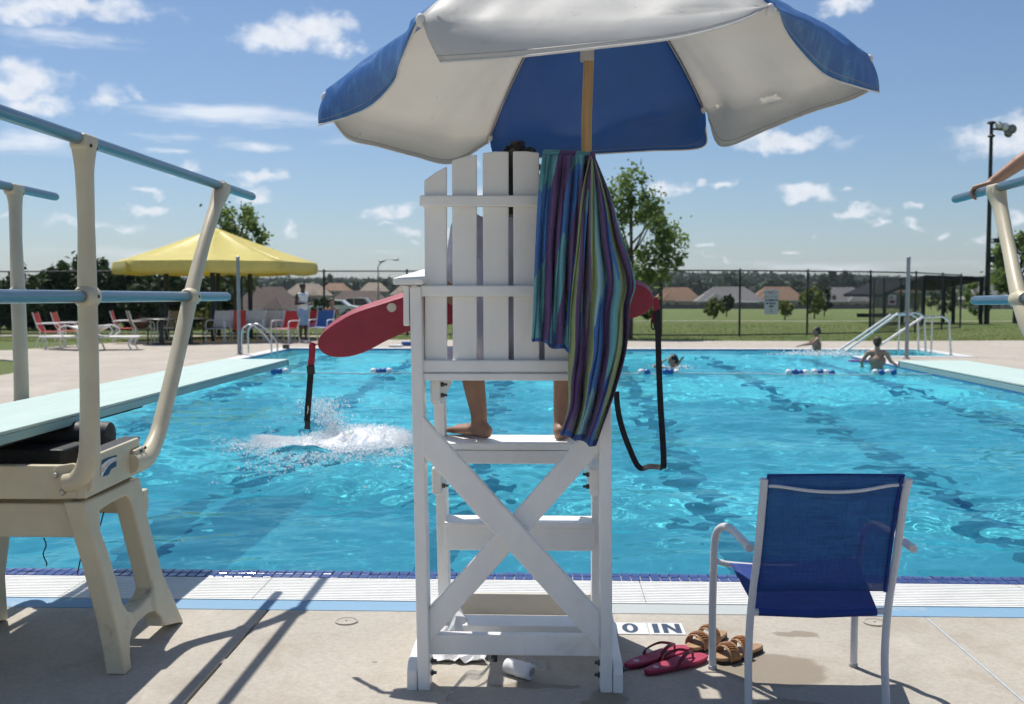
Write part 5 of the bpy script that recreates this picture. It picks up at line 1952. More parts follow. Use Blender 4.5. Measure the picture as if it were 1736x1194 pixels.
# ------------------------------------------------------------------ swimmers
def torso_swimmer(label, base, face, h, mat, hairmat, arms, wet_z, scale=1.0, shorts=None):
    """upper body out of the water. base: point on the water below the neck, h: height of the head top over the water"""
    face = Vector(face).normalized(); up = Vector((0, 0, 1)); sd = face.cross(up)
    B = Vector(base)
    root = thing('person', label, 'person', (B.x, B.y, wet_z), 0, 'bathers in the pool')
    m = MB()
    s = scale
    hc_ = B + up * (h - .115 * s)
    nk = hc_ - up * .13 * s
    chest_ = hc_ - up * .36 * s - face * .01
    hip_ = hc_ - up * .72 * s
    head(m, hc_, face, r=.086 * s)
    m.cap(nk - up * .04 * s, .052 * s, hc_ - up * .05 * s, .05 * s)
    m.cap(chest_, .125 * s, hip_, .105 * s)
    m.cap(chest_ + sd * .07 * s, .10 * s, chest_ - sd * .07 * s, .10 * s)
    m.cap(nk - up * .075 * s + sd * .14 * s, .055 * s, nk - up * .075 * s - sd * .14 * s, .055 * s)
    m.cap(nk - up * .02 * s, .055 * s, chest_, .10 * s)
    for e in (-1, 1):
        m.cap(hip_ + sd * e * .07 * s, .085 * s, hip_ + sd * e * .08 * s - up * .4 * s, .055 * s)
        m.cap(hip_ + sd * e * .08 * s - up * .4 * s, .053 * s, hip_ + sd * e * .08 * s - up * .72 * s - face * .1, .034 * s)
    for e, (el_, wr_) in zip((-1, 1), arms):
        sh_ = nk - up * .085 * s + sd * e * .175 * s
        E = B + Vector(el_); W_ = B + Vector(wr_)
        m.cap(sh_, .046 * s, E, .037 * s); m.cap(E, .037 * s, W_, .026 * s)
        hand(m, W_, (W_ - E), (0, 0, -1), (.15, .2, .2), thumb_side=-e, sc=s)
    skin('body', m, mat, root, .011, 4)
    hm = MB().ell(hc_ + up * .035 * s - face * .014, (.088 * s, .088 * s, .086 * s), 14, 10)
    hm.ell(hc_ - up * .01 * s - face * .05 * s, (.07 * s, .07 * s, .075 * s), 12, 8)
    skin('hair', hm, hairmat, root, .010, 1)
    eyes(root, hc_, face, .086 * s)
    if shorts:
        q = MB().cap(hip_ + sd * .05, .115 * s, hip_ - sd * .05, .115 * s)
        skin('swim_shorts', q, shorts, root, .015, 3)
    return root


b1 = gnd(1141, 624, WZ)
torso_swimmer('dark haired swimmer in the water beyond the float rope facing left', b1, (-1, -.15, 0), .27, M_skin, M_hair, [((-.36, -.05, .03), (-.22, -.10, .13)), ((.10, .28, .02), (.16, .2, .12))], WZ)
b2 = gnd(1384, 600, WZ)
torso_swimmer('boy wading waist deep with arms forward near the pool stairs', b2, (-1, .1, 0), .66, M_skin_tan, M_hair, [((-.16, -.25, .26), (-.38, -.2, .22)), ((-.14, .18, .24), (-.34, .12, .20))], WZ, .92, M_navy)
b3 = gnd(1487, 624, WZ)
torso_swimmer('bare backed man standing in the water leaning on the pool edge', b3, (.35, 1, 0), .62, M_skin, M_hairb, [((-.27, .10, .12), (-.20, .30, .02)), ((.27, .02, .13), (.42, .20, .06))], WZ, 1.0, M_navy)
M_purple = pm('purple_foam', (0.25, 0.09, 0.32), .6)
q_ = gnd(1458, 614, WZ)
m_ = MB().prism([(q_.x + x, q_.y + y, WZ + .01) for x, y in [(-.22, -.1), (.12, -.14), (.22, 0), (.12, .14), (-.22, .1)]], (0, 0, .035))
tag(obj('kickboard', m_, M_purple, None, bevel=.01), 'purple foam float beside the man in the water', 'kickboard')
for (px, py, n_, w_, lab, yoff) in ((1395, 603, 900, .55, 'white splash kicked up by the wading boy', 0.0), (1141, 623, 160, .22, 'small ripple foam round the swimmer beyond the float rope', -.05)):
    c_ = gnd(px, py, WZ)
    P_ = [(c_.x + rng.normal() * w_, c_.y + rng.normal() * .25 + yoff, WZ + abs(rng.normal()) * .05 * (n_ > 500) + .008) for _ in range(n_)]
    tag(droplets('water_splash', P_, [.006 + .018 * rng.random() ** 2 for _ in range(n_)], M_drop), lab, 'splash', kind='stuff')
# kickboards left on the far coping
M_kb = pm('blue_foam', (0.02, 0.10, 0.36), .6)
q_ = gnd(687, 587)
tag(obj('kickboard', MB().box(q_.x - .12, q_.x + .5, q_.y + .1, q_.y + .4, .004, .11), M_kb, None, bevel=.02), 'blue foam block on the far pool edge', 'kickboard')
q_ = gnd(668, 589)
tag(obj('kickboard', MB().box(q_.x - .16, q_.x + .2, q_.y, q_.y + .3, .016, .06), M_bw, None, bevel=.015), 'flat white float lying on the far pool edge', 'kickboard')
q_ = gnd(485, 592)
sb = thing('deck_light', 'small black box on the left pool edge', 'box', (q_.x, q_.y, .012))
obj('housing', MB().box(-.08, .08, -.06, .06, 0, .09), M_plastic, sb, local=True, bevel=.01)
obj('lid', MB().box(-.09, .09, -.07, .07, .092, .105), M_plastic, sb, local=True, bevel=.004)

# ------------------------------------------------------------------ stainless rails and posts round the pool
M_inox = pm('stainless_tube', (0.62, 0.63, 0.64), .25, .9, var=.06)
M_wrail = pm('white_vinyl_rail', (0.76, 0.76, 0.74), .4)
rails_ = [('farthest', [(1407, 590), (1510, 534), (1546, 534), (1556, 541), (1557.5, 592)], 26.95),
          ('middle', [(1418, 591), (1522, 532), (1556, 531), (1567.5, 538), (1569.5, 594)], 26.3),
          ('nearest', [(1446, 601), (1564, 538), (1597, 537), (1609, 544), (1612.5, 601)], 24.6)]
for nm, pl_, Y in rails_:
    P_ = [at(x, y, Y) for x, y in pl_]
    P_[-1].z = .008
    P_[0].z = -.35; P_[0].x -= .25
    rr_ = thing('stair_handrail', nm + ' of three curved handrails over the pool stairs', 'handrail', P_[-1], 0, 'pool stair handrails')
    obj('sloping_tube', MB().tube([P_[0], P_[0].lerp(P_[1], .12), P_[1]], .027, 10), M_wrail, rr_, smooth=True)
    obj('curved_tube', MB().tube([P_[1]] + catmull([P_[1].lerp(P_[2], .6), P_[2], P_[3], P_[3].lerp(P_[4], .12)], 14) + [P_[4]], .024, 10), M_inox, rr_, smooth=True)
    m0 = P_[1] + Vector((.22, 0, 0))
    obj('post', MB().tube([m0, Vector((m0.x, m0.y, -1.0 if m0.x < BX1 else 0.0))], .022, 8), M_inox, rr_, smooth=True)
    obj('flange', MB().lathe([(.05, 0), (.05, .012), (.03, .02)], P_[4], 12), M_inox, rr_)
M_post = pm('grey_steel_post', (0.30, 0.31, 0.32), .45, .5, var=.1)
for px, pyb, pyt, lab in ((405.5, 601, 436, 'bare grey steel post on the deck in front of the yellow shade'), (1537, 609, 437, 'bare grey steel post on the deck before the stair handrails')):
    g_ = gnd(px, pyb)
    tpz = at(px, pyt, g_.y).z
    po_ = thing('steel_post', lab, 'post', (g_.x, g_.y, 0), 0, 'bare steel posts')
    obj('tube', MB().tube([(0, 0, 0), (0, 0, tpz)], .042, 12), M_post, po_, local=True, smooth=True, auto=50)
    obj('cap', MB().lathe([(.044, tpz - .01), (.046, tpz + .01), (.02, tpz + .03)], (0, 0, 0), 12), M_post, po_, local=True, smooth=True, auto=50)
    obj('base_ring', MB().lathe([(.08, 0.004), (.08, .02), (.05, .03)], (0, 0, 0), 14), M_post, po_, local=True)
# pool ladder on the left wall
lg_ = gnd(432, 600); lx_, ly_ = PX0 - .25, lg_.y
ld = thing('pool_ladder', 'stainless pool ladder on the left edge near the grey post', 'ladder', (lx_, ly_, 0))
for dy in (-.27, .27):
    P_ = catmull([Vector((lx_ - .25, ly_ + dy, .005)), Vector((lx_ - .25, ly_ + dy, .50)), Vector((lx_ - .15, ly_ + dy, .68)), Vector((lx_ + .08, ly_ + dy, .66)), Vector((lx_ + .42, ly_ + dy, .30)), Vector((lx_ + .45, ly_ + dy, -.1)), Vector((lx_ + .45, ly_ + dy, -1.1))], 40)
    obj('grab_rail', MB().tube(P_, .020, 10), M_inox, ld, smooth=True)
for z in (-.15, -.45, -.75):
    obj('tread', MB().box(lx_ + .40, lx_ + .50, ly_ - .25, ly_ + .25, z - .02, z + .02), M_inox, ld, bevel=.005)

# ------------------------------------------------------------------ deck furniture far left
M_wf = pm('white_metal_frame', (0.72, 0.72, 0.71), .4)
M_redsl = pm('red_sling', (0.50, 0.035, 0.03), .7, scale=6)
M_orsl = pm('orange_red_sling', (0.52, 0.085, 0.035), .7, scale=6)
M_tansl = pm('tan_sling', (0.24, 0.19, 0.11), .7, scale=6)
M_whsl = pm('white_sling', (0.62, 0.58, 0.52), .7, scale=6)
M_bluesl = pm('blue_sling', (0.05, 0.14, 0.36), .7, scale=6)
M_navc = pm('navy_cushion', (0.02, 0.03, 0.09), .8)


def far_chair(label, loc, rot, fabric, group, cushion=None):
    root = thing('deck_chair', label, 'chair', loc, rot, group)
    rows = [[Vector((x, -.24 - (z - .42) * .30, z)) for z in (.44, .6, .75, .92)] for x in (-.24, -.1, .1, .24)]
    obj('backrest', MB().grid(rows), fabric, root, local=True, solid=.02, normals=False)
    obj('seat', MB().box(-.24, .24, -.22, .24, .415, .435), cushion or fabric, root, local=True, bevel=.008)
    for s in (-1, 1):
        obj('side_frame', MB().tube(catmull([Vector((s * .27, -.36, 0)), Vector((s * .27, -.22, .40)), Vector((s * .27, -.30, .60)), Vector((s * .27, -.40, .94))], 14), .016, 8), M_wf, root, local=True, smooth=True)
        obj('arm', MB().tube(catmull([Vector((s * .29, -.32, .64)), Vector((s * .29, 0, .65)), Vector((s * .29, .22, .63)), Vector((s * .29, .28, .50)), Vector((s * .29, .27, 0))], 22), .018, 8), M_wf, root, local=True, smooth=True)
    obj('crossbar', MB().tube([(-.27, .24, .41), (.27, .24, .41)], .014, 8), M_wf, root, local=True)
    obj('crossbar', MB().tube([(-.27, -.23, .41), (.27, -.23, .41)], .014, 8), M_wf, root, local=True)
    return root


def fc(px, py):
    g_ = gnd(px, py)
    return (g_.x, g_.y, .004 if g_.y < 31.5 else -.028)


far_chair('bright red sling chair, leftmost of the red chairs', fc(88, 590), R(-78), M_redsl, 'red sling chairs')
far_chair('orange red sling chair, second from left of the red chairs', fc(118, 588), R(-80), M_orsl, 'red sling chairs')
far_chair('red sling chair beside the dark tables under the yellow shade', fc(214, 582), R(-75), M_redsl, 'red sling chairs')
far_chair('tan sling chair turned to the dark table at far left', fc(242, 583), R(-60), M_tansl, 'tan sling chairs')
far_chair('tan sling chair behind the dark tables', fc(290, 577), R(170), M_tansl, 'tan sling chairs')
for k, (px, py) in enumerate(((372, 581), (400, 580), (432, 580), (458, 579), (480, 579))):
    far_chair('white sling chair with navy seat, %s from left in the row under the shade' % ('first', 'second', 'third', 'fourth', 'fifth')[k], fc(px, py), R(175 + 6 * (k % 3)), M_whsl, 'white chairs in a row under the shade', M_navc)
far_chair('red sling chair behind the standing man', fc(484, 582), R(160), M_redsl, 'red sling chairs')
far_chair('blue sling chair right of the standing man', fc(545, 579), R(170), M_bluesl, 'blue sling chairs')
far_chair('red sling chair partly hidden right of the standing man', fc(536, 574), R(185), M_redsl, 'red sling chairs')


def lounger(label, loc, rot):
    root = thing('sun_lounger', label, 'sun lounger', loc, rot, 'white sun loungers')
    obj('bed', MB().obox((.30, 0, .33), (.55, 0, 0), (0, .30, 0), (0, 0, .022)), M_whsl, root, local=True, bevel=.01)
    obj('backrest', MB().obox((-.50, 0, .46), (-.33, 0, .14), (0, .30, 0), (.009, 0, .02)), M_whsl, root, local=True, bevel=.01)
    for s in (-1, 1):
        obj('side_rail', MB().tube([(-.84, s * .31, .34), (.86, s * .31, .32)], .022, 8), M_wf, root, local=True, smooth=True)
        obj('leg', MB().tube(catmull([Vector((.72, s * .31, .33)), Vector((.60, s * .31, .16)), Vector((.68, s * .31, 0))], 10), .02, 8), M_wf, root, local=True, smooth=True)
        obj('leg', MB().tube(catmull([Vector((-.40, s * .31, .33)), Vector((-.56, s * .31, .16)), Vector((-.64, s * .31, 0))], 10), .02, 8), M_wf, root, local=True, smooth=True)
        obj('arm', MB().tube(catmull([Vector((-.30, s * .34, .56)), Vector((-.05, s * .34, .62)), Vector((.16, s * .34, .58)), Vector((.22, s * .34, .46)), Vector((.08, s * .34, .34))], 18), .02, 8), M_wf, root, local=True, smooth=True)
    return root


lounger('white sun lounger pointing away in front of the red chairs', fc(128, 593), R(165))
lounger('white sun lounger with rounded arms right of the cream rail post', fc(182, 593), R(8))
M_table = pm('dark_table_top', (0.02, 0.028, 0.03), .4)
for k, (px, py, lab) in enumerate(((274, 584, 'round dark table under the left of the yellow shade'), (322, 583, 'round dark table behind the slanting rail post'))):
    tb = thing('patio_table', lab, 'table', fc(px, py), 0, 'dark patio tables')
    obj('table_top', MB().lathe([(.60, .70), (.62, .715), (.60, .73)], (0, 0, 0), 24), M_table, tb, local=True)
    obj('pedestal', MB().tube([(0, 0, .02), (0, 0, .70)], .04, 10), M_table, tb, local=True)
    obj('base', MB().lathe([(.28, 0), (.28, .03), (.06, .06)], (0, 0, 0), 16), M_table, tb, local=True)
    for a in range(4):
        an = a * math.pi / 2 + .5
        obj('leg', MB().tube([(math.cos(an) * .35, math.sin(an) * .35, .69), (math.cos(an) * .38, math.sin(an) * .38, 0)], .02, 8), M_table, tb, local=True)
M_towr = pm('red_white_towel', (0.50, 0.05, 0.04), .9, var=.5, scale=18)
q_ = gnd(414, 580)
m_ = MB().grid([[Vector((q_.x + (i / 6 - .5) * .34, q_.y - .42 - .05 * math.sin(i), .95 - j * .075)) for j in range(9)] for i in range(7)])
tag(obj('towel', m_, M_towr, None, solid=.02, normals=False), 'red and white towel hung over a white chair under the shade', 'towel')
M_pink = pm('pink_towel', (0.62, 0.14, 0.36), .9, var=.3, scale=14)
q_ = gnd(532, 576)
m_ = MB()
rows = [[Vector((q_.x + (i / 8 - .5) * 1.0, q_.y + (j / 6 - .5) * .5, .42 + .10 * math.sin(i * 1.1) * math.sin(j * .9) + .06 * random.random())) for j in range(7)] for i in range(9)]
tag(obj('towel', m_.grid(rows), M_pink, None, solid=.04, normals=False), 'pink towel heaped on a seat right of the standing man', 'towel')
M_bag = pm('brown_bag', (0.10, 0.05, 0.03), .8, var=.4)
q_ = fc(232, 583)
bg_ = thing('beach_bag', 'brown beach bag lying on the seat of a tan chair', 'bag', (q_[0] + .1, q_[1], .44))
obj('pouch', MB().ell((0, 0, .13), (.28, .18, .14), 12, 8), M_bag, bg_, local=True, smooth=True)
obj('strap', MB().tube(catmull([Vector((-.15, 0, .22)), Vector((0, 0, .36)), Vector((.15, 0, .22))], 12), .012, 6), M_bag, bg_, local=True)


# standing man and a seated bather
def standing_man(label, g_, face):
    face = Vector(face).normalized(); up = Vector((0, 0, 1)); sd = face.cross(up)
    G = Vector((g_.x, g_.y, .004))
    root = thing('person', label, 'person', G)
    m = MB()
    hip_, ch2 = G + up * .92, G + up * 1.32
    hd_ = G + up * 1.62
    head(m, hd_, face)
    m.cap(ch2 + up * .1, .08, hd_ - up * .06, .05)
    m.cap(hip_, .12, ch2, .135)
    m.cap(ch2 + sd * .14 + up * .08, .06, ch2 - sd * .14 + up * .08, .06)
    for e in (-1, 1):
        kn_ = hip_ + sd * e * .09 - up * .45 + face * .02
        an_ = G + sd * e * .10 + up * .08
        m.cap(hip_ + sd * e * .08, .088, kn_, .057); m.cap(kn_, .055, an_, .035)
        foot(m, an_, face + sd * e * .2, .004)
        sh_ = ch2 + sd * e * .19 + up * .08
        E = sh_ - up * .27 + sd * e * .05 - face * .02
        W_ = E + face * .20 + up * .02 - sd * e * .14
        m.cap(sh_, .05, E, .04); m.cap(E, .04, W_, .028)
        hand(m, W_, (W_ - E), (0, 0, -1), (.3, .3, .3), thumb_side=-e)
    skin('body', m, M_skin_dark, root, .012, 4)
    c2 = MB().cap(hip_ + up * .08, .145, ch2, .155)
    c2.cap(ch2 + sd * .15 + up * .07, .075, ch2 - sd * .15 + up * .07, .075)
    skin('shirt', c2, M_wshirt, root, .014, 6)
    c3 = MB().cap(hip_ + sd * .04, .135, hip_ - sd * .04, .135)
    for e in (-1, 1):
        c3.cap(hip_ + sd * e * .08, .11, hip_ + sd * e * .09 - up * .36, .095)
    skin('shorts', c3, M_bshort, root, .014, 5)
    skin('hair', MB().ell(hd_ + up * .04 - face * .01, (.092, .092, .085), 12, 8), M_hair, root, .012, 1)
    eyes(root, hd_, face)
    for e in (-1, 1):
        an_ = G + sd * e * .10
        obj('shoe', MB().ell(an_ + face * .06 + up * .035, (.06, .13, .035), 10, 6, Matrix((sd, face, up)).transposed()), M_wshirt, root, smooth=True)
    return root


standing_man('man in white shirt and blue shorts standing by the seats beyond the pool', gnd(514, 581), (.75, -.6, 0))
sg = gnd(563, 577)
root = thing('person', 'seated bather with dark hair right of the blue chair', 'person', (sg.x, sg.y, 0))
m = MB()
B_ = Vector((sg.x, sg.y, .55))
head(m, B_ + Vector((0, 0, .62)), (.6, -.8, 0))
m.cap(B_, .13, B_ + Vector((0, 0, .36)), .13); m.cap(B_ + Vector((0, 0, .42)), .07, B_ + Vector((0, 0, .58)), .05)
for e in (-1, 1):
    m.cap(B_ + Vector((e * .09, 0, -.05)), .085, B_ + Vector((e * .10, -.42, -.02)), .06)
    m.cap(B_ + Vector((e * .10, -.42, -.02)), .055, B_ + Vector((e * .10, -.46, -.48)), .035)
    foot(m, B_ + Vector((e * .10, -.46, -.48)), (0, -1, 0), .004)
    m.cap(B_ + Vector((e * .18, 0, .40)), .05, B_ + Vector((e * .24, -.1, .14)), .04)
    m.cap(B_ + Vector((e * .24, -.1, .14)), .04, B_ + Vector((e * .14, -.30, .08)), .028)
    hand(m, B_ + Vector((e * .14, -.30, .08)), (-e * .3, -1, -.1), (0, 0, -1), (.3, .3, .2), thumb_side=-e)
skin('body', m, M_skin, root, .012, 4)
skin('hair', MB().ell(B_ + Vector((0, .01, .66)), (.095, .095, .085), 12, 8), M_hair, root, .012, 1)
skin('swimsuit', MB().cap(B_ + Vector((0, 0, .0)), .142, B_ + Vector((0, 0, .28)), .142), M_navy, root, .014, 4)
obj('stool', MB().box(B_.x - .2, B_.x + .2, B_.y - .2, B_.y + .2, .005, .40), M_bluesl, root, bevel=.02)

# ------------------------------------------------------------------ yellow shade on posts
M_yel = mat_cloth('yellow_shade_cloth', (0.90, 0.83, 0.27), .40, (0.95, 0.74, 0.07), gloss=.35)
M_dkpost = pm('dark_green_steel', (0.012, 0.018, 0.02), .5, .2)
YC = 33.2
ctr = at(366, 470, YC)
sx_, apex_z, eave_z, hem_z = ctr.x, at(366, 386, YC).z, at(366, 446, YC).z, at(366, 467, YC).z
rad = 170 * YC / 1780 * 1.0
shade = thing('shade_canopy', 'yellow octagonal fabric shade canopy on dark posts beyond the pool', 'shade canopy', (sx_, YC, 0))
rot0 = R(10)
V8 = [Vector((sx_ + rad * math.cos(rot0 + k * math.pi / 4), YC + rad * math.sin(rot0 + k * math.pi / 4), eave_z)) for k in range(8)]
AP = Vector((sx_, YC, apex_z))
for k in range(8):
    A, B = V8[k], V8[(k + 1) % 8]
    rows = []
    for i in range(9):
        r_ = max(.001, i / 8)
        row = []
        for j in range(9):
            s = j / 8
            q_ = AP.lerp(A.lerp(B, s), r_)
            q_.z -= .10 * math.sin(math.pi * r_) * (.4 + .6 * math.sin(math.pi * s)) 
            row.append(q_)
        rows.append(row)
    for i in range(1, 4):
        row = []
        for j in range(9):
            s = j / 8
            q_ = A.lerp(B, s)
            sc_ = .10 * (1 - 4 * s * (1 - s))
            q_.z += (hem_z - eave_z) * i / 3 * (1 - sc_ * 1.5)
            n_ = (q_ - AP); n_.z = 0
            q_ += n_.normalized() * (.03 * math.sin(i) + .012 * math.sin(j * 1.9 + k))
            row.append(q_)
        rows.append(row)
    obj('canopy_panel', MB().grid(rows), M_yel, shade, smooth=True, auto=35, solid=.004, normals=False)
for k in range(8):
    obj('hip_bar', MB().tube([AP - Vector((0, 0, .22)), V8[k] - Vector((0, 0, .12))], .025, 8), M_dkpost, shade)
pr = rad * .62
for (px, Y) in ((360.5, 31.4), (282, 33.0), (424, 33.4), (370, 35.2)):
    d_ = px_dir(px, 500); x_ = d_.x / d_.y * Y
    rr_ = math.hypot(x_ - sx_, Y - YC)
    zt = apex_z + (eave_z - apex_z) * min(1, rr_ / rad) - .16
    obj('post', MB().tube([(x_, Y, 0), (x_, Y, zt)], .075, 12), M_dkpost, shade, smooth=True, auto=50)
    obj('knee_brace', MB().tube([(x_, Y, zt - .55), (x_ + (sx_ - x_) * .0 + .55 * (1 if x_ > sx_ else -1), Y, zt - .16)], .035, 8), M_dkpost, shade)

# ------------------------------------------------------------------ chain link fence round the pool
M_fence = pm('black_vinyl_steel', (0.010, 0.014, 0.013), .45, .1)


def mat_link(name, density, pitch):
    m, t = newmat(name)
    uvn = t.n('ShaderNodeUVMap').outputs[0]
    s = t.n('ShaderNodeSeparateXYZ'); t.l(uvn, s.inputs[0])
    fac = None
    for sg in (1, -1):
        k = t.math('MULTIPLY', t.math('MULTIPLY_ADD', s.outputs[1], sg, s.outputs[0]), 1 / pitch)
        f_ = t.math('FRACT', k)
        w = t.math('LESS_THAN', f_, density)
        fac = w if fac is None else t.math('MAXIMUM', fac, w)
    d = t.bsdf((0.012, 0.016, 0.015), .5)
    tp = t.n('ShaderNodeBsdfTransparent')
    mx = t.n('ShaderNodeMixShader')
    t.l(fac, mx.inputs[0]); t.l(tp.outputs[0], mx.inputs[1]); t.l(d, mx.inputs[2])
    t.end(mx.outputs[0])
    return m


M_link = mat_link('chain_link_wire', .045, .075)
M_screen = mat_link('dense_screen_mesh', .32, .05)


def fence(label, pts, h, name='chain_link_fence', mesh=None, zb=0.0, cat='fence', extra=None):
    root = thing(name, label, cat, (pts[0][0], pts[0][1], zb))
    for i, (x, y) in enumerate(pts):
        z0 = ground_z(x, y)
        obj('post', MB().tube([(x, y, z0), (x, y, h)], .036, 10), M_fence, root, smooth=True, auto=50)
        obj('post_cap', MB().ell((x, y, h + .01), (.04, .04, .03), 8, 6), M_fence, root, smooth=True)
    for (a, b_) in zip(pts[:-1], pts[1:]):
        obj('top_rail', MB().tube([(a[0], a[1], h - .03), (b_[0], b_[1], h - .03)], .024, 8), M_fence, root, smooth=True)
        za, zb_ = ground_z(*a) + .06, ground_z(*b_) + .06
        obj('bottom_rail', MB().tube([(a[0], a[1], za), (b_[0], b_[1], zb_)], .022, 8), M_fence, root, smooth=True)
        L = math.hypot(b_[0] - a[0], b_[1] - a[1])
        m = MB().add([(a[0], a[1] - .03, za), (b_[0], b_[1] - .03, zb_), (b_[0], b_[1] - .03, h - .03), (a[0], a[1] - .03, h - .03)], [(0, 1, 2, 3)])
        m.uv = [(0, 0), (L, 0), (L, h), (0, h)]
        obj('wire_mesh', m, mesh or M_link, root, normals=False)
    return root


FH = 2.24
left_pts = [(-31.0 + 2.9 * k, 36.6 - .04 * k) for k in range(13)]
right_pts = [(3.8, 35.6), (6.48, 35.9), (9.0, 36.9), (11.55, 38.2), (13.75, 39.9), (15.8, 42.8), (17.5, 45.3)]
fence('black chain link fence running behind the pool', left_pts[:] + right_pts[0:], FH)
fence('dark screened fence of the ball field at right', [(12.6, 41.6), (13.6, 44.5), (14.8, 47.0), (16.2, 49.0), (17.6, 50.2)], 2.12, 'field_screen', M_screen)

# warning sign wired to the fence
M_sign = pm('pale_blue_white_sign', (0.55, 0.60, 0.62), .5, var=.05)
M_signr = pm('sign_red', (0.30, 0.05, 0.06), .5)
M_signk = pm('sign_blue_black', (0.07, 0.10, 0.14), .5)
YN = 36.05
sgx0, sgx1, sz1, sz0 = at(1296, 505, YN).x, at(1320, 505, YN).x, at(1308, 491, YN).z, at(1308, 533, YN).z
sign = thing('warning_sign', 'pale upright warning sign wired to the chain link fence', 'sign', ((sgx0 + sgx1) / 2, YN, sz0))
obj('sign_panel', MB().box(sgx0, sgx1, YN, YN + .012, sz0, sz1), M_sign, sign, bevel=.004)
W_, H_ = sgx1 - sgx0, sz1 - sz0


def sign_text(txt, fy, size, mat):
    for i, ch in enumerate(txt):
        vs_, fs_2 = glyph_mesh(ch, size)
        cx2 = (sgx0 + sgx1) / 2 + (i - (len(txt) - 1) / 2) * size * .70
        m = MB(); m.add([(cx2 + v.x, YN - .004, sz1 - H_ * fy + v.y) for v in vs_], fs_2)
        obj('lettering', m, mat, sign)


sign_text('NO', .13, .17, M_signr)
sign_text('DIVING', .30, .105, M_signk)
for (fy, segs) in ((.43, ((.08, .22), (.28, .72), (.78, .95))), (.56, ((.10, .30), (.36, .60), (.64, .80))), (.68, ((.34, .66),))):
    for (a, b_) in segs:
        obj('illegible_line', MB().box(sgx0 + W_ * a, sgx0 + W_ * b_, YN - .005, YN - .002, sz1 - H_ * (fy + .035), sz1 - H_ * (fy - .035)), M_signk, sign)
sign_text('5', .86, .17, M_signr)
for (fx, fy) in ((.10, .12), (.90, .12)):
    obj('wire_tie', MB().box(sgx0 + W_ * fx - .02, sgx0 + W_ * fx + .02, YN - .006, YN - .002, sz1 - H_ * fy - .02, sz1 - H_ * fy + .02), M_signk, sign)
s2 = thing('notice_board', 'small white and red notice on the ball field screen', 'sign', (15.6, 47.0, 1.0))
q_ = at(1513, 508, 46.0)
s2.location = (q_.x, q_.y, q_.z)
obj('panel', MB().box(-.16, .16, 0, .02, -.22, .20), M_sign, s2, local=True)
obj('red_field', MB().box(-.12, .12, -.004, -.001, -.17, -.02), M_signr, s2, local=True)
obj('red_field', MB().box(-.10, .02, -.004, -.001, .04, .13), M_signr, s2, local=True)

# ------------------------------------------------------------------ ball field shelter, floodlight mast, street lamp
M_roofd = pm('dark_sheet_roof', (0.022, 0.024, 0.028), .9, 0, scale=3, spec=.1)
pv = thing('field_shelter', 'low dark metal roofed shelter at the ball field', 'shelter', (19, 54, ground_z(19, 54)))
YV = 54.0
r0, r1, r2 = at(1496, 499, YV), at(1566, 468, YV), at(1668, 471, YV)
obj('roof_slope', MB().prism([r0, r1, r1 + Vector((0, 0, -.14)), r0 + Vector((0, 0, -.14))], (0, 7, 0)), M_roofd, pv)
obj('roof_slope', MB().prism([r1 + Vector((.01, 0, 0)), r2, r2 + Vector((0, 0, -.14)), r1 + Vector((.01, 0, -.14))], (0, 7, -.5)), M_roofd, pv)
obj('fascia', MB().prism([r1 + Vector((.05, -.06, .02)), r2 + Vector((0, -.06, .02)), r2 + Vector((0, -.06, -.20)), r1 + Vector((.05, -.06, -.20))], (0, .05, 0)), M_roofd, pv)
ng = 44
for k in range(0, ng):
    a = r1.lerp(r2, k / ng)
    obj('roof_rib', MB().box(a.x, a.x + .05, a.y - .09, a.y - .062, a.z - .03, a.z + .05), M_roofd, pv)
for (px, dy) in ((1500, .2), (1566, .2), (1617, .2), (1664, .2), (1600, 6.6), (1664, 6.6), (1530, 6.6)):
    d_ = px_dir(px, 500); y_ = YV + dy; x_ = d_.x / d_.y * y_
    obj('post', MB().box(x_ - .07, x_ + .07, y_ - .07, y_ + .07, ground_z(x_, y_), r1.z - .15 if px > 1540 else r0.z - .12), M_roofd, pv)
obj('bench', MB().box(at(1510, 500, YV).x, at(1610, 500, YV).x, YV + 5.4, YV + 5.8, .1, .3), M_roofd, pv)
M_mast = pm('dark_green_mast', (0.012, 0.022, 0.018), .5, .2)
M_lamp = pm('grey_lamp_housing', (0.20, 0.21, 0.20), .4, .4)
M_lens = pm('pale_lamp_lens', (0.72, 0.72, 0.70), .15)
g_ = gnd(1673.5, 544); d_ = px_dir(1673.5, 544); YM = 55.0
xm = px_dir(1676, 420).x / px_dir(1676, 420).y * YM
ztop = at(1678, 209, YM).z
ms = thing('floodlight_mast', 'tall dark floodlight mast beyond the fence at right', 'floodlight mast', (xm, YM, ground_z(xm, YM)))
obj('pole', MB().tube([(xm, YM, ground_z(xm, YM)), (xm, YM, 5), (xm, YM, ztop)], [.14, .11, .085], 12), M_mast, ms, smooth=True, auto=50)
obj('top_plate', MB().lathe([(.2, -.03), (.22, .04), (.12, .10)], (xm, YM, ztop), 10), M_mast, ms)
obj('collar', MB().lathe([(.13, -.06), (.20, 0), (.13, .06)], (xm, YM, ztop - .65), 10), M_mast, ms)
obj('cross_arm', MB().beam((xm, YM, ztop - .28), (xm + 1.05, YM - .15, ztop - .42), .09, .09), M_mast, ms)
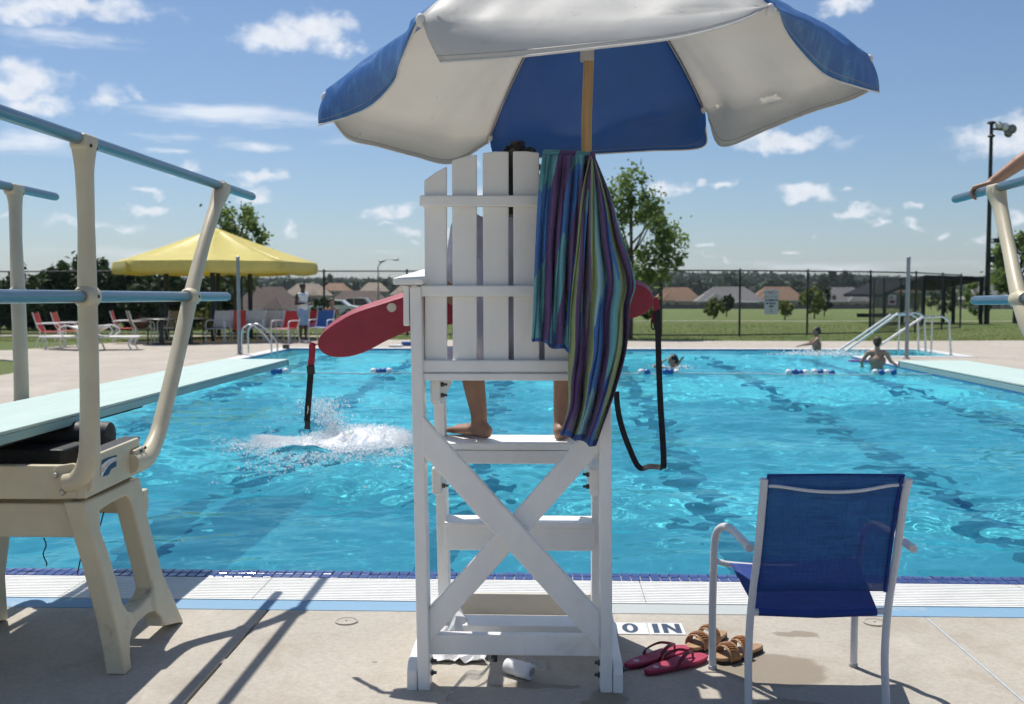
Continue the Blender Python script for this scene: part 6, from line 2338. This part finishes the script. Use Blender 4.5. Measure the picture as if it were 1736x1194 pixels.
for k, (dx, dz, sc_) in enumerate(((.28, -.16, .20), (.58, -.26, .23), (.92, -.34, .25), (.74, -.55, .22))):
    lam = obj('lamp', MB().lathe([(.05 * sc_ / .2, .16), (.13 * sc_ / .2, .10), (.20 * sc_ / .2, -.06), (.19 * sc_ / .2, -.09)], (xm + dx, YM - .2, ztop + dz), 14, 'Y'), M_lamp if k % 2 == 0 else M_mast, ms, smooth=True, auto=40)
    obj('lens', MB().lathe([(.17 * sc_ / .2, 0), (.10 * sc_ / .2, -.05), (.01, -.07)], (xm + dx, YM - .29, ztop + dz), 12, 'Y'), M_lens if k < 2 else M_lamp, lam, smooth=True)
za_ = at(1676, 408, YM).z
obj('service_box', MB().box(xm + .28, xm + .62, YM - .15, YM + .15, za_ - .12, za_ + .12), M_mast, ms, bevel=.02)
obj('box_arm', MB().beam((xm, YM, za_ + .06), (xm + .3, YM, za_ + .08), .05, .05), M_mast, ms)
za_ = at(1676, 440, YM).z
obj('service_box', MB().box(xm + .08, xm + .30, YM - .15, YM + .15, za_ - .15, za_ + .15), M_mast, ms, bevel=.02)

YL = 130.0
sl = at(641, 470, YL)
stp = thing('street_lamp', 'distant street lamp with two curved arms above the roofs', 'street lamp', (sl.x, YL, ground_z(sl.x, YL)))
zt_ = at(641, 452, YL).z
obj('pole', MB().tube([(sl.x, YL, ground_z(sl.x, YL)), (sl.x, YL, zt_)], [.10, .07], 8), M_lamp, stp, smooth=True)
for (pp2, hp) in (([(641, 452), (646, 446), (656, 440.5), (668, 440)], (671, 440.5)), ([(641, 454), (643, 448), (646, 444)], (647, 443))):
    P_ = catmull([at(x, y, YL) for x, y in pp2], 14)
    obj('arm', MB().tube(P_, .045, 6), M_lamp, stp, smooth=True)
    q_ = at(*hp, YL)
    obj('lamp_head', MB().ell(q_, (.42, .2, .12), 10, 6), M_lamp, stp, smooth=True)

# ------------------------------------------------------------------ trees
def mat_leaf(name, c1, c2, c3, trans=.35):
    m, t = newmat(name)
    g = t.n('ShaderNodeNewGeometry')
    big = t.noise(g.outputs['Position'], .9, 4, .6)
    k = t.math('ADD', t.math('MULTIPLY', g.outputs['Random Per Island'], .6), t.math('MULTIPLY', big, .5))
    c = t.ramp(k, [(.25, c1), (.5, c2), (.8, c3)])
    d = t.bsdf(c, .6, 0, None, .3)
    tr = t.n('ShaderNodeBsdfTranslucent'); t.l(t.mix(.5, c, c3), tr.inputs[0])
    mx = t.n('ShaderNodeMixShader'); mx.inputs[0].default_value = trans
    t.l(d, mx.inputs[1]); t.l(tr.outputs[0], mx.inputs[2]); t.end(mx.outputs[0])
    return m


M_leaf = mat_leaf('green_leaves', (0.06, 0.12, 0.026), (0.12, 0.19, 0.045), (0.22, 0.30, 0.085), .55)
M_leafd = mat_leaf('dark_green_leaves', (0.018, 0.040, 0.012), (0.030, 0.062, 0.018), (0.06, 0.10, 0.03), .25)
M_leafy = mat_leaf('yellow_green_leaves', (0.10, 0.13, 0.025), (0.16, 0.20, 0.04), (0.24, 0.27, 0.07))
M_leaff = mat_leaf('distant_leaves', (0.022, 0.045, 0.020), (0.035, 0.065, 0.026), (0.06, 0.095, 0.035), .2)
M_bark = pm('grey_brown_bark', (0.10, 0.075, 0.055), .9, var=.35, scale=14, bump=.8, bscale=30, stretch=(1, 1, .25))


def leaf_mesh(name, centers, sizes, up_bias=.4):
    n_ = len(centers)
    C_ = np.asarray(centers, float)
    S_ = np.asarray(sizes, float)
    nrm = rng.normal(size=(n_, 3)); nrm[:, 2] += up_bias
    nrm /= np.linalg.norm(nrm, axis=1, keepdims=True)
    a = np.cross(nrm, rng.normal(size=(n_, 3))); a /= np.linalg.norm(a, axis=1, keepdims=True)
    b_ = np.cross(nrm, a)
    a *= S_[:, None]; b_ *= (S_ * .55)[:, None]
    fold = nrm * (S_ * .18)[:, None]
    vs_ = np.stack([C_ - a, C_ - b_ + fold, C_ + a, C_ + b_ + fold], 1).reshape(-1, 3)
    idx_ = np.arange(n_ * 4).reshape(-1, 4)
    me_ = bpy.data.meshes.new(name)
    me_.vertices.add(len(vs_)); me_.vertices.foreach_set('co', vs_.ravel())
    me_.loops.add(n_ * 4); me_.loops.foreach_set('vertex_index', idx_.ravel())
    me_.polygons.add(n_); me_.polygons.foreach_set('loop_start', np.arange(n_) * 4)
    me_.update(calc_edges=True)
    return me_


def tree(name, label, base, H_, crown, nclump, nleaf, lsize, mat, group, trunk_r=.09, lean=(0, 0), stems=9):
    """crown = (cx, cy, cz, rx, ry, rz) relative to base; leaves gather in clumps at the ends of limbs"""
    base = Vector(base)
    root = thing(name, label, 'tree' if 'shrub' not in name else 'shrub', base, 0, group)
    cx_, cy_, cz_, rx, ry, rz = crown
    cen, siz, tips_ = [], [], []
    for k in range(nclump):
        while True:
            v = rng.uniform(-1, 1, 3)
            r_ = np.linalg.norm(v)
            if .25 < r_ < 1 and not (r_ < .55 and rng.random() < .5):
                break
        if v[2] < 0: v[:2] *= 1.0
        else: v[:2] *= (1 - .45 * v[2])
        c_ = np.array([cx_ + v[0] * rx, cy_ + v[1] * ry, cz_ + v[2] * rz])
        tips_.append(c_)
        cs = (.06 + .07 * rng.random()) * min(rx, rz)
        nl = int(nleaf / nclump * (.6 + .8 * rng.random()))
        g3_ = rng.normal(size=(nl, 3)) * cs * np.array([.85, .85, 1.15])
        cen.append(c_ + g3_)
        siz.append(lsize * (.6 + .8 * rng.random(nl)))
    me_ = leaf_mesh('crown', np.concatenate(cen), np.concatenate(siz))
    me_.materials.append(mat)
    o_ = link('crown', me_, mat, root)
    tag(o_, kind='stuff')
    ztop_ = cz_ + rz * .6
    tr_pts = catmull([Vector((0, 0, -.1)), Vector((lean[0] * .3 + .04, lean[1] * .3, ztop_ * .35)), Vector((cx_ * .7, cy_ * .7, ztop_ * .7)), Vector((cx_, cy_, ztop_))], 14)
    obj('trunk', MB().tube(tr_pts, [trunk_r * (1.25 - i / 13 * 1.05) for i in range(14)], 9), M_bark, root, local=True, smooth=True)
    order = sorted(range(len(tips_)), key=lambda i: rng.random())[:stems]
    for i in order:
        tp_ = Vector(tips_[i])
        s_ = tr_pts[max(3, min(12, int(13 * max(.25, (tp_.z - .5) / max(ztop_, .1) * .8))))]
        mid_ = s_.lerp(tp_, .5) + Vector((0, 0, -.06 * H_ * .3))
        obj('limb', MB().tube(catmull([s_, mid_, tp_], 8), [trunk_r * .42 * (1 - j / 9) + .006 for j in range(8)], 6), M_bark, root, local=True, smooth=True)
    return root


def gx(px, Y):
    d_ = px_dir(px, 500)
    return d_.x / d_.y * Y


tree('leafy_tree', 'young leafy tree rising behind the striped towel', (gx(1068, 34.2), 34.2, 0), 5.7, (0.05, 0, 3.45, 1.70, 1.3, 2.0), 66, 6200, .078, M_leaf, 'trees by the fence', .085, stems=16)
tree('leafy_tree', 'loose crowned tree behind the yellow shade', (gx(398, 38.5), 38.5, 0), 4.8, (.05, 0, 3.15, 1.5, 1.2, 1.6), 54, 5000, .080, M_leaf, 'trees by the fence', .10, stems=14)
tree('leafy_tree', 'leafy tree at the right edge beyond the floodlight mast', (gx(1722, 58), 58, ground_z(23, 58)), 5.2, (.3, 0, 3.1, 1.9, 1.7, 1.75), 90, 7500, .11, M_leaf, 'trees beyond the fence', .11, stems=14)
dense = [(-20, 42.5, 463, 1.5), (40, 42.0, 468, 1.5), (92, 41.5, 457, 1.45), (140, 42.5, 440, 1.55), (178, 43.5, 436, 1.6), (222, 43, 452, 1.6), (268, 42, 466, 1.5), (312, 43, 474, 1.5), (352, 44, 478, 1.3)]
places = ['first', 'second', 'third', 'fourth', 'fifth', 'sixth', 'seventh', 'eighth', 'ninth']
for k, (px, Y, pyt, rr_) in enumerate(dense):
    zt_ = at(px, pyt, Y).z
    tree('dense_tree', 'dense dark tree behind the left fence, %s from the left' % places[k], (gx(px, Y), Y, 0), zt_, (0, 0, zt_ * .52, rr_, 1.2, zt_ * .50), 70, 5200, .13, M_leafd, 'dense trees behind the left fence', .10, stems=6)
tree('shrub', 'yellow green shrub beside the slanting rail post beyond the pool', (gx(352, 37.6), 37.6, 0), 1.2, (0, 0, .62, .55, .5, .6), 26, 1700, .07, M_leafy, 'shrubs on the lawn', .03, stems=5)
field = [(1210, 74, 507, .85, M_leafy, 'bright yellow green sapling on the field left of the warning sign'), (1232, 92, 500, .7, M_leafd, 'small dark sapling on the field behind the yellow green one'),
         (1381, 78, 487, 1.1, M_leafy, 'yellow green tree on the field right of the warning sign'), (1398, 96, 488, 1.1, M_leafd, 'darker tree just right of the yellow green field tree'),
         (1331, 70, 508, .6, M_leafy, 'thin pale sapling right behind the warning sign'), (1098, 70, 520, .5, M_leafy, 'low sapling on the field near the rescue tube end'),
         (1660, 75, 480, 1.4, M_leaf, 'green tree behind the floodlight mast'), (690, 88, 498, 1.2, M_leaf, 'green tree beyond the fence just left of the lifeguard chair'),
         (545, 78, 508, .9, M_leafd, 'dark bush beyond the fence right of the standing man'), (660, 110, 505, 1.6, M_leaf, 'broad green bush beyond the fence under the street lamp'),
         (1600, 92, 486, 1.5, M_leafd, 'dark tree behind the ball field shelter'), (1550, 110, 492, 1.6, M_leaf, 'green tree left of the ball field shelter roof')]
for (px, Y, pyt, rr_, mt, lab) in field:
    x_ = gx(px, Y); zg = ground_z(x_, Y); zt_ = at(px, pyt, Y).z - zg
    tree('field_tree', lab, (x_, Y, zg), zt_, (0, 0, zt_ * .60, rr_, rr_, zt_ * .42), 30, 1800, .11, mt, 'small trees on the field', .05, stems=5)
hs = [(1404, 463, 26, 'tall green tree left of a pair on the skyline right of the warning sign'), (1436, 462, 24, 'tall green tree right of a pair on the skyline right of the warning sign'), (1245, 465, 32, 'broad skyline tree above the grey roof with the porch'),
      (1170, 470, 30, 'skyline tree above the brown roof right of the rescue tube'), (1472, 472, 20, 'small skyline tree next to the ball field screen'), (640, 472, 30, 'skyline tree behind the street lamp'), (562, 468, 34, 'large skyline tree above the small brown roof'),
      (690, 474, 26, 'skyline tree touching the left side of the lifeguard chair'), (488, 474, 28, 'skyline tree left of the standing man'), (1310, 476, 20, 'skyline tree above the warning sign'), (1352, 476, 20, 'skyline tree just right above the warning sign'),
      (600, 478, 22, 'low skyline tree above the dark brown roof'), (1120, 470, 26, 'skyline tree above the end of the rescue tube'), (425, 474, 30, 'skyline tree behind the grey brown roof under the shade')]
for k, (px, pyt, hw_, lab) in enumerate(hs):
    Y = 385 + 9 * (k % 5)
    x_ = gx(px, Y); zg = ground_z(x_, Y); zt_ = at(px, pyt, Y).z - zg
    rr_ = hw_ * Y / 1780
    tree('distant_tree', lab, (x_, Y, zg), zt_, (0, 0, zt_ * .55, rr_, rr_ * .8, zt_ * .46), 36, 1500, .75, M_leaff, 'distant trees on the skyline', .2, stems=3)
# far wooded hills: one mass
cen, siz = [], []
for k in range(3300):
    Y = 400 + 640 * rng.random() ** .75
    x_ = rng.uniform(-.62, .60) * Y
    h_ = 5 + 4.5 * rng.random(); r_ = 3.5 + 3.0 * rng.random()
    zg = ground_z(x_, Y)
    n_ = 30
    v = rng.normal(size=(n_, 3)); v /= np.linalg.norm(v, axis=1, keepdims=True)
    v[:, 2] = np.abs(v[:, 2])
    cen.append(np.array([x_, Y, zg + h_ * .25]) + v * np.array([r_, r_, h_ * .75]) * (.75 + .3 * rng.random((n_, 1))))
    siz.append(1.5 + 1.0 * rng.random(n_))
me_ = leaf_mesh('distant_wood', np.concatenate(cen), np.concatenate(siz), .5)
tag(link('distant_wood', me_, M_leaff), 'wooded hills along the skyline behind the houses', 'woods', kind='stuff')

# ------------------------------------------------------------------ houses beyond the field
M_brick = pm('tan_brick', (0.36, 0.28, 0.21), .85, var=.15, scale=2)
M_brickd = pm('grey_brown_brick', (0.24, 0.21, 0.18), .85, var=.15, scale=2)
M_win = pm('dark_window_glass', (0.03, 0.035, 0.045), .15)
M_trim = pm('white_trim', (0.62, 0.62, 0.60), .6)
ROOFS = {'brown': pm('brown_shingles', (0.28, 0.165, 0.10), .9, var=.18, scale=1.5), 'grey': pm('grey_shingles', (0.20, 0.19, 0.185), .9, var=.18, scale=1.5),
         'dark brown': pm('dark_brown_shingles', (0.145, 0.105, 0.09), .9, var=.18, scale=1.5), 'tan': pm('tan_shingles', (0.34, 0.27, 0.21), .9, var=.15, scale=1.5)}


def house(label, px, hw, y_top, y_eave, Y, col, wall, hip=.55, porch=False):
    x_ = gx(px, Y); k = Y / 1780
    w = hw * k; zt_, ze = at(px, y_top, Y).z, at(px, y_eave, Y).z
    zg = ground_z(x_, Y) - .3
    dep = max(7.0, w * .9)
    root = thing('house', label, 'house', (x_, Y, zg), 0, 'houses beyond the field')
    zt_, ze = zt_ - zg, ze - zg
    obj('wall', MB().box(-w * .93, w * .93, 0, dep, 0, ze + .02), wall, root, local=True)
    e_ = [Vector((-w, -.5, ze)), Vector((w, -.5, ze)), Vector((w, dep + .5, ze)), Vector((-w, dep + .5, ze))]
    rl = w * (1 - hip)
    r0_, r1_ = Vector((-rl, dep * .5, zt_)), Vector((rl, dep * .5, zt_))
    roof = obj('roof', MB().add([*e_, r0_, r1_], [(0, 1, 5, 4), (1, 2, 5), (2, 3, 4, 5), (3, 0, 4), (3, 2, 1, 0)]), ROOFS[col], root, local=True)
    obj('fascia', MB().box(-w, w, -.56, -.51, ze - .25, ze + .03), M_trim, roof, local=True)
    # front wing with its own hip
    gw = w * .34; gxo = w * random.choice((-.45, .4))
    zz = ze + (zt_ - ze) * .55
    obj('gable', MB().add([(gxo - gw, -2.2, ze - .02), (gxo + gw, -2.2, ze - .02), (gxo + gw, dep * .4, ze - .02), (gxo - gw, dep * .4, ze - .02), (gxo, -.4, zz), (gxo, dep * .4, zz)],
                          [(0, 1, 4), (1, 2, 5, 4), (3, 0, 4, 5), (3, 2, 1, 0)]), ROOFS[col], roof, local=True)
    obj('wing_wall', MB().box(gxo - gw * .9, gxo + gw * .9, -1.8, .01, 0, ze - .03), wall, root, local=True)
    for q in (-.7, -.1, .72):
        if abs(q * w - gxo) < gw:
            continue
        wn_ = obj('window', MB().box(q * w - .7, q * w + .7, -.06, -.01, ze - 1.8, ze - .45), M_trim, root, local=True)
        obj('pane', MB().box(q * w - .6, q * w + .6, -.09, -.062, ze - 1.7, ze - .55), M_win, wn_, local=True)
    wn_ = obj('window', MB().box(gxo - .8, gxo + .8, -1.86, -1.81, ze - 1.8, ze - .5), M_trim, root, local=True)
    obj('pane', MB().box(gxo - .7, gxo + .7, -1.89, -1.862, ze - 1.7, ze - .6), M_win, wn_, local=True)
    if porch:
        obj('porch_roof', MB().box(w * .05, w * .75, -3.2, -.6, ze - .35, ze - .18), M_trim, root, local=True)
        for q in (.08, .4, .72):
            obj('porch_post', MB().box(w * q - .1, w * q + .1, -3.1, -2.9, 0, ze - .36), M_trim, root, local=True)
    return root


house('brown hip roofed house just right of the rescue tube', 1150, 42, 487, 510, 315, 'brown', M_brick)
house('grey roofed house with a white porch left of the warning sign', 1240, 58, 486, 511, 300, 'grey', M_brickd, porch=True)
house('brown roofed house behind the warning sign', 1322, 46, 486, 509, 325, 'brown', M_brick)
house('grey roofed house right of the field trees', 1432, 46, 487, 511, 300, 'grey', M_brick)
house('brown roofed house seen through the ball field screen', 1520, 40, 477, 495, 330, 'brown', M_brickd)
house('grey roofed house at the far right behind the leafy tree', 1690, 50, 484, 508, 280, 'grey', M_brickd)
house('large dark brown roofed house above the rescue tube', 604, 62, 493, 522, 205, 'dark brown', M_brickd)
house('large grey brown roofed house under the right of the yellow shade', 446, 56, 486, 524, 190, 'dark brown', M_brickd)
house('tan roofed house left of the standing man', 517, 40, 481, 501, 300, 'tan', M_brick)
house('small tan roofed house below the street lamp', 632, 24, 479, 494, 360, 'tan', M_brickd)
house('small brown roofed house left of the street lamp', 566, 26, 480, 493, 370, 'brown', M_brick)
house('tan roofed house touching the lifeguard chair', 690, 30, 484, 500, 340, 'tan', M_brickd)
M_wfence = pm('weathered_fence_boards', (0.085, 0.075, 0.07), .9, var=.25, scale=1.2)
gf = thing('garden_fence', 'dark board fence in front of the houses right of the lifeguard chair', 'fence', (60, 285, ground_z(60, 285)))
xs_ = [gx(px, 285) for px in range(1090, 1490, 8)]
for a, b_ in zip(xs_[:-1], xs_[1:]):
    obj('fence_panel', MB().box(a + .02, b_ - .02, 285, 285.08, ground_z(a, 285) - .2, ground_z(a, 285) + 1.15 + .12 * random.random()), M_wfence, gf)

# ------------------------------------------------------------------ cars parked beyond the fence
M_tyre = pm('tyre_rubber', (0.015, 0.015, 0.015), .8)
M_rim = pm('alloy_rim', (0.45, 0.46, 0.47), .35, .8)
M_glass = pm('car_glass', (0.02, 0.025, 0.03), .08)
M_light = pm('headlamp', (0.6, 0.6, 0.58), .15)


def car(label, px, Y, col, h=1.5, L=4.6):
    x_ = gx(px, Y); zg = ground_z(x_, Y)
    root = thing('parked_car', label, 'car', (x_, Y, zg), 0, 'cars parked beyond the fence')
    paint = pm(label.split(' car')[0] + ' car paint', col, .25, .1, var=.03)
    prof = [(-L / 2, .35), (-L / 2, .75), (-L * .46, .9), (-L * .30, .95), (-L * .20, h - .05), (-L * .05, h), (L * .18, h - .02), (L * .30, .98), (L * .47, .85), (L / 2, .65), (L / 2, .35)]
    body = obj('body', MB().prism([(x, -.85, z) for x, z in prof], (0, 1.7, 0)), paint, root, local=True, bevel=.06, seg=3)
    obj('side_window', MB().prism([(-L * .27, -.862, .98), (-L * .185, -.862, h - .13), (-.25, -.862, h - .09), (-.25, -.862, .98)], (0, .01, 0)), M_glass, body, local=True)
    obj('side_window', MB().prism([(-.15, -.862, .98), (-.15, -.862, h - .09), (L * .16, -.862, h - .11), (L * .25, -.862, .99)], (0, .01, 0)), M_glass, body, local=True)
    for sx2 in (-.30, .31):
        for sy in (-.80, .80):
            w_ = obj('wheel', MB().lathe([(.22, -.1), (.33, -.1), (.34, 0), (.33, .1), (.22, .1)], (sx2 * L, sy, .34), 18, 'Y'), M_tyre, root, local=True)
            obj('rim', MB().lathe([(.02, -.11), (.20, -.115), (.21, .11), (.02, .105)], (sx2 * L, sy, .34), 14, 'Y'), M_rim, w_, local=True)
    for sy in (-.6, .6):
        obj('headlight', MB().ell((L / 2 - .06, sy, .68), (.06, .16, .08), 8, 6), M_light, root, local=True)
    return root


car('white parked car beyond the fence above the rescue tube', 566, 92, (0.70, 0.70, 0.69), 1.45)
car('beige parked car beyond the fence next to the white one', 606, 100, (0.40, 0.36, 0.29), 1.7, 4.8)

# ------------------------------------------------------------------ grass blades on the lawn behind the deck
gp, gs = [], []
n_try = 0
while len(gp) < 60000:
    n_try += 1
    y_ = 31.0 + 24.0 * rng.random() ** 1.6
    x_ = rng.uniform(-.58, .56) * y_
    edge_ = 32.45 if x_ < 8 else 32.0 + (x_ - 8) * .07
    if x_ < -10.4:
        edge_ = 32.4 + (x_ + 10.4) * 1.0 if x_ > -13 else 27.5
    if y_ < max(edge_, 27.5) + .05 or (34.5 < y_ < 35.95 and x_ < -5.9):
        continue
    gp.append((x_, y_, ground_z(x_, y_) + .02 + .02 * rng.random())); gs.append(.012 + .018 * rng.random())
me_ = leaf_mesh('grass', gp, gs, .1)
M_blade = mat_leaf('grass_blades', (0.11, 0.16, 0.042), (0.15, 0.20, 0.058), (0.24, 0.26, 0.10), .6)
tag(link('grass', me_, M_blade), 'mown grass of the lawn between deck and field', 'grass', kind='stuff')

# ------------------------------------------------------------------ summer haze
M_haze = bpy.data.materials.new('summer_haze')
M_haze.use_nodes = True
ht = M_haze.node_tree
ht.nodes.clear()
ho = ht.nodes.new('ShaderNodeOutputMaterial')
hv = ht.nodes.new('ShaderNodeVolumePrincipled')
hv.inputs['Color'].default_value = (0.80, 0.88, 1.0, 1)
hv.inputs['Density'].default_value = 0.00016
hv.inputs['Anisotropy'].default_value = 0.3
ht.links.new(hv.outputs[0], ho.inputs['Volume'])
tag(obj('haze', MB().box(-1600, 1600, -90, 2500, -12, 70), M_haze), 'thin summer haze in the air over the field', 'haze', kind='stuff')
